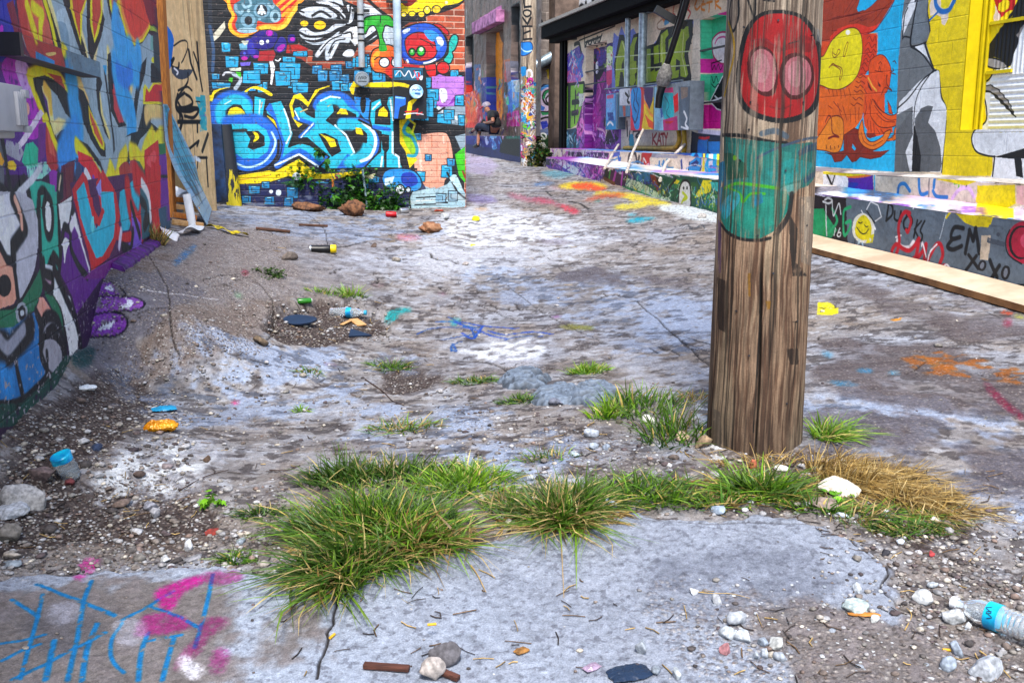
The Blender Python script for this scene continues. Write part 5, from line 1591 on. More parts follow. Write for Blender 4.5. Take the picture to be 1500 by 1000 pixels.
GPAINT = r'''
@ 780 220 5
P #c0405a a.5 f.5 h14 0,340 120,350 240,420 350,440 330,470 240,440 120,390 0,370
P #d8485a a.7 f.35 h9 180,390 250,400 360,450 300,470 220,430
P #e0b8c8 a.5 f.4 h14 100,260 300,280 250,300 100,280
P #f0d020 a.8 f.35 h9 180,260 300,230 480,235 560,270 500,290 300,290 200,280
P #d8402c a.8 f.35 h9 280,250 420,235 470,260 560,280 500,300 350,290 290,280
P #f0d830 a.75 f.35 h9 480,300 700,310 880,350 1020,390 1000,415 820,400 700,360 600,330 430,330
P #c8502c a.7 f.4 h14 350,370 500,320 640,310 720,325 640,345 520,350 440,375
P #8a8a9a a.6 f.4 h14 450,400 560,380 700,390 640,410 500,410
P #f0e040 a.7 f.3 h9 600,400 800,380 870,400 780,430 600,435 
P #18a8c0 a.85 f.3 h9 680,510 740,495 900,490 920,500 760,530 690,525
P #18a8c0 a.7 f.3 h9 690,465 760,460 760,480 700,480
P #18a090 a.7 f.3 h9 440,370 500,360 500,378 450,380
P #3a7ac8 a.5 f.4 h14 0,240 120,230 200,245 100,260 0,265
P #4aa8c0 a.5 f.45 h14 80,150 300,150 330,180 180,210 60,180
P #e8f0f0 a.75 f.35 h9 900,400 1100,400 1400,460 1400,540 1150,510 950,440
L k w3 270,370 340,390
L k w3 340,390 420,435
L k w2 100,300 140,340
C #2a3a48 w1.4 a.7 1040,560 1120,540 1180,570 1240,540 1260,570
C #2a3a48 w1.4 a.7 1060,550 1150,575 1220,560
C #1c4a60 w1.4 a.8 1280,520 1400,515
P #9a92a0 a.6 f.4 h14 0,640 200,650 340,680 100,690
@ 580 220 5
P #c8b0e0 a.4 f.4 h14 510,20 700,60 760,120 700,200 520,160
P #18a0c8 a.75 f.3 h9 620,35 680,25 740,35 700,50 640,50
L k w2.5 700,165 800,155
L k w2.5 720,200 780,195
L k w2.8 815,270 915,265
P #e89848 a.6 f.4 h14 560,425 690,425 680,440 580,445
P #7a6ac8 a.35 f.5 h14 510,320 700,330 760,380 600,400 520,370
P #c05a70 a.5 f.5 h14 800,300 1000,350 1160,370 1150,400 950,380 830,340
P #e88090 a.55 f.45 h14 0,610 150,620 210,650 60,660 0,650
P #f0e020 a.8 f.2 540,690 580,685 580,700 545,702
@ 340 380 4.167
P #20b0b0 a.85 f.35 h9 930,320 1000,300 1090,290 1100,310 1040,325 980,345 930,340
C #1a5a98 w3.2 f.25 1130,455 1200,425 1330,415 1500,420
C #1a6aa8 w4 f.25 1250,380 1330,380 1400,400 1500,420
C #1a5a98 w3 f.3 1280,490 1400,470 1500,450
C #1a5a98 w2.6 f.3 1320,350 1380,385 1460,430 1480,480
C #1a5a98 w2.4 f.3 1340,560 1345,520 1400,500
P #7a2040 a.5 f.4 h14 840,150 930,145 930,160 850,160
P #a04070 a.5 f.4 h14 1230,205 1310,200 1320,220 1240,215
P #9a1c40 a.8 f.3 h9 60,60 100,70 100,95 60,90
P #7ac890 a.6 f.4 h14 10,200 60,190 60,230 20,230
P #e83a78 a.75 f.3 h9 0,860 50,860 40,885 0,890
P #7a1a50 a.5 f.3 h9 550,630 640,635 640,645 555,642
@ 660 460 3.571
P #20a8b0 a.6 f.35 h9 0,20 60,25 40,60 0,70
C #1a5cb0 w4 f.25 20,40 80,70 150,90 230,120 290,130
C #1a5cb0 w4 f.25 60,45 150,60 260,70 350,75
C #1a5cb0 w4.4 f.25 200,90 280,110 360,100 440,95 530,105
C #1a5cb0 w3.4 f.25 60,100 120,125 170,60
C #2464a8 w2.6 f.3 280,140 350,120 480,115
C #2464a8 w2.6 f.3 0,180 30,195 10,150
P #8a8a20 a.6 f.35 h9 550,60 650,55 760,65 740,85 600,80
C #2a3040 w2.2 a.85 1140,105 1260,130 1370,165 1375,190 1310,185 1230,150 1200,135 1240,175 1300,190
C #2a3040 w2.6 a.85 1040,180 1085,205
C #2a3040 w2.6 a.85 1085,170 1130,190
P #8a3a8a a.7 f.3 h9 520,10 570,0 580,15 540,20
@ 1190 360 3.571
P #f0e000 a.9 f.15 25,295 90,300 135,325 135,350 90,362 25,364
P #2a2a20 a.6 30,322 75,325 60,333
P #2090c8 a.6 f.4 h14 230,640 310,645 320,665 240,665
P #58b8e0 a.6 f.4 h14 390,655 460,660 465,675 400,672
P #58b0d8 a.5 f.45 h14 40,540 110,560 100,590 60,570
P #3a98c8 a.5 f.45 h14 60,700 180,710 260,740 140,735
P #8a1a40 a.7 f.4 h14 890,700 950,750 1020,820 1107,890 1107,920 1000,850 920,770
P #a82040 a.5 f.4 h14 1000,380 1040,370 1040,430 1000,430
P #e8502c a.7 f.3 h9 980,335 1050,345 1050,360 990,355
P #d8d840 a.6 f.3 h9 1050,350 1107,365 1107,385 1060,370
L k w1.4 a.7 900,340 990,380
L #3a3038 w1.6 a.7 100,405 330,390
P #e0901c a.7 f.25 405,385 470,375 460,390 420,392
P #c87a1c a.5 f.45 h14 540,575 600,575 760,650 740,665 640,640
@ 0 780 3.571
C #1a84b8 w4.6 f.2 s.3 195,285 290,325 430,380 600,450
C #1a84b8 w4.4 f.2 s.3 65,370 130,410 200,455
C #1a84b8 w4 f.2 s.3 225,340 200,450 170,560 130,700 110,786
C #1a84b8 w4.6 f.2 s.3 0,600 100,580 235,550
C #1a84b8 w4.4 f.2 s.3 10,690 100,645 210,600
C #1a84b8 w5.6 f.2 s.3 285,580 260,700 240,790
C #1a84b8 w4.8 f.2 s.3 480,270 440,380 400,600 355,790
C #1a84b8 w5.2 f.2 s.3 510,490 460,620 430,790
C #1a84b8 w5.2 f.2 s.3 70,790 250,700 400,620 550,540
L #1a84b8 w5 f.2 s.3 905,325 645,475
C #1a84b8 w4 f.2 s.3 640,490 590,570 580,650 600,700 650,750
C #1a84b8 w4.2 f.15 790,400 900,440 1040,510
C #1a84b8 w4.4 f.2 s.3 1115,235 1080,400 1020,620
C #1a84b8 w5 f.2 s.3 775,540 740,650 725,790
C #1a84b8 w4.4 f.2 s.3 770,590 850,570 950,550
C #1a84b8 w5 f.2 s.3 910,570 880,680 850,790
B #c82a90 a.85 f.42 h34 810,330 900,280 1050,240 1060,280 960,330 900,420 860,420 830,380
B #a02a70 a.55 f.55 h34 1060,230 1250,220 1260,270 1100,290
B #b02880 a.65 f.5 h34 760,450 900,440 1010,500 900,540 760,560 700,560
B #9a2a70 a.6 f.5 h34 1060,470 1180,460 1190,500 1100,560 1050,640 1000,680 900,760 880,790 960,640 1030,560
B #a82a80 a.5 f.55 h34 1130,620 1200,640 1160,760 1100,740
B #e040a0 a.85 f.4 h34 420,150 500,120 520,150 480,200 430,200
B #e040a0 a.8 f.4 h34 385,230 440,220 450,250 400,270
B #e4e0e4 a.9 f.35 h26 930,680 990,650 1010,690 1090,740 1050,770 1000,790 950,740
B #c8c8d4 a.5 f.5 h34 260,400 380,380 430,440 340,500 250,480
B #c8c8d4 a.5 f.5 h34 600,480 760,480 740,600 620,600
@ 0 300 3.125
B #8a48ac a.92 f.12 390,380 430,350 520,360 570,400 560,420 470,425 400,425 k2.4 K#1a1a34
B #9a5ab8 a.92 f.12 380,480 420,430 540,415 640,430 660,460 610,485 500,490 410,510 k2.6 K#1a1a34
B #8a48ac a.92 f.12 370,600 400,520 500,490 570,510 580,560 520,600 430,600 k2.6 K#1a1a34
P #e8e8f0 470,375 510,370 522,395 495,388
P #e8e8f0 540,468 585,450 575,425 612,445 600,470 560,475
P #e8e8f0 445,560 480,545 530,525 510,560 460,572
P #6a1a90 405,330 560,230 655,190 650,215 480,340
B #1a4a4a a.8 f.3 h9 330,690 420,640 430,700 400,740 340,740
P #2a80c8 a.7 f.35 h9 790,260 830,220 900,170 900,190 850,240 800,280
C #d8d4d4 w2 f.3 650,385 800,405 1000,430
C #1c1c2c w4 a.8 f.2 840,200 900,215
C #1c1c2c w3 a.7 f.3 640,240 760,250 860,265
C #c8c4c0 w2 a.7 f.3 820,530 870,540 870,600
'''
paint([GR], GPAINT)
# cracks and joints: cut into the sheet and filled with dirt
def crack(pts, w=.0075, dep=.014, c='#2c2624', sm=True):
    P = gpt(*np.array(pts, float).T); m = P[:, :2]; m = catmull(m, False, 5)
    m = m + np.stack([vn(m[:, 0] * 23, m[:, 1] * 23, 3) - .5, vn(m[:, 0] * 23, m[:, 1] * 23, 4) - .5], 1) * w * 3
    par = np.stack([m[:, 0] / wD(m[:, 1]), m[:, 1]], 1); oc = GR.col.copy() if False else None
    w = w * (.6 + .9 * random.random()); c0 = GR.cov.copy(); GR.cov[:] = 0; GR.stroke(par, m, w, hexc(c), .85, .5); GR.disp -= dep * GR.cov; GR.cov = c0
for p in ([(460, 1000), (478, 950), (490, 900), (500, 860)], [(740, 415), (800, 460), (880, 500)], [(930, 440), (990, 490), (1050, 545)], [(870, 470), (930, 475)], [(215, 370), (245, 420), (250, 480), (265, 520)],
          [(200, 460), (230, 450), (262, 452)], [(115, 500), (150, 475), (210, 462)], [(340, 370), (430, 360), (560, 355), (740, 362)], [(740, 352), (790, 370), (830, 400)], [(430, 300), (470, 330), (480, 360)], [(300, 420), (400, 400), (520, 392)],
          [(1250, 800), (1300, 830), (1290, 870), (1340, 900)], [(640, 420), (720, 455), (760, 470)], [(800, 540), (880, 545)], [(0, 850), (120, 838), (300, 832), (420, 845)], [(900, 758), (1010, 770), (1190, 772), (1280, 820)], [(520, 345), (640, 352), (700, 350)],
          [(680, 275), (740, 282), (800, 290)], [(390, 500), (400, 450), (385, 420), (350, 400)]): crack(p)
_rc = np.random.default_rng(77)
for _ in range(70):
    x0, y0 = _rc.uniform(230, 1480), _rc.uniform(318, 560); L_ = _rc.uniform(20, 90) * (y0 - 180) / 250; a_ = _rc.normal(.1, .35); q_ = [(x0 + L_ * t * math.cos(a_) + _rc.normal(0, 3), y0 + L_ * t * math.sin(a_) * .45 + _rc.normal(0, 2.2)) for t in (0, .3, .6, 1)]
    crack(q_, (.005 + .006 * _rc.random()) * max(1, 2.6 - (y0 - 318) / 110), .014)
# lip of the slab and lumps
GR.disp += .012 * slabm * ss(.0, .2, 1 - abs(slabm - .5)) ; rel = (n3 - .5) * .009 + (n4 - .5) * .004 * (1 + 2 * GR.aux) + (n2 - .5) * .018 * (1 - slabm)
GR.disp += np.where((Y > 1.5) & (Y < 40), rel, 0)
# crater left middle, stepped broken edges of the apron
e1 = area([(395, 465), (450, 440), (560, 450), (590, 470), (500, 500), (400, 498)], soft=.08); GR.disp -= .05 * e1
print('ground verts', X.size)
Z = gz_exact(X, Y)
P = np.stack([X, Y, Z + GR.disp], -1)
def groundmat():
    m, nt, b = newmat('alley_ground'); L = nt.links.new
    a = nd(nt, 'ShaderNodeAttribute', _attribute_name='Col'); ax = nd(nt, 'ShaderNodeAttribute', _attribute_name='aux'); g = nd(nt, 'ShaderNodeNewGeometry')
    v1 = nd(nt, 'ShaderNodeTexVoronoi', Scale=62.); v2 = nd(nt, 'ShaderNodeTexVoronoi', Scale=150.); n1 = nd(nt, 'ShaderNodeTexNoise', Scale=210., Detail=3.); n2 = nd(nt, 'ShaderNodeTexNoise', Scale=38., Detail=6., Roughness=.7)
    v1.inputs['Randomness'].default_value = 1
    for q in (v1, v2, n1, n2): L(g.outputs['Position'], q.inputs['Vector'])
    # pebble tints from the cell colour
    sep = nd(nt, 'ShaderNodeSeparateColor'); L(v1.outputs['Color'], sep.inputs[0])
    cr = nd(nt, 'ShaderNodeValToRGB'); el = cr.color_ramp.elements; el[0].position = 0; el[0].color = (.05, .038, .033, 1); el[1].position = 1; el[1].color = (.62, .6, .58, 1)
    for p, c in ((.3, (.13, .095, .08, 1)), (.55, (.24, .2, .18, 1)), (.8, (.38, .33, .3, 1))): e = el.new(p); e.color = c
    L(sep.outputs[0], cr.inputs[0])
    gt = nd(nt, 'ShaderNodeMapRange'); gt.inputs['From Min'].default_value = .55; gt.inputs['From Max'].default_value = .15; L(v1.outputs['Distance'], gt.inputs['Value'])
    mk = nd(nt, 'ShaderNodeMath', _operation='MULTIPLY'); L(gt.outputs[0], mk.inputs[0]); L(ax.outputs['Fac'], mk.inputs[1])
    mx = nd(nt, 'ShaderNodeMix', _data_type='RGBA'); L(mk.outputs[0], mx.inputs['Factor']); L(a.outputs['Color'], mx.inputs['A']); L(cr.outputs[0], mx.inputs['B'])
    # fine mottling: dark pits, pale grit
    m1 = nd(nt, 'ShaderNodeMapRange'); m1.inputs['From Min'].default_value = .36; m1.inputs['From Max'].default_value = .66; m1.inputs['To Min'].default_value = .66; m1.inputs['To Max'].default_value = 1.16; L(n2.outputs['Fac'], m1.inputs['Value'])
    m2 = nd(nt, 'ShaderNodeMapRange'); m2.inputs['From Min'].default_value = .3; m2.inputs['From Max'].default_value = .7; m2.inputs['To Min'].default_value = .74; m2.inputs['To Max'].default_value = 1.2; L(n1.outputs['Fac'], m2.inputs['Value'])
    mm = nd(nt, 'ShaderNodeMath', _operation='MULTIPLY'); L(m1.outputs[0], mm.inputs[0]); L(m2.outputs[0], mm.inputs[1])
    vm = nd(nt, 'ShaderNodeVectorMath', _operation='SCALE'); L(mx.outputs['Result'], vm.inputs[0]); L(mm.outputs[0], vm.inputs['Scale'])
    L(vm.outputs[0], b.inputs['Base Color']); b.inputs['Roughness'].default_value = .82; b.inputs['Specular IOR Level'].default_value = .3
    s1 = nd(nt, 'ShaderNodeMath', _operation='MULTIPLY'); L(gt.outputs[0], s1.inputs[0]); L(ax.outputs['Fac'], s1.inputs[1])
    s2 = nd(nt, 'ShaderNodeMath', _operation='MULTIPLY_ADD'); L(n2.outputs['Fac'], s2.inputs[0]); s2.inputs[1].default_value = .9; L(s1.outputs[0], s2.inputs[2])
    s3 = nd(nt, 'ShaderNodeMath', _operation='MULTIPLY_ADD'); L(n1.outputs['Fac'], s3.inputs[0]); s3.inputs[1].default_value = .28; L(s2.outputs[0], s3.inputs[2])
    bp = nd(nt, 'ShaderNodeBump', Strength=.9, Distance=.011); L(s3.outputs[0], bp.inputs['Height']); L(bp.outputs[0], b.inputs['Normal'])
    return m
GR.col = np.clip(((GR.col * .88 - .5) * 1.22 + .475) * np.array([.965, .985, 1.02]), .03, .93)
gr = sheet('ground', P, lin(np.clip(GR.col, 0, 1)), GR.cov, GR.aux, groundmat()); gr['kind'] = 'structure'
_gi = (lambda x, y: 0)
def gs(X0, Y0):                               # height of the finished ground sheet incl. relief
    X0 = float(X0); Y0 = float(Y0); j = min(max(int(np.searchsorted(GR.vs, Y0)), 1), len(GR.vs) - 1); i = min(max(int(np.searchsorted(GR.us, X0 / float(wD(np.float64(Y0))))), 1), len(GR.us) - 1)
    return float(gz(X0, Y0)) + float(GR.disp[j, i])
def G(x, y, dz=0.):
    p = gpt(x, y); return Vector((float(p[0]), float(p[1]), gs(p[0], p[1]) + dz))
# ================================================================ far end: stucco building, grey block wall, tagged pole
ua, ub = PF.u_at(792), PF.u_at(640)
FW = vwall(PF, np.r_[lsp(ua, ub, 420), lsp(ub + .3, ub + 14, 30)], lsp(1.0, 6.4, 620), '#6e5c55')
FW.col[:] = (hexc('#756259') * (.72 + .55 * fbm(FW.MU * 1.6, FW.MV * 1.1, 5, 400))[..., None]) * (1 - .3 * ss(.5, .7, fbm(FW.MU * 9, FW.MV * 1.2, 4, 410)))[..., None]
FAR = r'''
@ 660 0 3.846
P #4a3a38 60,80 80,70 95,900 60,900
C #c8c8cc w1.6 a.8 90,60 90,150
P #c874b0 165,100 180,95 285,30 290,110 240,120 200,190 165,185
P #e0a0d0 165,110 190,100 195,185 170,185
P #241c2a 185,160 250,110 285,100 285,130 200,185
P #5c3c34 205,185 285,140 300,160 300,700 215,700
P #e88a10 205,190 220,180 240,240 240,640 230,700 205,640
P #f09a18 250,400 252,260 270,215 290,240 300,330 300,700 250,690
P #8a4a20 240,240 250,240 255,640 240,640
E #d87a10 254,375 10,28 0,0 k1.4 K#5a2a14
E #c8a0a0 255,380 4,12
E #d87a10 290,370 9,28 0,0 k1.4 K#5a2a14
C #5a2a14 w1.4 268,400 266,460 275,480
E #c8a8b0 275,570 12,42 0,0 k1.4 K#7a3a14
E #e0d0d0 275,590 6,18
P #1c2a8a 170,440 205,436 212,700 180,700
P #2a3a7a 60,365 125,365 130,480 75,500
P #1a2450 95,370 125,360 130,500 100,510
P #3a5a8a 135,365 168,360 170,520 140,560 f.3
P #d83020 72,470 90,480 100,520 155,510 178,620 180,720 78,720
P #e8582a a.8 f.35 90,520 150,520 170,600 150,690 90,690
P #f08848 a.7 f.45 100,540 130,540 140,620 110,640
P #b02050 a.7 f.4 150,560 178,620 178,700 150,700
C #7a1a20 w1.2 110,510 112,600
P #d8a020 80,640 95,680 90,700 80,690
P #c8302c a.85 f.2 305,400 340,400 345,450 330,470 305,460
P #d86030 a.6 f.45 300,340 335,330 340,400 305,400
P #7a8ab0 a.6 f.45 305,350 380,340 390,480 320,480
P #14161c 292,470 315,465 325,520 300,555
P #4a90d8 320,470 355,440 385,460 385,600 330,640
P #8ab8e8 a.8 f.35 340,450 370,450 370,560 345,580
P #2a6ac8 320,520 345,500 350,640 325,660
P #b8c8c8 350,450 385,440 390,520 365,520 f.2
P #3ab088 310,550 325,545 330,590 312,590
P #c02a90 318,640 385,620 390,712 315,712
P #e080c0 a.9 320,665 388,650 388,668 320,680
C #e080c0 w1.4 330,640 328,710
C #e080c0 w1.4 355,630 352,710
C #f0b0d8 w1.4 375,630 372,710
P #2a3a34 345,40 392,5 392,200 380,440 352,460
P #8aa89c 372,30 392,15 392,200 375,330
P #1a1c20 340,35 392,5 392,15 352,48 356,460 348,460
P #14181c 85,210 130,185 132,500 95,500
P #5a7870 102,215 125,200 127,380 106,380
C #d0dce0 w1 112,300 118,480
P #6a5048 135,180 200,150 205,360 135,365
'''
paint([FW], FAR); paint([FW], rnd(681, 762, 95, 190, 150, ['#d83030', '#e8a0c0', '#3a8ad0', '#2a2a80', '#f0e0e8', '#e88020', '#50a080', '#8a2060'], 1.3, 7, 92, 11))
SHF = lambda a, b, ya, yb: (FW.MU > float(PF.hit(b, 100)[0])) & (FW.MU < float(PF.hit(a, 100)[0])) & (FW.MV < float(PF.hit((a + b) / 2, ya)[1])) & (FW.MV > float(PF.hit((a + b) / 2, yb)[1]))
FW.disp -= .25 * SHF(713, 737.5, 42, 190); FW.disp -= .16 * SHF(683, 693.5, 52, 135); FW.disp -= .16 * SHF(749, 761, 8, 118)
FW.disp += (fbm(FW.MU * 5, FW.MV * 5, 4, 7) - .5) * .04; grime(FW, .3, 420, 2.)
fb = empty('stucco_building', tuple(PF.pos(28., 1.3)), 'brown stucco building at the far end with an orange painted doorway and tall dark windows', 'building')
FW.build('painted_front', PM, fb)
mb = MB(); mb.box(*pbox(PF, ua + .02, ub + 14, .8, 6.38, -4, -.32)); mb.build('wall_core', plain('stucco', '#7a675d', .9, 0, .25, 4, .5), fb, False)
pk = plain('pink_lintel', '#b878a8', .7, 0, .3, 5, .3, '#6a3a60')
c0 = pbox(PF, float(PF.hit(739, 40)[0]), float(PF.hit(702, 40)[0]), float(PF.hit(720, 42)[1]), float(PF.hit(720, 42)[1]) + .3, -.2, .22); MB().box(*c0[:3], .02).build('door_lintel', pk, fb, False)
# blue ledge with the seated figure on it
PFB = PF.off(.62)
ue0, ue1 = float(PFB.hit(763, 200)[0]), float(PFB.hit(672, 200)[0])
zsf = lambda u: np.interp(u, [20, 24, 29, 40], [1.64, 1.66, 1.70, 1.72])
LB = vwall(PFB, lsp(ue0, ue1 + 3, 260), lsp(.9, 1.8, 120), '#14205a'); LT = Canvas(PFB.pos(0., 1.69), (PFB.t[0], PFB.t[1], 0), (PFB.n[0], PFB.n[1], 0), LB.us, lsp(0, .64, 30), '#b8a8c8')
FL = r'''
@ 680 120 9.09
P #1a1f7a 0,640 480,640 480,900 0,820
P #2a3a9a a.7 f.4 20,680 160,660 200,760 20,780
P #7a2a7a a.7 f.3 40,660 90,640 90,700
B #7ab8e8 a.9 f.3 340,680 400,660 430,740 360,760
B #c0c8f0 a.9 f.3 260,680 300,720 320,820 290,830
B #4a9ad8 a.9 f.3 370,820 430,830 430,890 380,900
P #0a1416 490,620 740,620 740,1000 470,940
P #1a6a5a a.9 f.25 540,650 740,640 740,760 560,760
P #b890b8 495,600 730,590 735,640 700,700 690,660 650,740 620,650 600,700 560,640 530,700 515,780 500,700
P #f0c8d8 0,612 170,608 200,625 0,655
P #e0b8d8 500,600 735,592 735,632 500,640
P #1a2a7a 200,640 490,640 480,655 210,675
'''
paint([LB, LT], FL); paint([LB], rnd(690, 735, 192, 214, 50, ['#4a90d8', '#101a60', '#c0c8f0', '#2a3a9a'], 1.2, 5, 90, 12)); grime(LB, .2, 430, 3.)
fl = empty('blue_ledge', tuple(PFB.pos(27., 1.3)), 'low ledge painted dark blue with a dripping pink top under the far stucco wall', 'ledge')
warp(LB, 'riser', True, zsf, fl); warp(LT, 'seat_top', False, zsf, fl)
# grey block wall facing the camera
xa, xb = float(PX.hit(787, 100)[0]), float(PX.hit(1000, 100)[0])
XW = vwall(PX, np.r_[lsp(xa, float(PX.hit(832, 100)[0]), 260), lsp(float(PX.hit(834, 100)[0]), xb + 3, 30)], lsp(.8, 6.6, 640), '#8d8684')
g, rid = relief_courses(XW, .2032, .4064, CAMZ + .02, .012, .006, 441)
XW.col = hexc('#978b86') * (.82 + .3 * rid[..., None]) * (1 - .15 * fbm(XW.MU * 6, XW.MV * 6, 4, 3))[..., None]; XW.col = XW.col * (1 - g[..., None] * .6) + hexc('#cabfb8') * g[..., None] * .6
paint([XW], r'''
@ 740 0 7.692
C k w4 372,-30 375,150 420,260 500,320 570,335
C k w3 515,40 520,150 585,95 515,40
P #8a6a60 590,-10 620,-10 610,300 590,300
@ 740 120 7.692
P #b8a8c8 390,60 610,30 620,330 560,600 560,960 390,960
P #1a2a4a 395,80 470,30 610,40 610,20 430,25 390,60
C #2a7ac8 w4 400,90 470,50 560,60 600,110
C k w3 600,140 540,90 450,110 425,180 460,250 540,265 600,230
C #18784a w4 590,150 530,100 460,120 435,180
C k w2.4 560,190 510,150 460,190 480,240 530,220
C k w3 400,340 480,340 560,310 600,320
P #2a8a5a 400,340 470,350 520,330 500,370 420,380
P #3a6ac8 400,260 450,290 430,330 400,320 f.2
B #dce0ec 500,350 560,340 590,400 540,430 500,400
C k w3 400,420 480,400 560,430 600,400
P #2a3ab8 395,450 470,440 490,500 420,540
P #6a7aa8 395,540 480,520 540,600 540,960 395,960
P #e89a10 570,260 620,260 620,960 560,960 550,620 580,560
B #f0a018 580,440 530,450 490,490 500,560 550,600 580,590 570,550 580,500 k2.4
C k w2.4 580,500 560,530 580,560
P #14401c 390,580 480,600 540,700 540,960 380,960
C w w2.6 380,610 420,580 460,600 450,640 400,640 380,610
L w w2 400,600 440,635
P #d8d8d8 400,680 430,670 460,720 440,760 410,740
@ 740 0 7.692
C #e8c81c w3 480,790 490,880
C #e8c81c w3 470,800 520,790 510,850
C #e8c81c w3 530,840 535,890 545,840 560,890
C #e8c81c w3 570,850 590,840 590,890
C #d8c8c8 w1.6 515,915 560,910 600,920
'''); grime(XW, .15, 450, 3.)
xw = empty('grey_block_wall', tuple(PX.pos(xa, 1.1)), 'grey block wall facing down the alley beyond the garage corner, with green and orange scrawl low down', 'wall')
XW.build('painted_face', PM, xw); mb = MB(); mb.box(*pbox(PX, xa, xb + 3, .7, 6.58, -.4, -.02)); mb.build('wall_core', block, xw, False)
# white upper storey behind the garage roof
PU = PR.off(-.9); w0, w1 = float(PU.hit(820, 30)[0]), float(PU.hit(1100, 30)[0])
UW = vwall(PU, lsp(w1, w0, 260), lsp(3.8, 6.0, 160), '#e4e4e6')
paint([UW], r'''
@ 800 0 7.143
L k w6 235,-20 262,190
C k w5 240,10 290,10 310,50 270,90
C k w5 265,90 320,100 330,150 280,185 250,188
C k w5 370,70 345,100 350,160 390,160 400,100 370,70
C k w5 415,40 410,120 440,140 470,90
L k w4.6 460,60 470,110
C k w4.6 480,110 485,20 520,60 530,90
C k w4.6 580,50 545,50 530,80 560,90 590,60 610,60
C #5a6a8a w1.6 180,20 200,60 190,90 215,110
C #5a6a8a w1.4 185,170 200,180 195,200
''')
grime(UW, .08, 460); up = empty('white_upper_wall', tuple(PU.pos(w0, 3.8)), 'white upper wall above the garage roof with a scrawled black word', 'wall')
UW.build('painted_face', PM, up); MB().box(*pbox(PU, w1, w0, 3.7, 5.99, -3, -.02)).build('wall_core', plain('white_wall', '#dedee0', .8), up, False)

# ================================================================ round poles as painted sheets
class Cyl(Canvas):
    def __init__(s, c, r0, r1, zt, z0, z1, nu, nz, base):
        s.c, s.r0, s.r1, s.zt = c, r0, r1, zt; s.th0 = math.atan2(-c[1], -c[0]); s.rm = r0
        s.us = lsp(-math.pi, math.pi, nu) * r0; s.vs = np.r_[lsp(z0, z1, nz), lsp(z1 + .1, zt, 30)]; s.MU, s.MV = np.meshgrid(s.us, s.vs); s.clip = None; s.init(base)
    def rad(s, z): return s.r0 + (s.r1 - s.r0) * z / s.zt
    def hit(s, xy):
        xy = np.atleast_2d(xy).astype(float); r = ray(xy[:, 0], xy[:, 1]).T; R = s.rad(1.4)
        a = r[:, 0] ** 2 + r[:, 1] ** 2; b = -2 * (r[:, 0] * s.c[0] + r[:, 1] * s.c[1]); c = s.c[0] ** 2 + s.c[1] ** 2 - R * R
        dsc = np.maximum(b * b - 4 * a * c, 0); k = (-b - np.sqrt(dsc)) / (2 * a); P = r * k[:, None]
        th = np.arctan2(P[:, 1] - s.c[1], P[:, 0] - s.c[0]) - s.th0; th = (th + math.pi) % (2 * math.pi) - math.pi
        q = np.stack([th * s.r0, P[:, 2] + CAMZ], 1); return q, q
    def build(s, name, mat, parent=None, keep=None):
        th = s.MU / s.r0 + s.th0; R = s.rad(s.MV) + s.disp
        P = np.stack([s.c[0] + R * np.cos(th), s.c[1] + R * np.sin(th), s.MV], -1); return sheet(name, P, lin(np.clip(s.col, 0, 1)), s.cov, s.aux, mat, parent, keep)
def wood(cv, seed, cols, sc=1., dep=.004):
    u, v = cv.MU, cv.MV; u = u + (fbm(u * 6, v * 3, 3, seed + 40) - .5) * .03; f = fbm(u * 95 * sc, v * 4.5, 5, seed); f2 = fbm(u * 260 * sc, v * 16, 3, seed + 5); f3 = fbm(u * 16 * sc, v * 2.5, 4, seed + 9)
    c = hexc(cols[0]) * (1 - ss(.35, .62, f))[..., None] + hexc(cols[1]) * ss(.35, .62, f)[..., None]
    c = c * (1 - ss(.55, .68, f3) * .6)[..., None] + hexc(cols[2]) * (ss(.55, .68, f3) * .6)[..., None]; c = c * (.78 + .42 * f2)[..., None]
    gro = ss(.64, .74, fbm(u * 70 * sc, v * 1.1, 3, seed + 20)); cv.col = c * (1 - .5 * gro)[..., None]
    cv.disp += (f - .5) * dep + (f2 - .5) * dep * .4 - gro * dep * 1.1; cv.gro = gro
b0 = G(1120, 664); bc = (float(b0.x) + .0, float(b0.y) + .19)
PO = Cyl(bc, .200, .150, 7.5, -.3, 2.75, 620, 1100, 'e')
wood(PO, 500, ('#5c4232', '#9c8068', '#b8a488'), 1.25, .0026)
hm = ss(1.15, 1.75, PO.MV + (fbm(PO.MU * 8, PO.MV * 2, 3, 7) - .5) * .5)[..., None]; PO.col = PO.col * (1 - hm * .6) + PO.col.mean(-1, keepdims=True) * np.array([1.12, 1.06, .98]) * hm * .6
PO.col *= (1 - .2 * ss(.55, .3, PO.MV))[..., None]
keepc = PO.col.copy()
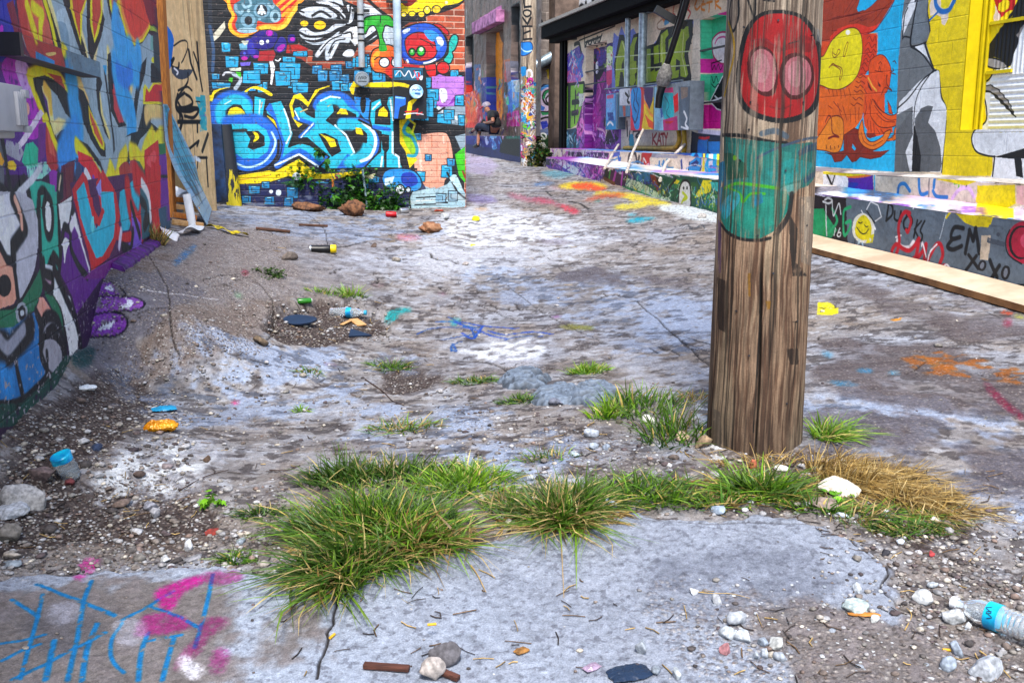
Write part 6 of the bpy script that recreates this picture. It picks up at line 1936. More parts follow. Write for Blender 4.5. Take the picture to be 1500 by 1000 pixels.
POLE = r'''
@ 1040 0 2.5
C k w4 75,-20 65,60 80,115 100,60 100,0
C k w3.4 130,-20 150,40 162,60 165,0
L k w3 195,0 235,5
C #c89a10 w4 60,80 80,140 85,200 70,270 52,350
B k 248,36 180,50 130,100 105,180 95,280 105,370 150,425 250,452 330,440 385,400 408,330 415,240 405,150 380,90 330,50
B #b4121a 245,50 185,64 145,110 122,190 112,280 120,355 160,405 245,432 320,422 370,385 392,320 398,240 390,160 365,100 320,62
B #7a0c12 150,170 200,140 230,160 270,170 340,130 385,150 380,180 320,175 250,190 180,185 a.7 f.3
B #3a0a10 145,190 190,170 235,200 250,280 235,345 190,350 150,310 135,250 a.85
B #3a0a10 255,260 280,205 325,195 370,220 380,290 350,350 300,365 265,330 a.85
B #c06a78 155,200 190,180 228,205 242,270 228,325 190,335 160,305 148,250
B #c06a78 268,265 290,220 330,208 365,235 370,290 345,335 305,350 275,320
B #d8a0a8 a.6 f.4 170,210 200,200 220,250 200,300 170,290
B #d8a0a8 a.6 f.4 290,240 330,225 350,280 320,320 290,300
C #8a1a28 w2 150,150 200,145 240,170
C k w2 a.7 290,160 330,150
E #8a0c14 355,175 26,18
C k w3 a.2 220,390 260,400 300,385
P #a8b0b8 a.5 f.45 390,100 405,110 410,160 395,150
C k w6 48,495 120,498 220,520 280,525
P #1f7a74 50,500 220,520 290,530 370,520 415,540 410,640 360,680 300,700 200,720 50,700
P #2a988c a.8 f.35 60,520 200,540 300,560 290,680 150,700 100,620
P #1c5a44 a.9 f.25 50,560 80,560 130,600 140,650 60,660
C #3a5a80 w4 a.8 170,580 240,545 330,515 385,505 395,520 350,540
C #2a4a6a w4 a.8 330,560 380,540 405,560 400,620 350,660
C #4a6a88 w9 a.7 190,490 240,480 280,500
P #18a0a0 a.7 f.3 200,620 300,580 380,600 330,660 240,680
P #1a8ac0 a.85 f.2 30,600 50,590 60,700 110,720 100,760 60,830 40,800
B #8ac8c0 a.6 f.45 260,690 330,670 320,700 280,720
P #169080 42,700 60,670 130,690 280,700 300,740 270,800 230,850 170,880 110,870 60,840 40,800
P #22a890 a.75 f.35 80,720 240,720 240,820 140,850 80,800
C #4ac028 w5 50,690 100,672 180,680 250,690
C #4ac028 w4 70,690 110,710 120,740 150,710 200,710
B #3ab8d8 a.8 f.3 40,750 90,700 110,730 70,790 50,800
P #1a90c8 a.8 f.3 155,720 190,705 195,740 165,760
E #6ac018 90,578 8,10
C #12141a w5 a.9 40,820 70,855 120,876 180,880 220,872
C #1a1c20 w8 a.85 f.2 240,860 270,820 290,780 300,710
P #1e1c1c a.7 f.35 290,780 320,840 310,960 350,1010 300,1010 290,900
P #d8d0c4 a.4 f.5 320,720 400,720 390,980 330,960
C #14141a w5 398,960 385,990 400,1000 420,990
P #6a3aa0 a.5 f.4 30,800 42,820 40,1000 32,1000
@ 1040 400 3.45
P #c88a1c a.8 f.3 190,0 205,0 205,120 195,120
P #c88a1c a.8 f.3 280,140 310,140 305,180 290,185
P #b07a20 a.7 f.35 480,300 500,300 500,380 480,380
P #2a1810 a.6 f.4 40,20 90,40 80,300 45,280
P #241610 a.6 f.4 380,380 440,380 440,460 400,460
L #0c0a08 w2.2 255,0 250,300
L #0c0a08 w2.6 250,300 235,550
L #0c0a08 w2.2 235,550 220,800
L #0c0a08 w1.6 415,245 440,245
L #1a100c w2 425,250 420,440
P #9a8c80 a.4 f.5 30,680 60,700 70,890 30,860
'''
paint([PO], POLE)
PO.disp += (fbm(PO.MU * 5, PO.MV * 3, 4, 541) - .5) * .014
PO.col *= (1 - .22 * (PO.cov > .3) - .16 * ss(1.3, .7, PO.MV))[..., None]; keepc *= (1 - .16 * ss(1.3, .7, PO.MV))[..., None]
wr = np.clip(ss(.56, .66, fbm(PO.MU * 110, PO.MV * 7, 4, 520)) * .65 + PO.gro * .7, 0, 1)[..., None] * (PO.cov > 0)[..., None]
PO.col = PO.col * (1 - wr) + keepc * wr
PO.col *= (1 - .25 * ss(.5, .8, fbm(PO.MU * 130, PO.MV * 4, 3, 530)))[..., None]
cr = np.exp(-((PO.MU - float(PO.hit([(1112, 470)])[0][0, 0]) - .012 * np.sin(PO.MV * 3.1)) / .0035) ** 2) * ss(1.15, .9, PO.MV); PO.disp -= .02 * cr; PO.col *= (1 - .8 * cr)[..., None]
PW = paintmat('weathered_wood', .8, .5, 160, .2, .002)
def _onp(x, y, o=0.):
    q = PO.hit([(x, y)])[0][0]; th = q[0] / PO.r0 + PO.th0; R = PO.rad(q[1]) + o; return Vector((PO.c[0] + R * math.cos(th), PO.c[1] + R * math.sin(th), q[1])), Vector((math.cos(th), math.sin(th), 0))
po = empty('utility_pole', (bc[0], bc[1], .2), 'thick foreground wooden pole sprayed with a pink eyed red face over green', 'pole')
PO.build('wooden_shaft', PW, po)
for x, y in ((1090, 40), (1140, 30), (1190, 52), (1100, 150), (1176, 150), (1098, 190), (1085, 235), (1150, 250), (1180, 330), (1110, 345), (1132, 400), (1165, 470), (1098, 520), (1150, 590), (1080, 455)):
    a, n_ = _onp(x, y, -.006); MB().tube([a, a + n_ * .012, a + n_ * .0125], [.0022, .0022, .0045], 8).build('nail', MATS['rusty_bar'], po)
# tagged pole at the far end
b1 = gpt(774, 243); q1 = (float(b1[0]) + .0, float(b1[1]) + .16)
LP = Cyl(q1, .158, .14, 7., .8, 4.5, 150, 900, 'e'); wood(LP, 600, ('#7a6a5c', '#b4a48e', '#c8bca8'), .6, .003)
rs = np.random.default_rng(3); LOVE = '''
@ 740 0 7.692
L k w3.4 205,-20 215,85
L k w3.4 215,85 290,76
C k w2.8 245,115 205,130 210,170 245,190 285,170 285,130 245,115
L k w3.2 195,200 250,275
L k w3.2 250,275 290,200
L k w3 190,302 300,300
L k w3 200,310 200,450
L k w3 200,385 280,352
L k w3 200,450 300,440
B #1a7ad0 165,490 220,478 290,480 312,540 280,600 200,632 165,600 k1.4 K#0c2a60
C #b8e0f4 w2 165,530 200,570 250,585 300,570
P #1a8ad0 165,760 220,750 240,800 200,850 165,830
C #1a8ad0 w4 190,770 225,770 200,800 230,830 190,850
C #e8e8f0 w3.4 245,860 250,800 290,800 305,850 290,880
C #c82090 w3.4 250,950 260,900 300,890 310,940 280,960
@ 740 120 7.692
C #c81c1c w5 220,150 280,130 310,170
B #d87818 165,230 220,210 270,230 290,280 230,320 180,310
B #1a9ac8 160,370 210,350 220,430 170,450
B #e8a810 210,350 290,345 300,400 240,420
B #5ac018 200,500 240,480 290,500 280,530 220,540
'''
cl = ['#e8e8f0', '#1a90c8', '#c82080', '#2a3a90', '#101018', '#7a3a9a', '#e8a020', '#c8d8e8', '#3aa868', '#5a1a3a']
for i in range(150):
    y = rs.uniform(120, 240); x = rs.uniform(761, 787); n = rs.integers(2, 5)
    LOVE += f"{'CB'[int(rs.random() < .25)]} {cl[rs.integers(len(cl))]} w{rs.uniform(.8, 2):.1f} a.9 " + ' '.join(f'{(x + rs.normal(0, 3) - 740) * 7.692:.0f},{(y + rs.normal(0, 3.4) - 120) * 7.692:.0f}' for _ in range(n + 1)) + '\n'
paint([LP], LOVE); LP.col *= (1 - .2 * LP.gro)[..., None]
lp = empty('tagged_pole', (q1[0], q1[1], 1.05), 'slim far pole lettered LOVE downwards and covered in tags below', 'pole'); LP.build('wooden_shaft', PW, lp)
# ================================================================ shared builders: stones, grass, leaves
def attrmat(name, rough=.7, trans=0., bump=.3, scale=60, dist=.003, var=.3):
    m, nt, b = newmat(name); L = nt.links.new; a = nd(nt, 'ShaderNodeAttribute', _attribute_name='Col'); tc = nd(nt, 'ShaderNodeTexCoord')
    n = nd(nt, 'ShaderNodeTexNoise', Scale=scale, Detail=4.); L(tc.outputs['Object'], n.inputs['Vector'])
    mr = nd(nt, 'ShaderNodeMapRange'); mr.inputs['From Min'].default_value = .35; mr.inputs['From Max'].default_value = .65; mr.inputs['To Min'].default_value = 1 - var; mr.inputs['To Max'].default_value = 1 + var * .4
    L(n.outputs['Fac'], mr.inputs['Value']); vm = nd(nt, 'ShaderNodeVectorMath', _operation='SCALE'); L(a.outputs['Color'], vm.inputs[0]); L(mr.outputs[0], vm.inputs['Scale']); L(vm.outputs[0], b.inputs['Base Color'])
    b.inputs['Roughness'].default_value = rough
    if bump: bp = nd(nt, 'ShaderNodeBump', Strength=bump, Distance=dist); L(n.outputs['Fac'], bp.inputs['Height']); L(bp.outputs[0], b.inputs['Normal'])
    if trans:
        t = nd(nt, 'ShaderNodeBsdfTranslucent'); L(vm.outputs[0], t.inputs['Color']); mx = nd(nt, 'ShaderNodeMixShader'); mx.inputs[0].default_value = trans
        L(b.outputs[0], mx.inputs[1]); L(t.outputs[0], mx.inputs[2]); L(mx.outputs[0], nt.nodes['Material Output'].inputs['Surface'])
    return m
M_GRASS = attrmat('grass_blades', .5, .35, 0, 30, var=.25); M_LEAF = attrmat('leaf', .5, .3, 0, 40, var=.3); M_STONE = attrmat('stone', .85, 0, .6, 70, .004, .45)
def npmesh(name, V, Fc, col, mat, parent=None, smooth=False):
    """numpy arrays -> one mesh object; Fc (n,k)"""
    me = bpy.data.meshes.new(name); k = Fc.shape[1]
    me.vertices.add(len(V)); me.vertices.foreach_set('co', V.astype(np.float32).ravel()); me.loops.add(Fc.size); me.loops.foreach_set('vertex_index', Fc.astype(np.int32).ravel())
    me.polygons.add(len(Fc)); me.polygons.foreach_set('loop_start', np.arange(0, Fc.size, k, dtype=np.int32)); me.update()
    if col is not None:
        a = me.color_attributes.new('Col', 'FLOAT_COLOR', 'POINT'); a.data.foreach_set('color', np.c_[col, np.ones(len(V))].astype(np.float32).ravel())
    if smooth: me.shade_smooth()
    me.materials.append(mat); return link(name, me, parent)
def ico(sub):
    bm = bmesh.new(); bmesh.ops.create_icosphere(bm, subdivisions=sub, radius=1); V = np.array([v.co[:] for v in bm.verts]); Fc = np.array([[v.index for v in f.verts] for f in bm.faces]); bm.free(); return V, Fc
ICO = {k: ico(k) for k in (1, 2, 3, 4)}
def rockshape(sub, seed, rough=.22, cuts=7, flat=1.):
    V, Fc = ICO[sub]; V = V.copy(); r = np.random.default_rng(seed)
    for _ in range(cuts):
        n = r.normal(size=3); n /= np.linalg.norm(n); h = r.uniform(.38, .75); d = V @ n; V = V - np.maximum(d - h, 0)[:, None] * n * .92
    s = np.array([vn3(p * 2.3 + seed) for p in V]) if sub < 4 else fbm(V[:, 0] * 2.3 + seed + V[:, 2] * 1.7, V[:, 1] * 2.3 - V[:, 2] * 1.3, 5, seed)
    s = s + (fbm(V[:, 0] * 7 + V[:, 2] * 5, V[:, 1] * 7 + seed, 3, 3) - .5) * .35
    return V * (1 + (s - .5) * rough)[:, None] * [1, 1, flat], Fc
def vn3(p): return mnoise.noise(Vector(p)) * .5 + .5
def rock(p, size, c, seed, name='stone', label=None, cat='stone', group=None, sub=3, rz=None, tilt=.15, sink=.25, rough=.3, mat=None):
    V, Fc = rockshape(sub, seed, rough); V = V * np.array(size) / 2
    R = np.array(Matrix.Rotation(rz if rz is not None else seed * 1.7, 3, 'Z') @ Matrix.Rotation(tilt * math.sin(seed * 2.1), 3, 'X')); V = V @ R.T
    n = fbm(V[:, 0] * 60 + seed, V[:, 1] * 60 + V[:, 2] * 40, 4, seed)
    cc = lin(hexc(c)) * (.62 + .6 * n)[:, None]; o = npmesh(name, V, Fc, cc, mat or M_STONE, None, sub >= 3)
    o.location = (p[0], p[1], p[2] - V[:, 2].min() - size[2] * sink); return tag(o, label, cat, group)
def blades(n, cx, cy, rx, ry, h, seed, cols, spread=1., w=.0032, lean=(0, 0), lay=.0, zf=gs, seg=5):
    r = np.random.default_rng(seed); a = r.uniform(0, 2 * math.pi, n); q = np.sqrt(r.uniform(0, 1, n)) ** 1.2
    bx = cx + np.cos(a) * q * rx; by = cy + np.sin(a) * q * ry; bz = np.array([zf(x, y) for x, y in zip(bx, by)]) - .004
    h = h * .72; w = w * 1.85; H = h * r.uniform(.3, 1.15, n) * (1.05 - .3 * q); da = a + r.normal(0, 1.15, n); out = spread * (q * .7 + r.uniform(0, .55, n)) + lay
    dx = np.cos(da) * out + lean[0]; dy = np.sin(da) * out + lean[1]; curl = r.uniform(.3, 1.5, n) + lay
    t = np.linspace(0, 1, seg + 1)[None, :]; L = H[:, None]
    kk = (r.normal(0, .22, (n, 1)) * np.maximum(t - r.uniform(.3, .8, (n, 1)), 0) * 2.2); kx, ky = -dy[:, None] * kk, dx[:, None] * kk
    px = bx[:, None] + (dx[:, None] * (t ** 1.35) + kx) * L; py = by[:, None] + (dy[:, None] * (t ** 1.35) + ky) * L
    m = np.hypot(dx, dy)[:, None]; pz = bz[:, None] + L * (t - curl[:, None] * .45 * m * t * t) / np.sqrt(1 + m * m * .4)
    floor = np.stack([[zf(px[i, k], py[i, k]) for k in (seg // 2, seg)] for i in range(n)]); fl_ = floor[:, :1] * (1 - np.clip(t * 2 - 1, 0, 1)) + floor[:, 1:] * np.clip(t * 2 - 1, 0, 1)
    pz = np.maximum(pz, fl_ + .004); tw = r.uniform(0, math.pi, n)[:, None]; ww = w * r.uniform(.6, 1.35, n)[:, None] * (1 - t ** 2.2 * .93) / 2 * (1 if w > .002 else 1)
    sx, sy = np.cos(tw) * ww, np.sin(tw) * ww; A = np.stack([px - sx, py - sy, pz], -1); B = np.stack([px + sx, py + sy, pz + ww * .5], -1)
    V = np.stack([A, B], 2).reshape(-1, 3); i0 = (np.arange(n) * (seg + 1) * 2)[:, None] + np.arange(seg)[None] * 2
    Fc = np.stack([i0, i0 + 1, i0 + 3, i0 + 2], -1).reshape(-1, 4)
    cm = np.array([lin(hexc(c)) for c, _ in cols]); pr = np.array([p for _, p in cols], float); pr /= pr.sum(); ci = r.choice(len(cols), n, p=pr)
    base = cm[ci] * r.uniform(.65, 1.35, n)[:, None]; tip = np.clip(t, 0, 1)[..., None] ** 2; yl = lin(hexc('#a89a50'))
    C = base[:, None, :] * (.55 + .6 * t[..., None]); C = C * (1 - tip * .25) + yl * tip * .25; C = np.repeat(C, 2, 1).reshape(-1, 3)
    return V, Fc, C
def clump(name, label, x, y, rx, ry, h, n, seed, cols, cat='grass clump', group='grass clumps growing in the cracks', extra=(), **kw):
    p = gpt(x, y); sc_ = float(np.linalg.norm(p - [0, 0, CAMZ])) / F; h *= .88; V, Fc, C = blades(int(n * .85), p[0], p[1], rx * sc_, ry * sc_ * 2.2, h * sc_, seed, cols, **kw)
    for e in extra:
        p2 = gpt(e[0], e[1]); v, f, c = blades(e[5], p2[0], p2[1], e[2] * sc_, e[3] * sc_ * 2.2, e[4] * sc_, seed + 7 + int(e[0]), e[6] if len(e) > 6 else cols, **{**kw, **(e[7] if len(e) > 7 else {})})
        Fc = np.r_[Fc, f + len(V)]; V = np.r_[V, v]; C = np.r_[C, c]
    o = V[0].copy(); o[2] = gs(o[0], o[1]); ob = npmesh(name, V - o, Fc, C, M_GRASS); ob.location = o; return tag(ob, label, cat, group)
GG = (('#3c7410', 5), ('#28580c', 5), ('#6ca018', 3), ('#c8b060', 1.1)); GD = (('#20520c', 5), ('#346c0c', 4), ('#c8b478', 1.4)); GY = (('#80b01c', 4), ('#548c14', 4), ('#d8c878', 1.2)); DRY = (('#b89858', 5), ('#8a6a34', 4), ('#d8c088', 2)); MIX = (('#3c7410', 4), ('#c8ae70', 2.4), ('#6c981c', 3), ('#8a6a3c', 1.4))
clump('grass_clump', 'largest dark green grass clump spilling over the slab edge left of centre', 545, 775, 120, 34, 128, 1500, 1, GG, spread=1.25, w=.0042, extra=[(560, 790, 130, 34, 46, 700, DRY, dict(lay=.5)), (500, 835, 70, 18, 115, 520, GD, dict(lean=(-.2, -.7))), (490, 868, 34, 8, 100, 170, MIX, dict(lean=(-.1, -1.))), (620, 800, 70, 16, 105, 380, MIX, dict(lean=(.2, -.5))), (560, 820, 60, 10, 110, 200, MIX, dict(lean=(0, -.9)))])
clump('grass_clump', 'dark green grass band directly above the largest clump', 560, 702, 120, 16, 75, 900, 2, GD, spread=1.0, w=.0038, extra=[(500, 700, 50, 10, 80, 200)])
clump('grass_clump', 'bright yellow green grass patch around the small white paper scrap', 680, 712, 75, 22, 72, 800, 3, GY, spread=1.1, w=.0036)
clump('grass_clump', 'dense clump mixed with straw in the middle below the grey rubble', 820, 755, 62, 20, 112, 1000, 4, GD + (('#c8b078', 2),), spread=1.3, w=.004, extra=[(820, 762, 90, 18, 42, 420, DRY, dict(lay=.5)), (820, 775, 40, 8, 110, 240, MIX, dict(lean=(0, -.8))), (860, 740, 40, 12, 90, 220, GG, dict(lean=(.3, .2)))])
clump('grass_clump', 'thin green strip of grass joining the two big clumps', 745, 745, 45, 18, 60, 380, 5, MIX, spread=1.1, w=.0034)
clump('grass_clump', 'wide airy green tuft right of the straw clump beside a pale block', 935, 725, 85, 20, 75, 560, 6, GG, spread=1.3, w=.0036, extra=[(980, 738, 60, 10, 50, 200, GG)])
clump('grass_clump', 'spiky green tuft directly in front of the pole foot', 1115, 720, 62, 14, 95, 620, 7, GG, spread=1.25, w=.0044, extra=[(1100, 715, 110, 16, 40, 380, DRY, dict(lay=.5)), (1190, 745, 50, 6, 50, 160, GG), (1060, 740, 50, 8, 50, 120, MIX)])
clump('grass_clump', 'tall loose weeds between the grey lumps and the pole', 935, 600, 62, 26, 80, 300, 8, GG, spread=.9, w=.0042, extra=[(985, 640, 46, 24, 95, 190, GG), (890, 610, 28, 10, 50, 160, GY)])
clump('grass_clump', 'bright green tuft growing on top of the grey lumps', 862, 545, 30, 9, 34, 420, 9, GY, spread=1.0, w=.0032)
clump('grass_clump', 'flat green tuft left of the grey lumps', 695, 560, 36, 7, 30, 260, 10, GG, spread=1.5, w=.0034)
clump('grass_clump', 'low green tuft touching the lower left of the grey lumps', 762, 588, 32, 7, 32, 240, 11, GG, spread=1.5, w=.0034)
clump('grass_clump', 'small green tuft below the dark triangular shard', 572, 535, 30, 7, 34, 220, 12, GG, spread=1.5, w=.0034)
clump('grass_clump', 'sparse sprawling grass halfway between the crater and the largest clump', 592, 628, 56, 12, 50, 240, 13, MIX, spread=1.5, w=.0036)
clump('grass_clump', 'small spiky tuft at the back rim of the dirt hollow', 515, 434, 22, 5, 38, 130, 14, GY, spread=1.0, w=.004, extra=[(478, 432, 30, 4, 22, 110, GY)])
clump('grass_clump', 'tiny tuft at the edge of the rubble left of the largest clump', 345, 820, 24, 7, 42, 130, 15, GG, spread=1.5, w=.0036)
clump('grass_clump', 'thin row of dark grass reaching left from the largest clump', 385, 752, 42, 8, 36, 180, 16, GD, spread=1.4, w=.0036)
clump('grass_clump', 'green tuft against the right side of the pole foot', 1215, 640, 26, 10, 70, 260, 17, GY, spread=1.3, w=.0044, lean=(.5, 0))
clump('grass_clump', 'straw mixed patch against the left side of the pole', 1015, 585, 36, 14, 34, 240, 18, DRY + (('#5c8a1c', 3),), spread=1.3, w=.003)
clump('grass_clump', 'dark low tuft at the lower edge of the dry grass heap', 1335, 768, 58, 10, 34, 360, 19, GD, spread=1.4, w=.0036)
clump('grass_clump', 'small tuft in the joint under the white painted patch', 455, 548, 20, 5, 26, 90, 20, MIX, spread=1.4, w=.0034)
clump('grass_clump', 'single bright sprig beside the reddish twig on the left', 440, 604, 12, 3, 26, 40, 21, GY, spread=1.5, w=.004)
clump('grass_clump', 'wispy tuft between the rubble and the middle grass', 800, 672, 46, 8, 44, 110, 22, MIX, spread=1.2, w=.003)
clump('dry_weed', 'dry brown weed at the far foot of the left wall', 226, 356, 15, 5, 56, 220, 23, DRY + (('#6a7a3a', 3),), spread=.8, w=.006, cat='weed', group='')
clump('dry_grass', 'heap of straw coloured dry grass right of the pole foot', 1270, 700, 75, 18, 72, 1100, 24, DRY, spread=1.1, w=.0026, lean=(.9, -.5), lay=.3, cat='dry grass', group='', extra=[(1225, 682, 45, 10, 80, 380, DRY), (1345, 725, 45, 8, 60, 340, DRY), (1385, 748, 45, 4, 50, 140, DRY), (1290, 750, 80, 14, 50, 380, MIX)])
clump('dry_grass', 'wisps of straw curling round the front of the pole foot', 1120, 676, 80, 7, 60, 150, 25, DRY, spread=1.5, w=.0024, cat='dry grass', group='')
# ---- stones one can point at
ST = [(33, 712, 58, 50, '#a8a6a6', 'big pale angular rock at the left edge beside the crushed bottle'), (12, 738, 50, 16, '#b8bcc4', 'flat white stone in front of the big pale rock'), (62, 688, 42, 22, '#6a5a5a', 'dark brown rock between the pale rock and the crushed bottle'),
 (8, 770, 40, 26, '#7a746e', 'grey brown stone at the left edge below the flat white stone'), (278, 793, 17, 22, '#c4c8d0', 'upright white stone in the rubble near the tiny tuft'), (313, 772, 26, 12, '#8a3028', 'dark red brick piece in the rubble left of the grass'), (353, 790, 16, 11, '#9aa6b4', 'rounded blue grey pebble left of the largest clump'),
 (62, 690, 10, 8, '#5a5050', ''), (220, 732, 30, 14, '#8a8c98', 'grey stone at the lower rim of the white splash'), (228, 744, 18, 16, '#a8a8b0', 'pale chunk just under the grey stone by the splash'), (205, 692, 18, 10, '#5a4a44', 'dark clod in the middle of the white splash'), (245, 680, 20, 12, '#8a7e80', 'grey brown lump at the top of the white splash'), (303, 672, 14, 10, '#6a5444', 'small brown stone right of the yellow wrapper'), (196, 657, 20, 9, '#3a3238', 'dark stone below the yellow wrapper'),
 (140, 648, 22, 10, '#2c3a58', 'dark blue stone above the crushed bottle'), (280, 814, 34, 11, '#8c8c92', 'flat grey stone in the rubble under the white stone'), (243, 817, 22, 10, '#c8ccd0', 'pale chip cluster left of the flat grey stone'), (18, 810, 26, 12, '#b0a69c', 'beige stone at the left edge near the blue lines'), (18, 822, 30, 10, '#8c96a0', 'blue grey stone under the beige one'),
 (1230, 709, 58, 24, '#d8d0c4', 'long white rock right of the pole foot'), (1206, 733, 56, 20, '#8c7c74', 'brown layered rock just under the long white rock'), (1234, 748, 20, 16, '#c8d4e4', 'rounded pale blue stone below the brown layered rock'), (1143, 678, 24, 10, '#e4e0dc', 'small white stone touching the pole foot'), (1102, 674, 14, 18, '#c0684a', 'orange brick chip touching the pole foot'), (1208, 670, 18, 10, '#c8a890', 'pinkish stone right of the pole foot'),
 (1052, 745, 30, 12, '#98a8bc', 'blue grey stone left of the spiky tuft'), (893, 738, 25, 18, '#b8c8d4', 'pale blue block at the right of the straw clump'), (785, 734, 18, 14, '#d0d4d8', 'white stone at the left of the straw clump'), (1030, 645, 34, 26, '#9c8468', 'tan rounded stone beside the left of the pole'), (1000, 637, 26, 18, '#a8947c', 'smaller tan stone left of the rounded one'), (950, 612, 24, 16, '#dcdcd8', 'white stone between the weeds and the pole'),
 (866, 633, 24, 13, '#a4acba', 'grey blue angular stone under the weeds'), (872, 652, 20, 10, '#a8b4c4', 'flat grey chip below the angular stone'), (888, 654, 14, 11, '#8c98aa', 'dark grey chip beside the flat one'), (842, 664, 18, 12, '#a8b8c0', 'greenish grey stone above the straw clump'), (728, 685, 15, 8, '#98a4b4', 'small flat blue stone above the bright grass patch'), (775, 701, 18, 9, '#a8b0bc', 'pale stone above the straw clump on the left'),
 (816, 587, 28, 13, '#6c7080', 'dark round stone in front of the grey lumps'), (844, 580, 26, 12, '#98a4b4', 'pale flat stone in front of the grey lumps'),
 (652, 963, 46, 32, '#5c5a60', 'dark grey rock near the bottom edge'), (630, 983, 44, 34, '#a49c98', 'mottled pale rock in front of the dark grey rock'), (940, 952, 26, 26, '#9ca4ae', 'grey lump in the small rubble pile at bottom centre'), (962, 985, 20, 16, '#8e98a4', 'pale grey stone right of the rubble pile'), (990, 991, 20, 16, '#bcc4ca', 'white stone at the bottom edge near the slate'),
 (1051, 880, 20, 20, '#b4b8c0', 'pointed pale stone at the left of the lower right rubble'), (1015, 870, 15, 11, '#c0c4cc', 'small white stone left of the pointed one'), (1080, 907, 36, 25, '#a8aeb8', 'rounded pale boulder in the lower right rubble'), (1066, 928, 32, 20, '#b4bcc4', 'angular white block below the rounded boulder'), (1088, 938, 34, 17, '#c0c8d0', 'cracked white chunk right of the angular block'), (1063, 955, 24, 17, '#b07a80', 'pink stone below the angular block'), (1117, 945, 17, 15, '#98a4b4', 'round grey pebble in the lower right cluster'), (1136, 946, 34, 14, '#b8bab8', 'long flat beige chip right of the round grey pebble'), (1106, 964, 14, 14, '#a8b0bc', 'pebble at the left end of the lower pebble row'), (1119, 962, 15, 15, '#b4bcc8', 'second pebble in the lower pebble row'), (1142, 965, 20, 18, '#a4acb8', 'largest pebble in the lower pebble row'),
 (1247, 890, 44, 20, '#b4c4c4', 'large flat pale chip in the middle of the lower right slab'), (1255, 865, 15, 15, '#ccd4dc', 'white pebble above the large flat chip'), (1350, 873, 30, 20, '#c4c8cc', 'white angular stone above the plastic bottle'), (1398, 902, 32, 22, '#c0c4c8', 'white block left of the bottle neck'), (1366, 855, 16, 14, '#b8c0c8', 'pale pebble above the white angular stone'), (1281, 912, 18, 10, '#d0d4d4', 'white chip right of the orange leaf'), (1417, 914, 13, 10, '#ccd0d4', 'small chip under the bottle neck'), (1444, 978, 50, 28, '#a8aeb8', 'broad grey block at the lower right corner'), (1390, 975, 24, 24, '#94a0b0', 'grey stone left of the broad corner block'), (1400, 950, 30, 22, '#98a4b4', 'grey stone by the yellow butt'),
 (1353, 818, 10, 9, '#c8d0dc', ''), (1318, 792, 12, 10, '#c8d4e0', 'white pebble in the gravel under the dry grass heap'), (1364, 812, 10, 9, '#a83c40', 'red chip in the gravel under the dry grass heap'), (1298, 808, 20, 10, '#2c2c34', 'black chip in the gravel under the dry grass heap'),
 (425, 374, 28, 15, '#6c625c', 'brown slab fragment left of the spray can'), (548, 358, 15, 9, '#5c4c44', 'dark brown stone right of the spray can'), (582, 379, 22, 8, '#8c857c', 'flat grey stone right of the spray can'), (1028, 316, 16, 8, '#a8a4a0', 'pale lump at the foot of the ledge behind the pole'), (683, 386, 14, 6, '#a8a09c', 'small flat stone in the middle of the alley'), (1205, 455, 8, 5, '#c8c8c8', 'tiny pale stone right of the yellow ring'), (100, 700, 20, 10, '#6c3034', 'dark red stone in front of the crushed bottle'), (382, 498, 26, 16, '#6a5a48', 'brown clod at the left rim of the dirt hollow')]
for i, (x, y, w_, h_, c, lb) in enumerate(ST):
    if not lb: continue
    p = G(x, y + h_ * .35); s = (Vector(p) - Vector((0, 0, CAMZ))).length / F; rock(p, (w_ * s, w_ * s * .8, h_ * s * 1.15), c, i + 3, 'stone', lb, 'stone', 'loose stones', 3 if w_ < 40 else 4, rz=i * .7 if w_ < 40 else .2 * math.sin(i), sink=.2)
# countable chips that nothing tells apart, then the uncountable gravel
CH = [('small pale concrete chip on the lower right slab', 'pale chips on the lower right slab', (1010, 1500, 850, 1000), 120, ('#b4bac4', '#c4c8cc', '#9ca4b0')), ('small stone in the rubble at lower left', 'small stones in the lower left rubble', (0, 400, 730, 835), 90, ('#8a8480', '#a8a4a4', '#6c5c58', '#8a8078', '#9aa0aa')), ('small white chip in the rubble between the weeds', 'white chips between the weeds', (790, 1050, 620, 700), 40, ('#b0b8c4', '#c8ccd4'))]
base = [rockshape(2, 40 + k, .3, 6, .6) for k in range(8)]
for lb, gp, (x0, x1, y0, y1), n, cs in CH:
    protos = []
    for k in range(n):
        if k < 6:
            V, Fc = base[k]; c = lin(hexc(cs[k % len(cs)])) * np.ones((len(V), 1)); o = npmesh('chip', V * .5, Fc, c, M_STONE); protos.append(o)
        else: o = protos[k % 6].copy(); bpy.context.scene.collection.objects.link(o)
        x, y = rng.uniform(x0, x1), y0 + (y1 - y0) * rng.uniform(0, 1); p = G(x, y); s = float(np.exp(rng.normal(math.log(.012), .38))); o.location = p; o.scale = (s * rng.uniform(.8, 1.4), s, s * rng.uniform(.5, .9)); o.rotation_euler = (0, 0, rng.uniform(0, 6.3)); tag(o, lb, 'chip', gp)
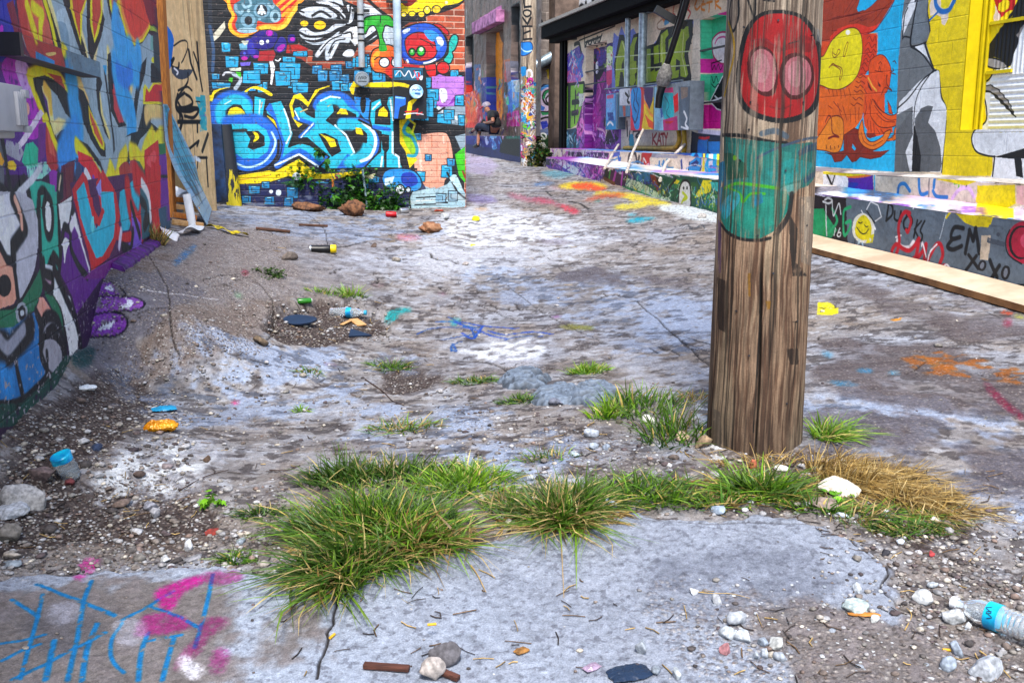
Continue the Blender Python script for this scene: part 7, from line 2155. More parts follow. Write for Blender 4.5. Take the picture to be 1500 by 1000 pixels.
def scatter(n, regions, smin, cs, seed, sub=1, med=.0055, sg=.5):
    r = np.random.default_rng(seed); bs = [rockshape(sub, 80 + k, .35, 5, .65) for k in range(6)]; Vs, Fs, Cs = [], [], []; off = 0; tot = sum(q[4] for q in regions)
    for (x0, x1, y0, y1, wt) in regions:
        m = int(n * wt / tot); x = r.uniform(x0, x1, m); y = y0 + (y1 - y0) * r.uniform(0, 1, m) ** .8; P = gpt(x, y)
        for i in range(m):
            X0, Y0 = P[i, 0], P[i, 1]; j = min(int(np.searchsorted(GR.vs, Y0)), len(GR.vs) - 1); k = min(int(np.searchsorted(GR.us, X0 / float(wD(np.float64(Y0))))), len(GR.us) - 1)
            if slabm[j, k] > .5 and r.random() > .22: continue
            V, Fc = bs[r.integers(6)]; s = float(np.exp(r.normal(math.log(med), sg))) * (1 + Y0 * .05); a = r.uniform(0, 6.28); ca, sa = math.cos(a), math.sin(a); U = V * [s * r.uniform(.8, 1.5), s, s * .8]
            U = np.stack([U[:, 0] * ca - U[:, 1] * sa, U[:, 0] * sa + U[:, 1] * ca, U[:, 2]], 1) + [X0, Y0, P[i, 2] + GR.disp[j, k] + s * .25]
            Vs.append(U); Fs.append(Fc + off); off += len(U); Cs.append(np.tile(lin(hexc(cs[r.integers(len(cs))])) * r.uniform(.6, 1.3), (len(U), 1)))
    return np.concatenate(Vs), np.concatenate(Fs), np.concatenate(Cs)
V, Fc, C = scatter(8500, [(0, 420, 700, 840, 22), (0, 280, 570, 700, 12), (620, 1060, 560, 740, 13), (1200, 1500, 740, 900, 14), (1000, 1500, 850, 1000, 12), (390, 570, 440, 500, 8), (200, 620, 500, 660, 8), (130, 380, 380, 560, 4), (0, 1500, 300, 1000, 7), (1040, 1250, 650, 760, 5)], 0, ['#8a8682', '#9a989a', '#6a5e58', '#b4b4b8', '#54484a', '#7c6a62', '#b8b0a4', '#4a4444', '#8c8680', '#9a9a9e', '#847a74', '#6c6664'], 5)
g_ = npmesh('gravel', V, Fc, C, M_STONE); tag(g_, 'fine gravel and grit strewn over the broken alley paving', 'gravel', None, 'stuff')
def twigs(n, regs, seed, cs, L=.05, rr=.0012):
    r = np.random.default_rng(seed); Vs, Fs, Cs = [], [], []; off = 0
    for _ in range(n):
        q = regs[r.integers(len(regs))]; p = gpt(r.uniform(q[0], q[1]), r.uniform(q[2], q[3])); a = r.uniform(0, 6.28); l = L * r.uniform(.3, 1.6); d = np.array([math.cos(a), math.sin(a), 0]); s = np.array([-d[1], d[0], 0]) * rr * r.uniform(.7, 2.2)
        b = r.normal(0, .2) * l; p = np.array([p[0], p[1], 0.]); pts = [p, p + d * l / 2 + s / rr * b * .3, p + d * l]; rows = []
        for t in pts:
            z = gs(t[0], t[1]) + .004; rows += [[t[0] - s[0], t[1] - s[1], z], [t[0] + s[0], t[1] + s[1], z], [t[0], t[1], z + rr * 2]]
        i = off; Vs += rows; Fs += [[i + 3 * k + u, i + 3 * k + (u + 1) % 3, i + 3 * (k + 1) + (u + 1) % 3, i + 3 * (k + 1) + u] for k in (0, 1) for u in range(3)]; off += 9; Cs += [lin(hexc(cs[r.integers(len(cs))])) * r.uniform(.6, 1.3)] * 9
    return np.array(Vs), np.array(Fs), np.array(Cs)
V, Fc, C = twigs(900, [(0, 300, 570, 800), (390, 570, 440, 500), (1200, 1450, 690, 830), (1000, 1260, 660, 760), (640, 1050, 540, 740), (300, 900, 520, 700), (400, 1500, 850, 1000), (560, 900, 300, 420), (350, 620, 320, 380)], 9, ['#3a2c24', '#6a5238', '#a88c58', '#4a3c34', '#2a2220'])
t_ = npmesh('leaf_litter', V, Fc, C, M_STONE); tag(t_, 'small dark twigs straws and crumbs lying on the alley floor', 'litter', None, 'stuff')
# ---- leafy plants
def leafball(name, label, cat, cen, rad, n, ls, seed, cols, parent=None, group=None, stems=6, sc3=(1, 1, 1), hang=.0):
    r = np.random.default_rng(seed); o = empty(name, tuple(cen), label, cat, group); P = r.normal(size=(n, 3)); P /= np.linalg.norm(P, axis=1)[:, None]; cl = r.normal(size=(14, 3)) * .42
    P = P * (r.uniform(.1, 1, n) ** .6)[:, None] * .42 + cl[r.integers(14, size=n)]; P = np.clip(P, -1.1, 1.1) * rad * np.array(sc3); P[:, 2] = np.abs(P[:, 2] + rad * sc3[2] * .45); P = P + np.array(cen)
    tmpl = np.array([(0, 0, 0), (.38, .12, .05), (.5, .5, .02), (.22, .45, .06), (.0, 1., -.08), (-.22, .45, .06), (-.5, .5, .02), (-.38, .12, .05)]); f = np.array([[0, 1, 2, 3], [0, 3, 4, 5], [0, 5, 6, 7]])
    Vs = []; cm = np.array([lin(hexc(c)) for c in cols]); Cs = []
    for i in range(n):
        e = Matrix.Rotation(r.uniform(0, 6.28), 3, 'Z') @ Matrix.Rotation(r.normal(-.5, .6), 3, 'X'); s = ls * r.uniform(.6, 1.4); Vs.append(tmpl * s @ np.array(e).T + P[i]); Cs.append(np.tile(cm[r.integers(len(cm))] * r.uniform(.6, 1.35), (8, 1)))
    V = np.concatenate(Vs); Fc = (f[None] + (np.arange(n) * 8)[:, None, None]).reshape(-1, 4); npmesh('foliage', V, Fc, np.concatenate(Cs), M_LEAF, o)
    mb = MB()
    for k in range(stems):
        q = P[r.integers(n)]; b = Vector((cen[0] + r.normal() * rad * .15, cen[1], cen[2] - .03)); mb.tube([b, (b + Vector(q)) / 2 + Vector(r.normal(size=3)) * .03, Vector(q)], [.006, .005, .003], 5)
    mb.build('stem', plain('stem', '#5a5a34', .7), o); return o
LC = ('#1f4a12', '#2f6a18', '#173a10', '#4a8a20', '#2a5a14')
cb = G(505, 303); leafball('leafy_bush', 'low leafy green bush against the blue lettered brick wall', 'bush', (cb.x, cb.y - .14, cb.z), .5, 2300, .05, 5, LC, sc3=(1.3, .4, .85), stems=14)
cb = G(560, 306); leafball('leafy_bush', 'spreading ground ivy right of the tawny boulder', 'bush', (cb.x, cb.y - .1, cb.z), .33, 1100, .04, 6, LC, sc3=(1.3, .5, .75))
def vine(pts, pl, off, label):
    P = [W(pl, x, y, off) for x, y in pts]; o = empty('climbing_vine', tuple(P[0]), label, 'vine'); MB().tube(P, .005, 5).build('stem', plain('stem', '#5a5a34', .7), o); r = np.random.default_rng(8); Vs, Cs = [], []
    tmpl = np.array([(0, 0, 0), (.38, .12, .05), (.5, .5, .02), (.22, .45, .06), (.0, 1., -.08), (-.22, .45, .06), (-.5, .5, .02), (-.38, .12, .05)])
    for i in range(46):
        k = r.integers(len(P) - 1); q = P[k].lerp(P[k + 1], r.random()); e = Matrix.Rotation(r.uniform(0, 6.28), 3, 'Z') @ Matrix.Rotation(r.normal(-.9, .5), 3, 'X'); Vs.append(tmpl * .07 * r.uniform(.6, 1.3) @ np.array(e).T + np.array(q) + r.normal(size=3) * .02); Cs.append(np.tile(lin(hexc(LC[r.integers(4) + 0])) * r.uniform(.9, 1.7), (8, 1)))
    f = np.array([[0, 1, 2, 3], [0, 3, 4, 5], [0, 5, 6, 7]]); npmesh('foliage', np.concatenate(Vs), (f[None] + (np.arange(46) * 8)[:, None, None]).reshape(-1, 4), np.concatenate(Cs), M_LEAF, o)
vine([(492, 290), (488, 262), (480, 240), (474, 232), (468, 222), (462, 218)], PB, .12, 'young vine climbing out of the bush across the blue letters')
cb = G(796, 244); leafball('leafy_bush', 'dark shrub beside the tagged far pole', 'bush', (cb.x, cb.y - .1, cb.z), .35, 600, .06, 9, ('#14300c', '#24500f', '#0f240a', '#6a6a2a'), sc3=(.7, .6, .95))
for i, (x, y, lb) in enumerate(((303, 735, 'bright yellow green seedling in the lower left rubble'), (1236, 727, 'bright seedling between the two rocks by the pole'), (402, 404, 'round moss like weed on the apron behind the hollow'))):
    c = G(x, y); leafball('seedling', lb, 'seedling', tuple(c), .06 if i < 2 else .13, 26 if i < 2 else 260, .035 if i < 2 else .02, 30 + i, ('#7ab81c', '#5c9a18') if i < 2 else ('#3c5a14', '#2c4a10'), sc3=(1, 1, .5), stems=3)
# ================================================================ things at the left gap
wd = plain('orange_timber', '#b8742c', .65, 0, .25, 14, .3, '#8a4c18', stretch=(8, 8, 1)); pale_w = plain('pale_timber', '#c8a070', .7, 0, .2, 12, .3, '#a87840', stretch=(2, 8, 8))
whitep = plain('white_plastic', '#dfe2e6', .35, 0, .06, 6, .1); blackp = plain('black_plastic', '#15161a', .4, 0, .2, 20, .1)
uE2 = uE
# purple kerb along the foot of the left wall
pp = plain('purple_paint', '#5a1a80', .6, 0, .25, 12, .4, '#2a1240'); mb = MB(); k0, k1 = PL.u_at(150), PL.u_at(214)
za, zb_ = float(gz(*PL.pos(k0, 0., .1)[:2])), float(gz(*PL.pos(k1, 0., .1)[:2])); n = 14
kb = []
for i in range(60):
    u_ = k0 + (k1 - k0) * i / 59; q = float(gz_exact(*PL.pos(u_, 0., .1)[:2])); wv = .012 * (vn(np.float64(i * .6), np.float64(2.), 5) - .5); kb += [tuple(PL.pos(u_, q + dz, o_)) for o_, dz in ((.002, -.1), (.002, .06 + wv), (.03, .048 + wv), (.06 + wv, .036 + wv), (.072 + wv, .02), (.085 + wv, -.1))]
mb.add(kb, [(6 * i + j, 6 * i + j + 1, 6 * i + j + 7, 6 * i + j + 6) for i in range(59) for j in range(5)] + [(0, 1, 2, 3, 4, 5)])
tag(mb.build('painted_kerb', pp, None, False), 'broken purple painted kerb along the foot of the left wall', 'kerb')
# timber rail on the left wall, carrying the same paint as the wall behind it
a, b = PL.off(.1).u_at(45), PL.off(.1).u_at(155); rl = empty('timber_rail', tuple(PL.pos(a, 1.86, .1)), 'paint covered timber rail fixed on the left graffiti wall with a black end', 'rail')
RC = vwall(PL.off(.1), lsp(a, b, 330), lsp(1.862, 1.945, 40), 'e'); paint([RC], LEFT.split('// far left')[0]); paint([RC], '''
@ 0 0 6.25
P #b8322c 330,370 560,440 600,620 520,600 420,500
P #1a8ad0 325,470 500,560 500,590 330,540
B #e8c870 420,490 500,480 510,500 450,515
P #6c8ca0 600,450 1000,560 1000,740 640,640 f.3'''); grime(RC, .25, 700); RC.build('painted_face', PM, rl)
mb = MB(); mb.box(*pbox(PL, a, b, 1.86, 1.947, .004, .099)[:3]); mb.build('rail_core', plain('rail_wood', '#5a5a60', .7), rl, False)
MB().box(*pbox(PL, a - .045, a, 1.855, 1.95, .004, .104)[:3]).build('rail_end', blackp, rl, False)
# grey ribbed utility box at the left frame edge
ub0, ub1 = PL.off(.1).u_at(-22), PL.off(.1).u_at(30); zz = lambda y: float(PL.off(.1).hit(10, y)[1]); ubx = empty('utility_box', tuple(PL.pos(ub0, zz(205))), 'pale grey ribbed electrical box mounted on the left wall', 'electrical box')
gy = plain('grey_plastic', '#a8a8ae', .45, 0, .06, 9, .1); MB().box(*pbox(PL, ub0, ub1 - .02, zz(203), zz(128), .002, .09)[:3], .012).build('box_body', gy, ubx, True)
MB().box(*pbox(PL, ub0, ub1, zz(193), zz(124), .09, .13)[:3], .012).build('cover', gy, ubx, True)
for i in range(5): u_ = ub1 - .035 - i * .026; MB().box(*pbox(PL, u_ - .008, u_ + .006, zz(184), zz(134), .128, .146)[:3], .005).build('rib', gy, ubx, True)
MB().box(*pbox(PL, ub1 - .05, ub1 + .006, zz(142), zz(130), .128, .15)[:3], .004).build('latch', gy, ubx, True); MB().box(*pbox(PL, ub1 - .05, ub1 + .006, zz(194), zz(184), .128, .15)[:3], .004).build('latch', gy, ubx, True)
# plywood panel closing the gap
A0 = ray(243., 209.)[:2] / ray(243., 209.)[1] * 9.9; B0 = ray(313., 209.)[:2] / ray(313., 209.)[1] * 10.9
ax_ = np.r_[B0 - A0, 0]; Lg = np.linalg.norm(ax_); PLY = Canvas((A0[0], A0[1], 0), ax_ / Lg, (0, 0, 1), lsp(0, Lg, 170), lsp(.75, 3.6, 420), '#d8b484'); wood(PLY, 800, ('#d0ac7c', '#e2c698', '#c8a070'), .2, .0012); PLY.col = PLY.col * .35 + hexc('#dcbc8c') * .65
paint([PLY], r'''
@ 140 0 5.556
B #1668c0 570,210 620,230 660,320 650,420 630,560 590,560 600,400 600,300
C k w2.2 a.9 660,380 720,340 765,345 770,400 740,480 720,515
L k w4.4 848,355 862,580
L k w4.4 780,415 795,520 840,645
L k w3.6 820,435 850,520 885,740
C k w3.6 640,500 660,480 640,540 690,560 700,520
B #20304a a.85 680,560 720,570 800,570 800,600 760,640 700,650 650,610 640,560
C #e8e8f0 w2.4 660,560 690,590 680,610
C k w3 770,600 770,660 750,700 700,770
C k w3 690,740 760,710 800,740
C k w4 740,760 690,800 670,850 700,900 780,910 840,880
C k w4 750,770 790,800 800,850 720,880 690,840
C k w4.4 680,880 760,890 850,890
C k w4 700,900 700,1000
P #20a0b8 a.9 f.2 825,790 880,790 910,900 920,990 860,990 850,880
L k w1.6 830,830 890,830
P #c83ca0 865,935 910,935 905,955 865,955
L #7a5a3a w1.2 770,0 820,560
L #b09060 w1.4 800,0 850,500
@ 220 140 5.27
C k w5.6 230,0 215,90 260,170 240,270
C k w4 220,100 380,100 350,170 280,160
L k w5 230,205 410,205
L k w4 375,200 375,280
L k w3.4 300,420 385,350 370,390
L k w5 a.85 455,300 410,430
L k w3.4 375,480 445,480
L k w3.4 440,480 450,700
L k w2.4 370,560 375,490
C #d8e4f0 w5 f.2 350,480 390,500
P #20a0b8 a.85 f.25 400,0 440,0 450,270 395,280
L k w1.2 a.8 335,180 360,600
P #c8a878 a.8 450,0 470,0 500,700 480,780
''')
P = PLY.O + (PLY.MU - (PLY.MV - .8) * .035)[..., None] * PLY.A + PLY.MV[..., None] * PLY.B + PLY.disp[..., None] * PLY.N
py = empty('plywood_panel', (float(A0[0]), float(A0[1]), .8), 'tan plywood panel with black scrawls standing in the gap left of the brick wall', 'panel'); sheet('painted_face', P, lin(PLY.col), PLY.cov, PLY.aux, PW, py)
mb = MB(); o_ = np.array(PLY.N) * -.012; q = [P[0, 0], P[0, -1], P[-1, -1], P[-1, 0]]; mb.add([tuple(v - PLY.N * .003) for v in q] + [tuple(v - PLY.N * .02) for v in q], [(0, 1, 2, 3), (7, 6, 5, 4), (0, 4, 5, 1), (1, 5, 6, 2), (2, 6, 7, 3), (3, 7, 4, 0)]); mb.build('board', pale_w, py, False)
def RD(x, y, D):                                # photo point at forward distance D
    r = ray(x, y); k = D / r[1]; return Vector((r[0] * k, D, CAMZ + r[2] * k))
def post(name, label, x0, x1, ytop, ybot, D0, th, mat, lean=0, cat='post'):
    a, b = RD(x0, ybot, D0), RD(x1, ybot, D0); w_ = (b - a).length; t = RD((x0 + x1) / 2 - lean, ytop, D0); c = (a + b) / 2; mb = MB(); V = []
    for p, k in ((c, 1.), (t, 1.)): V += [p + Vector((sx * w_ / 2, sy * th / 2, 0)) for sx, sy in ((-1, -1), (1, -1), (1, 1), (-1, 1))]
    mb.add(V, [(0, 1, 5, 4), (1, 2, 6, 5), (2, 3, 7, 6), (3, 0, 4, 7), (4, 5, 6, 7), (3, 2, 1, 0)]); return tag(mb.build(name, mat, None, False), label, cat)
post('timber_post', 'orange stained timber post standing just behind the end of the left wall', 241, 257, -60, 318, 9.3, .09, wd, 20)
post('timber_post', 'black and blue painted timber leaning at the left edge of the brick wall', 317, 334, 182, 296, 11.2, .05, plain('black_blue', '#0d1422', .6, 0, .3, 6, .3, '#1c3c6a'), 10)
# yellow and black bollard
m, nt, b = newmat('worn_bollard'); L = nt.links.new; tc = nd(nt, 'ShaderNodeTexCoord'); sx = nd(nt, 'ShaderNodeSeparateXYZ'); L(tc.outputs['Object'], sx.inputs[0]); n_ = nd(nt, 'ShaderNodeTexNoise', Scale=14., Detail=5.); mp_ = nd(nt, 'ShaderNodeMapping'); mp_.inputs['Scale'].default_value = (2, 2, .5); L(tc.outputs['Object'], mp_.inputs[0]); L(mp_.outputs[0], n_.inputs['Vector'])
ma = nd(nt, 'ShaderNodeMath', _operation='MULTIPLY_ADD'); L(n_.outputs['Fac'], ma.inputs[0]); ma.inputs[1].default_value = 1.5; L(sx.outputs['Z'], ma.inputs[2]); cr_ = nd(nt, 'ShaderNodeValToRGB'); cr_.color_ramp.elements[0].position = .62; cr_.color_ramp.elements[0].color = (*lin(hexc('#c8b414')), 1); cr_.color_ramp.elements[1].position = .66; cr_.color_ramp.elements[1].color = (.012, .014, .02, 1)
mb2 = nd(nt, 'ShaderNodeMath', _operation='MULTIPLY_ADD'); L(ma.outputs[0], mb2.inputs[0]); mb2.inputs[1].default_value = .8; mb2.inputs[2].default_value = -.14; L(mb2.outputs[0], cr_.inputs[0]); L(cr_.outputs[0], b.inputs['Base Color']); b.inputs['Roughness'].default_value = .55
pb0 = G(344, 301); tp = RD(329, 183, pb0.y + .02); mb = MB(); mb.tube([Vector((0, 0, -.1)), (tp - pb0) * .5, tp - pb0], [.085, .08, .078], 20); o = mb.build('bollard', m, None); o.location = pb0; tag(o, 'leaning steel bollard, black above and worn yellow below, at the brick wall corner', 'bollard')
# leaning blue streaked sheet
Lp = [(100, 65), (108, 200), (125, 350), (190, 560), (290, 740), (440, 1000)]; Rp = [(132, 68), (192, 190), (262, 330), (365, 540), (432, 680), (495, 815)]
n = 220; tt = lsp(0, 1, n); La = catmull(Lp, False, 40); Ra = catmull(Rp, False, 40); ii = np.linspace(0, len(La) - 1, n).astype(int); La, Ra = La[ii], Ra[np.linspace(0, len(Ra) - 1, n).astype(int)]
GP = np.zeros((n, 60, 3)); zb0, zb1 = G(303, 331), G(313, 300)
for i in range(n):
    for j in range(60):
        s_ = j / 59; q = La[i] * (1 - s_) + Ra[i] * s_; t_ = tt[i]; Dd = (9.0 * (1 - t_) + zb0.y * t_) * (1 - s_) + (9.1 * (1 - t_) + (zb1.y - .02) * t_) * s_; GP[i, j] = RD(q[0] / 5.27 + 220, q[1] / 5.27 + 140, Dd)
ss_, tt_ = np.meshgrid(lsp(0, 1, 60), tt); st = fbm(ss_ * 9 + tt_ * .8, tt_ * 2.2, 4, 900); edge = ss(.16, .2, ss_) * ss(.92, .88, ss_) * ss(.02, .05, tt_) * ss(.93, .86, tt_ + (st - .5) * .5)
col = hexc('#4a9cc0') * np.ones(ss_.shape + (1,)); dk_ = (ss(.44, .5, fbm(ss_ * 22 + tt_ * 2, tt_ * 5, 4, 910)) * edge)[..., None]; col = col * (1 - dk_) + hexc('#0c3450') * dk_; lt_ = (ss(.56, .62, fbm(ss_ * 26 + tt_ * 3, tt_ * 9, 3, 920)) * edge * .8)[..., None]; col = col * (1 - lt_) + hexc('#38b0c8') * lt_; eg = (1 - edge)[..., None] * .8; col = col * (1 - eg) + hexc('#9cb8d4') * eg
bs = empty('leaning_sheet', tuple(zb0), 'long blue streaked sheet leaning across the gap at the end of the left wall', 'sheet'); M_SHEET = attrmat('foil_sheet', .35, 0, .2, 40); M_SHEET.node_tree.nodes['Principled BSDF'].inputs['Roughness'].default_value = .35
sheet('streaked_face', GP, lin(col), dk_[..., 0], dk_[..., 0], M_SHEET, bs); bk = GP.copy(); bk[..., 1] += .035; bk[..., 0] -= .02; rim = np.concatenate([GP[:, :1], bk[:, :1]], 1); pe = plain('pale_edge', '#a8bcd4', .5)
mb = MB(); E_ = [GP[:, 0], bk[:, 0]], [GP[:, -1], bk[:, -1]], [GP[0], bk[0]], [GP[-1], bk[-1]]
for a_, b_ in E_: k = len(a_); mb.add(list(a_) + list(b_), [(i, i + 1, k + i + 1, k + i) for i in range(k - 1)])
k = 60; mb.add(list(bk[::10].reshape(-1, 3)), [(r_ * 60 + c_, r_ * 60 + c_ + 1, (r_ + 1) * 60 + c_ + 1, (r_ + 1) * 60 + c_) for r_ in range(len(bk[::10]) - 1) for c_ in range(59)]); mb.build('edge_trim', pe, bs)
# planks, bag, pipe, film
def plank(x0, y0, x1, y1, w_, th, lift, label, mat=pale_w, name='plank', cat='plank', sink=0):
    a, b = G(x0, y0), G(x1, y1); d = (b - a); L_ = d.length; rz = math.atan2(d.y, d.x); R = Matrix.Rotation(rz, 3, 'Z') @ Matrix.Rotation(-math.asin(d.z / L_), 3, 'Y'); o = MB().box((0, 0, 0), (L_, w_, th), R, min(.004, th * .2)).build(name, mat); o.location = (a + b) / 2 + Vector((0, 0, th / 2 + lift)); return tag(o, label, cat)
for i, (a_, lf_, lb) in enumerate((((252, 328, 298, 334), .0, 'bottom orange board in the small stack under the blue sheet'), ((254, 326, 288, 330), .05, 'second board up in the stack under the blue sheet'), ((252, 322, 292, 326), .10, 'third board up in the stack under the blue sheet'), ((256, 320, 284, 322), .15, 'topmost short board in the stack under the blue sheet'))): plank(*a_, .12, .045, lf_, lb, wd if i % 2 else pale_w)
pc = G(262, 322); V, Fc = rockshape(4, 77, .5, 3); o = npmesh('plastic_bag', V * [.11, .1, .16], Fc, np.tile(lin(hexc('#dcdfe4')), (len(V), 1)), whitep, None, True); o.location = RD(259, 292, pc.y + .15); tag(o, 'crumpled white bag behind the blue sheet', 'bag')
MB().tube([Vector((0, 0, 0)), Vector((-.02, .02, .14)), Vector((-.045, .03, .29))], [.035, .036, .034], 14).build('plastic_pipe', whitep); o = bpy.data.objects['plastic_pipe']; o.location = G(282, 333, .0); tag(o, 'short white plastic pipe leaning under the blue sheet', 'pipe')
def film(name, label, pts, w_, mat, cat, lift=.02, curl=.03):
    P = [G(x, y, lift + curl * abs(math.sin(i * 1.3))) for i, (x, y) in enumerate(pts)]; P = [Vector(q) for q in catmull(P, False, 6)]; mb = MB(); V = []
    for i, p in enumerate(P): d = P[min(i + 1, len(P) - 1)] - P[max(i - 1, 0)]; s = Vector((-d.y, d.x, 0)).normalized() * w_ / 2; t = math.sin(i * .5) * w_ * .35; V += [p - s + Vector((0, 0, t)), p + s - Vector((0, 0, t * .4))]
    k = len(V); V += [v + Vector((0, 0, .0015)) for v in V]; Fq = [(2 * i, 2 * i + 1, 2 * i + 3, 2 * i + 2) for i in range(len(P) - 1)]; mb.add(V, Fq + [tuple(k + j for j in reversed(f)) for f in Fq] + [(2 * i, 2 * i + 2, k + 2 * i + 2, k + 2 * i) for i in range(len(P) - 1)] + [(2 * i + 1, k + 2 * i + 1, k + 2 * i + 3, 2 * i + 3) for i in range(len(P) - 1)])
    return tag(mb.build(name, mat), label, cat)
film('plastic_scrap', 'curled white plastic strip by the weed at the left wall end', [(243, 343), (250, 349), (262, 352)], .13, whitep, 'plastic scrap'); film('plastic_scrap', 'white plastic strip in front of the board stack', [(262, 345), (278, 344), (292, 336)], .09, whitep, 'plastic scrap')
film('caution_tape', 'twisted yellow caution tape trailing right from the board stack', [(306, 333), (316, 336), (325, 338), (336, 342), (350, 345), (364, 347)], .055, plain('tape_yellow', '#d8c010', .4, 0, .3, 22, .1, '#3a340c'), 'tape', .012, .02)
# ================================================================ on the brick wall
def vpipe(pl, x, y0, y1, off, r, name, label, mat, cat='pipe', x2=None):
    a = W(pl.off(off), x, y0); b = W(pl.off(off), x2 or x, y1); b.x, b.y = a.x, a.y; return tag(MB().tube([a, b], r, 18).build(name, mat), label, cat)
pa = plain('striped_pipe', '#9aa4ae', .5, .2, .2, 5, .1, '#8a7a60'); o = empty('downpipe', tuple(W(PB.off(.06), 530, 99)), 'grey downpipe in front of the striped wrapped head', 'pipe'); a = W(PB.off(.06), 530, 99); t = a + Vector((0, 0, 2.2)); MB().tube([a, t], .036, 18).build('pipe_shaft', pa, o)
for z_ in (.62, 1.3): MB().box(tuple(a + Vector((0, .02, z_))), (.2, .03, .03), Matrix.Rotation(.2, 3, 'Z')).build('pipe_clamp', blackp, o, False)
for i in range(5): MB().tube([a + Vector((0, 0, .28 + i * .07)), a + Vector((0, 0, .30 + i * .07))], .0372, 18).build('painted_stripe', blackp, o)
o = empty('downpipe', tuple(W(PB.off(.06), 583, 99)), 'wider white blue downpipe left of the red figure in the bubble', 'pipe'); a = W(PB.off(.06), 583, 99); MB().tube([a, a + Vector((0, 0, 2.2))], .045, 18).build('pipe_shaft', plain('pipe_blue', '#7c94a8', .5, .1, .2, 3, .1, '#b8c8d4'), o); MB().box(tuple(a + Vector((0, .02, .72))), (.24, .03, .03), Matrix.Rotation(.2, 3, 'Z')).build('pipe_clamp', blackp, o, False)
def facebox(pl, off, x0, y0, x1, y1, name, label, text, cat, mat, nu=160, nz=160, extra=None):
    q = pl.off(off); ua_, ub_ = sorted((float(q.hit(x0, y0)[0]), float(q.hit(x1, y0)[0]))); z0_, z1_ = float(q.hit((x0 + x1) / 2, y1)[1]), float(q.hit((x0 + x1) / 2, y0)[1])
    o = empty(name, tuple(q.pos((ua_ + ub_) / 2, z0_)), label, cat); cv = vwall(q, lsp(ua_, ub_, nu), lsp(z0_, z1_, nz), 'e')
    for t in text: paint([cv], t)
    grime(cv, .2, int(x0)); cv.build('painted_door', PM2, o); d_ = off; c = pbox(pl, ua_, ub_, z0_, z1_, .004, off - .004); MB().box(c[0], c[1], c[2]).build('box_body', mat, o, False)
    return o
gm = plain('grey_metal', '#6c7884', .5, .4, .15, 12, .1)
def pbox2(pl): return None
facebox(PB, .16, 576, 99, 624, 174, 'meter_box', 'painted meter box on the brick wall right of the letter H', [BRICK.split('// right edge')[0], BRICK.split('// main letter')[1] if False else BRICK[BRICK.index('// main letter'):], '''
@ 560 0 7.692
R #1a5a7a 115,768 455,905
Q q 130,790 220,880
Q q 350,800 440,890
C #e8e8f0 w1.6 150,850 200,800 250,860 300,800 340,880 380,820
C #d02030 w1.6 360,800 400,900 410,820 430,880
C #e8e8f0 w2 420,880 450,860 440,900 420,880
@ 480 110 5
C #c8202a w2.4 570,270 640,265 660,250 655,290 690,275
C #e8e8f0 w1.4 560,290 640,280 700,290
'''], 'meter box', gm)
def disc(pl, off, x, y, r, name, label, mat, cat, ring=None):
    c = W(pl.off(off), x, y); n_ = Vector((-pl.n[0], -pl.n[1], 0)); M = Matrix.Translation(c) @ n_.to_track_quat('Z', 'Y').to_matrix().to_4x4(); o = empty(name, tuple(c), label, cat)
    MB().lathe(M, [(r * .99, -.05), (r, -.0), (r * .96, .012), (r * .86, .014), (r * .84, .008), (.0001, .008)], 32).build('lid', mat, o); return o, M
o, M = disc(PB, .1, 530.5, 116, .083, 'round_meter', 'round grey metal meter lid with a black scribble above the blue letters', plain('lid_metal', '#8a949e', .35, .5, .1), 'meter'); mb = MB()
for a_ in (((-.045, .0), (-.03, .03), (-.02, 0), (-.005, .03)), ((.0, .0), (.01, .03), (.02, 0)), ((.03, .03), (.03, 0), (.05, .015), (.03, .03)), ((-.05, -.025), (.05, -.025))): mb.tube([M @ Vector((p, q, .011)) for p, q in a_], .0035, 6)
mb.build('scribble', blackp, o)
o, M = disc(PB, .22, 610, 134.5, .078, 'round_meter', 'round white and sky blue glass meter on the painted box', plain('lid_blue', '#cfe4f0', .25, 0, .1, 8, .05, '#3aa0d8'), 'meter')
mb = MB(); mb.tube([M @ Vector((p, q, .012)) for p, q in ((-.05, .015), (-.03, .03), (-.01, .015), (.01, .03), (.03, .015), (.05, .03))], .004, 6); mb.box(tuple(M @ Vector((0, -.02, .01))), (.09, .004, .02)); mb.build('scribble', plain('blue_ink', '#1a6ab0', .5), o)
tag(MB().tube([W(PB.off(.08), 531, 248), W(PB.off(.08), 535, 280), W(PB.off(.08), 538, 304)], .014, 8).build('thin_pipe', galv), 'thin grey pipe rising out of the bush on the brick wall', 'pipe')
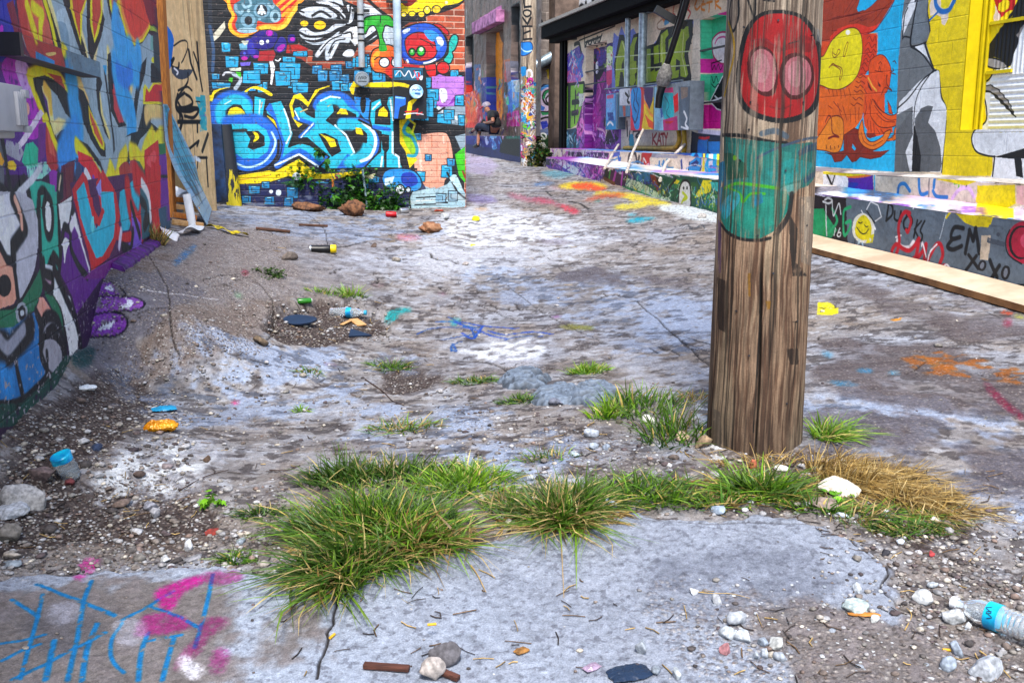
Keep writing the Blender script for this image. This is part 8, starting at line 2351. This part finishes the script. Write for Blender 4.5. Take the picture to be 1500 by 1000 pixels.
# boulders and litter by the wall
tw = plain('tawny_rock', '#7c5438', .9, 0, .3, 22, .9, '#33211a'); M_T = tw
c = G(518, 316); rock(c, (.31, .2, .24), '#b07848', 201, 'boulder', 'tall tawny boulder in front of the bush at the brick wall', 'boulder', None, 4, rz=.3, rough=.8, mat=M_T); c = G(452, 309); rock(c, (.42, .18, .13), '#8a5c38', 202, 'boulder', 'long low brown boulder left of the tall tawny one', 'boulder', None, 4, rz=-.25, rough=.8, mat=M_T)
def can(x, y, r, L_, rz, label, m1, m2, name='drink_can', cat='can', tilt=0, tilt2=0):
    p = G(x, y, r * .9); M = Matrix.Translation(p) @ Matrix.Rotation(rz, 4, 'Z') @ Matrix.Rotation(math.pi / 2 + tilt, 4, 'Y'); o = empty(name, tuple(p), label, cat); dent = lambda a, z: 1 - .12 * max(0, math.sin(a * 2 + z * 40)) if r > .02 else 1
    MB().lathe(M, [(r * .8, -L_ / 2), (r, -L_ / 2 + .008), (r, 0), (r, L_ / 2 - .01), (r * .8, L_ / 2)], 20, dent).build('can_body', m1, o); MB().lathe(M, [(r * .8, L_ / 2), (r * .78, L_ / 2 + .003), (.001, L_ / 2 + .001)], 20).build('can_end', m2, o); return o, M
alu = plain('aluminium', '#c0c4c8', .3, .9, .05); red = plain('can_red', '#b81420', .35, .3, .1)
can(573, 318, .033, .12, .1, 'red and silver drink can lying near the brick wall', red, alu); can(592, 312, .033, .11, .6, 'crushed silver drink can at the foot of the salmon patch', alu, alu); can(652, 321, .035, .09, .9, 'dented white cup like can on the pale concrete', plain('can_white', '#c8ccd0', .4, .2), alu)
o, M = can(470, 370, .034, .17, .06, 'black spray can with a yellow cap lying in the middle left', blackp, blackp, 'spray_can', 'spray can'); MB().lathe(M, [(.02, .085), (.036, .087), (.036, .125), (.03, .135), (.001, .136)], 20).build('cap', plain('cap_yellow', '#e8cc00', .4), o); MB().lathe(M, [(.035, -.092), (.036, -.084), (.034, -.078)], 20).build('rim', alu, o)
o = MB().lathe(Matrix.Identity(4), [(.04, -.01), (.044, 0), (.04, .018), (.001, .02)], 24).build('bottle_cap', plain('lid_yellow', '#e8e000', .4)); o.location = G(697, 323, .01); o.rotation_euler = (.5, .1, 0); tag(o, 'bright yellow round lid on the white paint patch', 'lid')
c = G(626, 340); rock(c, (.24, .14, .12), '#b88058', 210, 'crumpled_bag', 'crumpled tan paper bag lying alone in the alley', 'paper bag', None, 4, rz=.2, rough=1.1, mat=plain('tan_paper', '#987052', .7, 0, .25, 25, .5, '#7a4c30')); c = G(641, 310); rock(c, (.16, .08, .03), '#a8442a', 211, 'fallen_leaf', 'curled red leaf at the foot of the brick wall', 'leaf', None, 3, rough=1.)
c = G(757, 235); rock(c, (.3, .25, .2), '#1c8a24', 212, 'green_rag', 'bright green rag beside the tagged far pole', 'rag', None, 3, rough=1.); c = G(738, 222); rock(c, (.2, .15, .08), '#c8ccd4', 213, 'paper_scrap', 'white paper scrap by the far blue ledge', 'paper', None, 3, rough=.9)
plank(375, 336, 425, 341, .06, .02, .004, 'dark splintered board lying left of the spray can', plain('dark_wood', '#5c3c2c', .8, 0, .3, 10, .4, stretch=(1, 8, 8)), 'wood_splinter', 'splinter'); plank(438, 331, 480, 333, .03, .02, .004, 'thin brown splinter behind the spray can', MATS['dark_wood'], 'wood_splinter', 'splinter')
# hollow litter
sl_ = plain('slate', '#1c2c44', .35, 0, .1, 9, .2)
def plate(x, y, pts, th, mat, name, label, cat, rx=0, ry=0, rz=0, lift=.0):
    P = catmull(pts, True, 4) if len(pts) > 4 else np.array(pts); k = len(P); V = [(a_, b_, th / 2 + .15 * th * math.sin(i)) for i, (a_, b_) in enumerate(P)] + [(a_, b_, -th / 2) for a_, b_ in P]
    o = MB().add(V, [tuple(range(k)), tuple(range(2 * k - 1, k - 1, -1))] + [(i, k + i, k + (i + 1) % k, (i + 1) % k) for i in range(k)]).build(name, mat, None, False); o.location = G(x, y, lift + th / 2); o.rotation_euler = (rx, ry, rz); return tag(o, label, cat)
plate(438, 461, [(-.11, 0), (-.07, .05), (.0, .055), (.08, .04), (.12, .0), (.05, -.05), (-.05, -.05)], .012, sl_, 'slate_piece', 'rounded dark blue slate piece in the dirt hollow', 'slate', .45, 0, 0, .03)
plate(525, 493, [(-.06, -.03), (-.055, .05), (.09, -.02)], .012, sl_, 'slate_piece', 'triangular dark shard below the dirt hollow', 'slate', .5, 0, 0, .02)
can(446, 442, .02, .1, .35, 'green glass bottle piece in the dirt hollow', plain('green_glass', '#2c7a20', .2, 0, .1), whitep, 'glass_piece', 'glass')
glass = newmat('clear_plastic')[0]; gb = glass.node_tree.nodes['Principled BSDF']; gb.inputs['Transmission Weight'].default_value = .85; gb.inputs['Roughness'].default_value = .12; gb.inputs['Base Color'].default_value = (.82, .9, .97, 1); gb.inputs['IOR'].default_value = 1.25
def bottle(x, y, rz, s, label, lab, capm, crush=.0, tilt=0., lift=0.):
    p = G(x, y, .033 * s + lift); M = Matrix.Translation(p) @ Matrix.Rotation(rz, 4, 'Z') @ Matrix.Rotation(-math.pi / 2 + tilt, 4, 'Y') @ Matrix.Scale(s, 4); o = empty('plastic_bottle', tuple(p), label, 'bottle')
    prof = [(.012, .105), (.0125, .09), (.017, .082), (.028, .062), (.032, .045), (.032, .03), (.0325, .029), (.0325, -.005), (.032, -.006)]
    for i in range(6): z = -.012 - i * .013; prof += [(.032, z), (.0285, z - .005), (.032, z - .01)]
    prof += [(.031, -.098), (.026, -.104), (.012, -.1), (.001, -.099)]; fn = (lambda a, z: 1 - crush * (math.sin(a * 3 + z * 60) * .5 + .5)) if crush else None
    MB().lathe(M, prof, 28, fn).build('bottle_shell', glass, o); MB().lathe(M, [(.0338, .027), (.0338, -.004)], 28, fn).build('label_band', lab, o); MB().lathe(M, [(.0145, .104), (.015, .118), (.013, .12), (.001, .12)], 16).build('bottle_cap', capm, o); return o, M
lb_ = plain('label_cyan', '#10b0d0', .35, 0, .12, 18, .05, '#0c70b0')
o, M = bottle(1462, 926, math.radians(-50), 1.22, 'clear water bottle with a cyan label lying at the right edge', lb_, whitep); mb = MB()
cm_ = Vector((0, 0, CAMZ)) - M.translation; cm_ = (M.to_3x3().inverted() @ cm_); an = math.atan2(cm_.y, cm_.x)
for dz, da in ((.0, 0), (.004, .3)): mb.tube([M @ Vector((.0345 * math.cos(an + k * .07 + da), .0345 * math.sin(an + k * .07 + da), .012 + dz + .008 * math.sin(k * .9))) for k in range(-4, 5)], .0012, 6)
mb.build('label_mark', plain('ink', '#14305a', .5), o)
p = G(106, 694); o = empty('plastic_bottle', tuple(p), 'crushed clear bottle with a cyan band beside the big pale rock', 'bottle'); M = Matrix.Translation(p) @ Matrix.Rotation(-.25, 4, 'Y') @ Matrix.Rotation(.3, 4, 'X'); fn = lambda a, z: 1 - .13 * (math.sin(a * 3 + z * 70) * .5 + .5)
MB().lathe(M, [(.02, .0), (.036, .004), (.042, .02), (.039, .035), (.043, .05), (.04, .066), (.044, .08), (.043, .105)], 30, fn).build('bottle_shell', glass, o); MB().lathe(M, [(.0445, .088), (.0445, .112), (.04, .116), (.001, .114)], 30, fn).build('label_band', lb_, o)
bottle(508, 451, math.radians(175), 1.2, 'crushed clear bottle lying in the dirt hollow', lb_, plain('cap_sky', '#2c9cc8', .4), .15)
plank(500, 463, 513, 457, .03, .006, .01, 'narrow splinter left of the light wood chip in the hollow', pale_w, 'wood_chip', 'wood chip'); plank(517, 455, 530, 464, .07, .01, .01, 'light wood chip under the bottle in the hollow', pale_w, 'wood_chip', 'wood chip')
def wrap(x, y, sx_, sy_, sz_, mat, seed, name, label, cat, rz):
    u, v = np.meshgrid(lsp(-1, 1, 46), lsp(-1, 1, 36)); h = fbm(u * 2.4 + seed, v * 2.4, 4, seed); h2 = fbm(u * 7 + seed, v * 7, 3, seed + 4); Pm = []; e = 1 - .25 * fbm(u * 1.5, v * 1.5, 2, seed + 9)
    for sgn in (1, -1): Pm.append(np.stack([u * sx_ * e, v * sy_ * e * (1 - .3 * u * u), sgn * sz_ * (1 - u ** 4) * (1 - v ** 4) * (.25 + h) + (h2 - .5) * sz_ * .5 * (1.001 + .0 * sgn)], -1).reshape(-1, 3))
    V = np.concatenate(Pm); i = np.arange(36 * 46).reshape(36, 46); f = np.stack([i[:-1, :-1], i[:-1, 1:], i[1:, 1:], i[1:, :-1]], -1).reshape(-1, 4); Fc = np.r_[f, f[:, ::-1] + 36 * 46]; o = npmesh(name, V, Fc, None, mat, None, True); o.location = G(x, y, sz_ * .7); o.rotation_euler = (0, 0, rz); return tag(o, label, cat)
wrap(236, 631, .085, .045, .032, plain('foil_yellow', '#d89408', .3, .15, .15, 20, .2, '#a86404'), 3, 'food_wrapper', 'crumpled yellow wrapper on the left dirt', 'wrapper', .25); wrap(240, 600, .07, .05, .012, plain('foil_blue', '#1c90c0', .4, 0, .15, 20, .2), 5, 'food_wrapper', 'torn sky blue wrapper just above the yellow one', 'wrapper', .3)
wrap(128, 566, .05, .03, .016, whitep, 7, 'paper_scrap', 'white scrap at the foot of the left wall', 'paper', .5); wrap(620, 703, .022, .022, .003, whitep, 9, 'paper_scrap', 'tiny white square of paper in the grass', 'paper', .1); wrap(920, 992, .07, .05, .01, sl_, 11, 'slate_piece', 'dark blue slate at the bottom edge', 'slate', .4); wrap(867, 985, .03, .02, .008, plain('foil_pink', '#b8a0b8', .3, .4), 13, 'foil_scrap', 'shiny foil scrap at the bottom edge', 'foil', .7)
wrap(764, 961, .026, .017, .008, plain('dead_leaf', '#9a6c34', .7, 0, .3, 40, .3), 15, 'fallen_leaf', 'tan curled leaf on the lower slab', 'leaf', .6); wrap(1265, 908, .055, .012, .006, plain('orange_leaf', '#b8782c', .7, 0, .2, 40, .3), 17, 'fallen_leaf', 'long orange leaf under the large flat chip', 'leaf', -.1)
dwd = plain('red_wood', '#5a3428', .8, 0, .3, 9, .4, stretch=(1, 10, 10)); plank(533, 984, 600, 990, .022, .014, .004, 'left half of the broken red brown stick at the bottom edge', dwd, 'broken_stick', 'stick'); plank(622, 984, 672, 1004, .02, .014, .004, 'right half of the broken red brown stick behind the pale rock', dwd, 'broken_stick', 'stick')
for x, y, rz, lb in ((633, 940, .2, 'yellow filter butt on top of the dark grey rock'), (1387, 956, -.1, 'yellow filter butt in the lower right rubble'), (487, 939, 1.2, 'yellow butt in the joint under the largest clump')):
    o = MB().tube([Vector((-.013, 0, 0)), Vector((.013, 0, 0))], .0042, 12).build('cigarette_butt', plain('butt', '#d8a828', .7, 0, .1)); o.location = G(x, y, .006 if x != 633 else .045); o.rotation_euler = (0, 0, rz); tag(o, lb, 'cigarette butt')
def curve(name, label, pts, r, mat, cat, lift=.006):
    P = [G(x, y, lift) for x, y in pts]; P = [Vector(q) for q in catmull(P, False, 6)]; k = len(P); return tag(MB().tube(P, [r * (1 - .6 * i / k) for i in range(k)], 6).build(name, mat), label, cat)
tg = plain('dark_twig', '#3c2a24', .8); sg = plain('straw', '#b89858', .7)
for a_ in ((('twig', 'long dark twig crossing the pale paint left of the grass', [(262, 715), (300, 700), (335, 688)], .003, tg, 'twig')), ('twig', 'reddish twig curving below the flat green tuft', [(535, 556), (560, 572), (575, 588), (592, 594)], .004, tg, 'twig'), ('twig', 'dark twig running into the left of the upper grass band', [(395, 690), (420, 692), (440, 684)], .003, tg, 'twig'), ('straw_stalk', 'bent straw stalk left of the pointed pale stone', [(1010, 872), (1040, 876), (1070, 877), (1098, 885)], .0016, sg, 'straw'), ('straw_stalk', 'straw stalk hanging down the slab under the straw clump', [(822, 800), (824, 840), (826, 882)], .0018, sg, 'straw'), ('straw_stalk', 'seed headed straw lying on the slab right of the largest clump', [(690, 835), (700, 850), (712, 876)], .0026, sg, 'straw'), ('straw_stalk', 'forked straw in the right rubble above the bottle', [(1325, 930), (1335, 905), (1328, 890)], .002, sg, 'straw'), ('straw_stalk', 'long straw at the lower right corner', [(1435, 955), (1460, 975), (1480, 995)], .0024, sg, 'straw'), ('straw_stalk', 'dry stalk standing against the front of the pole', [(1182, 668), (1172, 664), (1165, 660)], .0016, sg, 'straw')): curve(*a_)
# ---- grey crumpled cement lumps
gl = attrmat('cement_skin', .7, 0, .8, 40, .006, .4)
def lump(x, y, sx_, sy_, sz_, seed, label, rz=0.):
    u, v = np.meshgrid(lsp(-1, 1, 150), lsp(-1, 1, 110)); rr_ = np.sqrt(u * u + v * v) + (fbm(u * 2 + seed, v * 2, 3, seed) - .5) * .5; f1_ = fbm(u * 1.9 + seed + fbm(u * 2, v * 2, 3, 1) * 1.8, v * 3.2, 3, seed + 1); rg = 1 - np.abs(f1_ * 2 - 1) * 1.5; rg = np.clip(rg, 0, 1); h = ss(1., .55, rr_) * (.45 + .7 * rg ** 1.6) * sz_ - .03 * ss(.75, 1.05, rr_)
    c = G(x, y); X_ = u * sx_; Y_ = v * sy_; ca, sa = math.cos(rz), math.sin(rz); XX, YY = X_ * ca - Y_ * sa, X_ * sa + Y_ * ca; Pm = np.stack([XX, YY, h + gz(XX + c.x, YY + c.y) - c.z], -1); cc = hexc('#5c6878') * (.5 + .65 * rg)[..., None]; o = sheet('cement_lump', Pm, lin(np.clip(cc, 0, 1)), rg, rg, gl); o.location = c; return tag(o, label, 'cement lump')
lump(770, 556, .16, .26, .045, 3, 'left of the crumpled blue grey cement lumps in the middle of the alley'); lump(815, 580, .17, .22, .04, 11, 'front crumpled blue grey cement lump between the other two'); lump(868, 580, .16, .26, .05, 19, 'right of the crumpled blue grey cement lumps under the bright tuft')
# ================================================================ board along the ledge foot
us_ = lsp(PB2.u_at(1620), PB2.u_at(1190), 40); tpv, btv = [], []
for u_ in us_:
    for o_ in (.01, .29): p = PB2.pos(u_, 0., o_); z = float(gz(p[0], p[1])); tpv.append((p[0], p[1], z + .055 + (.02 if o_ < .1 else 0))); btv.append((p[0], p[1], z + .01))
k = len(us_); mb = MB(); n2_ = 2 * k; mb.add(tpv, [(2 * i, 2 * i + 1, 2 * i + 3, 2 * i + 2) for i in range(k - 1)]); bd = empty('long_board', tuple(tpv[k]), 'long pale board lying on the ground along the foot of the grey ledge', 'board')
mb.build('board_top', plain('board_tan', '#c4b098', .85, 0, .1, 3.5, .3, '#a8957c', stretch=(1, 1, 1)), bd, False); mb = MB(); mb.add([tuple(np.array(v) - [0, 0, .0005]) for v in tpv] + btv, [(2 * i + 1, 2 * i + 3, n2_ + 2 * i + 3, n2_ + 2 * i + 1) for i in range(k - 1)] + [(0, 1, n2_ + 1, n2_)] + [(2 * k - 1, 2 * k - 2, n2_ + 2 * k - 2, n2_ + 2 * k - 1)]); mb.build('board_edge', plain('board_brown', '#8a6038', .8, 0, .3, 5, .4, '#5c3c20'), bd, False)
# ================================================================ on the garage
def tubeW(pl, off, pts, r, name, label, mat, cat, sm=True, offs=None):
    P = [W(pl.off(offs[i] if offs else off), x, y) for i, (x, y) in enumerate(pts)]; P = [Vector(q) for q in catmull(P, False, 6)] if sm else P; return tag(MB().tube(P, r, 12).build(name, mat), label, cat)
for x, r, lb in ((918, .045, 'narrower of the two steel conduits above the green lettering'), (940, .068, 'wider of the two steel conduits above the green lettering')):
    a = W(PR.off(.12), x, 128); o = empty('conduit', tuple(a), lb, 'conduit'); MB().tube([a, a + Vector((0, 0, 3.2))], r, 16).build('pipe_shaft', galv, o); MB().box(tuple(a + Vector((.05, 0, 1.15))), (.1, .35, .05), Matrix.Rotation(-.24, 3, 'Z') if False else Matrix.Rotation(.24, 3, 'Z')).build('pipe_clamp', gm, o, False)
o = empty('hanging_cable', tuple(W(PR.off(.3), 975, 95)), 'thick black cable hanging in front of the green lettering with a grey wrapped end', 'cable')
P = [W(PR.off(.3), x, y) for x, y in ((1014, -60), (1008, -10), (1000, 22), (991, 50), (983, 75), (975, 100))]; MB().tube([Vector(q) for q in catmull(P, False, 6)], .045, 12).build('cable_shaft', blackp, o); P = [W(PR.off(.3), x, y) for x, y in ((1006, -60), (1001, -10), (994, 22), (986, 50))]; MB().tube([Vector(q) for q in catmull(P, False, 6)], .02, 10).build('cable_strand', blackp, o)
P = [W(PR.off(.32), x, y) for x, y in ((977, 94), (975, 105), (972, 118), (968, 130))]; MB().tube(P, [.05, .1, .11, .06], 12).build('wrapping', plain('rag_grey', '#8c8a86', .9, 0, .3, 30, .8), o); P = [W(PR.off(.34), x, y) for x, y in ((970, 126), (966, 140), (964, 158))]; MB().tube(P, [.06, .055, .05], 12).build('cable_end', blackp, o)
a = W(PR.off(.3), 982, 26); MB().box(tuple(a), (.5, .12, .1), Matrix.Rotation(.5, 3, 'Y')).build('insulator', blackp, o, False)
tubeW(PR, .1, [(886, 131), (920, 128), (960, 123), (1000, 118)], .015, 'thin_pipe', 'thin horizontal rod above the painted meter boxes', gm, 'rod', False)
BX = '''
@ 800 130 7.143
R #3a7ac0 625,0 730,430
P #c83878 640,130 690,150 680,230 640,200
P #6ab0e8 a.9 f.35 630,60 720,60 720,330 630,330
P #1a3a8a f.3 640,250 700,250 710,330 650,330
R #1c8ac0 625,340 730,430
C w w2 640,380 670,350 700,380
L #d04a7a w3 640,90 700,80
R #8aa8c0 735,0 885,60
P #c8d0dc 770,0 885,0 885,170 770,175
C k w2.6 830,50 860,90 850,130 870,150
L k w2 865,30 870,80
R #4a7a9a 735,180 885,290
P #b04a3a f.3 800,180 830,180 830,290 810,290
R #3a6a8a 735,60 768,420
P #1a8a8a f.2 560,60 630,50 620,180 580,160
@ 920 130 5
P #d02040 18,-10 110,-10 110,310 18,310
B #1a88d0 30,0 90,0 95,100 90,200 80,290 50,290 30,180 20,80
C #0c3a70 w2 40,10 50,60 40,120 60,170
C #0c3a70 w2 70,0 60,80 80,140 60,230
C #0c3a70 w2 30,200 50,250 70,210
P #e8c81c 110,120 190,60 190,300 100,300
P #3a1a5a 110,-10 185,-10 180,90 150,170 130,100
P #e8501c 120,180 150,220 190,250 190,300 150,280
C #f0902c w3 110,80 140,130 160,180 180,200
P #c83028 f.3 100,0 120,0 115,200 100,280
P #8ac0dc 192,-10 260,-10 260,310 192,300
P #3a6ab8 f.25 230,40 260,60 260,200 240,220
B #14b0c0 250,30 320,20 335,120 330,220 280,240 255,180 248,100
C #0c6a80 w1.6 270,60 300,120 280,180 310,220
P #d81c28 330,60 365,30 370,160 340,180
P #b81870 255,230 360,200 365,310 260,310
P #c8101c 270,240 340,235 310,258 275,255
P #d83a80 262,0 330,-10 330,30 260,30
P #5a6a7c 372,-15 455,-15 450,310 375,310
P #8a7a70 f.3 385,-10 440,-10 435,60 390,80
C #e8ecf0 w3 410,170 430,220 420,260 440,290
L #e8ecf0 w2 390,280 440,300
'''
for a_ in ((888, 137, 906, 190, .14, 'slim blue and pink meter box at the left of the garage meter row'), (907, 130, 924, 171, .18, 'pale grey meter box with a small black scribble in the meter row'), (924, 128, 958, 191, .2, 'red and yellow meter box with blue flames in the meter row'), (959, 122, 1011, 191, .22, 'large turquoise and grey cabinet at the right of the meter row')):
    facebox(PR, a_[4], *a_[:4], 'meter_box', a_[5], [BX], 'meter box', gm, 120, 150)
yl = plain('conduit_yellow', '#b89430', .5, .2, .2, 10, .1)
tubeW(PR, .05, [(994, 191), (995, 205), (990, 215), (978, 217), (915, 217)], .035, 'conduit', 'yellow conduit bending left under the turquoise cabinet', yl, 'conduit', True); tubeW(PR, .05, [(1002, 191), (1003, 214), (1001, 228)], .035, 'conduit', 'short yellow conduit dropping under the cabinet to the ledge', yl, 'conduit', False)
wst = plain('white_stick', '#c8c0b8', .6, 0, .2, 9)
tubeW(PR, .3, [(1003, 212), (975, 240), (967, 264)], .022, 'leaning_stick', 'whitish stick leaning on the ledge under the short yellow conduit', wst, 'stick', False, [.08, .75, 1.4]); tubeW(PR, .3, [(942, 190), (926, 225), (918, 252)], .02, 'leaning_stick', 'whitish stick leaning on the ledge in front of the red name tag', wst, 'stick', False, [.2, .8, 1.4]); tubeW(PR, .3, [(906, 212), (896, 228), (886, 246)], .02, 'leaning_stick', 'whitish stick leaning beside the purple steps', wst, 'stick', False, [.1, .7, 1.4])
tubeW(PX, .12, [(784, 97), (822, 76)], .12, 'diagonal_duct', 'silver blue duct slanting across the grey block wall', galv, 'duct', False)
# ================================================================ seated person at the far end
PS = PFB.off(-.25)
def J(x, y, o=0.): return W(PFB.off(-.25 + o), x, y)
def skin(name, chain, mat, parent, sub=2):
    bm = bmesh.new(); vs_ = {}; lay = bm.verts.layers.skin.verify()
    for k_, (p, r_, par) in chain.items():
        v = bm.verts.new(p); v[lay].radius = (r_, r_); vs_[k_] = v
        if par: bm.edges.new((vs_[par], v))
        else: v[lay].use_root = True
    me = bpy.data.meshes.new(name); bm.to_mesh(me); bm.free(); o = link(name, me, parent); o.modifiers.new('s', 'SKIN').use_smooth_shade = True; md = o.modifiers.new('d', 'SUBSURF'); md.levels = md.render_levels = sub; me.materials.append(mat); return o
pr = empty('person', tuple(J(726, 196)), 'seated person in black shirt, jeans and white cap on the far ledge', 'person')
skm = plain('skin', '#8a5a44', .55, 0, .05); shirt = plain('black_shirt', '#0c0d10', .8, 0, .2, 10); jean = plain('dark_jeans', '#101a34', .8, 0, .2, 10); capm = plain('cap_white', '#8a8292', .6)
skin('body', {'hip': (J(727, 189), .12, None), 'belly': (J(727, 182), .13, 'hip'), 'chest': (J(722, 171), .135, 'belly'), 'neck': (J(716.5, 163.5), .05, 'chest'), 'chin': (J(713.5, 161.5), .07, 'neck'), 'head': (J(713, 157.5), .095, 'chin'),
    'shA': (J(721, 167, .17), .06, 'chest'), 'elA': (J(722, 178, .22), .045, 'shA'), 'wrA': (J(711.5, 180.5, .14), .03, 'elA'), 'haA': (J(708.5, 180, .08), .035, 'wrA'), 'shB': (J(720, 167, -.17), .06, 'chest'), 'elB': (J(718, 178, -.18), .045, 'shB'), 'wrB': (J(711, 179.5, -.02), .03, 'elB'), 'haB': (J(708.5, 178.5, .02), .035, 'wrB'),
    'thA': (J(716, 187, .1), .085, 'hip'), 'knA': (J(702, 184, .2), .06, 'thA'), 'shinA': (J(697, 189, .2), .05, 'knA'), 'ankA': (J(692, 192, .1), .035, 'shinA'), 'toeA': (J(688.5, 193.5, .1), .03, 'ankA'),
    'thB': (J(716, 188, -.1), .085, 'hip'), 'knB': (J(702, 189, .0), .06, 'thB'), 'shinB': (J(701, 201, .25), .05, 'knB'), 'ankB': (J(700, 212, .4), .035, 'shinB'), 'toeB': (J(695.5, 214.5, .45), .03, 'ankB')}, skm, pr)
skin('shirt', {'a': (J(727, 188), .14, None), 'b': (J(727, 181), .15, 'a'), 'c': (J(722, 170.5), .155, 'b'), 'n': (J(718, 165.5), .085, 'c'), 's1': (J(721, 167, .18), .08, 'c'), 'e1': (J(721.6, 173.5, .21), .07, 's1'), 's2': (J(720, 167, -.18), .08, 'c'), 'e2': (J(719, 173.5, -.18), .07, 's2')}, shirt, pr)
skin('jeans', {'h': (J(727, 190), .135, None), 't1': (J(716, 187, .1), .105, 'h'), 'k1': (J(702, 184, .2), .08, 't1'), 's1': (J(697.5, 188.5, .2), .065, 'k1'), 't2': (J(716, 188.5, -.1), .105, 'h'), 'k2': (J(702, 189, .0), .08, 't2'), 's2': (J(701, 196, .15), .068, 'k2')}, jean, pr)
hc = J(712.6, 156); M = Matrix.Translation(hc) @ Matrix.Rotation(-.35, 4, 'Y'); MB().lathe(M, [(.118, -.005), (.118, .03), (.1, .08), (.055, .11), (.001, .118)], 20).build('cap', capm, pr); MB().lathe(Matrix.Translation(hc + Vector((-.13, -.03, -.03))) @ Matrix.Rotation(-.6, 4, 'Y'), [(.09, -.006), (.095, .0), (.085, .008), (.001, .012)], 18).build('cap_brim', plain('cap_brim', '#b83a5a', .6), pr)
for k_, pA, pB in (('shoe', J(692, 192.5, .1), J(687.5, 194, .1)), ('shoe', J(700, 213, .4), J(694.5, 215, .45))): MB().tube([pA, (pA + pB) / 2, pB], [.05, .055, .035], 10).build(k_, blackp, pr)
tag(MB().box(tuple(J(707.3, 178.4, .1)), (.08, .015, .14), Matrix.Rotation(.5, 3, 'Y'), .004).build('phone', blackp, None), 'dark phone held in the hands of the seated person', 'phone')
# ================================================================ camera, sky, sun
cam = bpy.data.cameras.new('camera'); cam.sensor_width = 36; cam.lens = 36; cam.clip_end = 2000; cam.clip_start = .05
co = bpy.data.objects.new('camera', cam); bpy.context.scene.collection.objects.link(co); co.location = (0, 0, CAMZ); co.rotation_euler = (math.pi / 2 - PIT, 0, 0)
sc = bpy.context.scene; sc.camera = co
w = bpy.data.worlds.new('World'); sc.world = w; w.use_nodes = True; nt = w.node_tree
sky = nt.nodes.new('ShaderNodeTexSky'); sky.sky_type = 'NISHITA'; sky.sun_disc = False
SEL, SAZ = math.radians(56), math.radians(180)
sky.sun_elevation = SEL; sky.sun_rotation = SAZ; sky.air_density = 1.2; sky.dust_density = 2.; sky.ozone_density = 1.
bg = nt.nodes['Background']; bg.inputs['Strength'].default_value = .15; nt.links.new(sky.outputs[0], bg.inputs['Color'])
sd = bpy.data.lights.new('sun', 'SUN'); sd.energy = 2.4; sd.angle = math.radians(14); sd.color = (1, .95, .87)
so = bpy.data.objects.new('sun', sd); sc.collection.objects.link(so)
d = Vector((math.sin(SAZ) * math.cos(SEL), math.cos(SAZ) * math.cos(SEL), math.sin(SEL))); so.rotation_euler = d.to_track_quat('Z', 'Y').to_euler()
sc.view_settings.view_transform = 'Standard'; sc.view_settings.look = 'None'; sc.view_settings.exposure = 1.17; sc.view_settings.gamma = 1
sc.cycles.max_bounces = 6; sc.cycles.diffuse_bounces = 4; sc.cycles.use_denoising = True
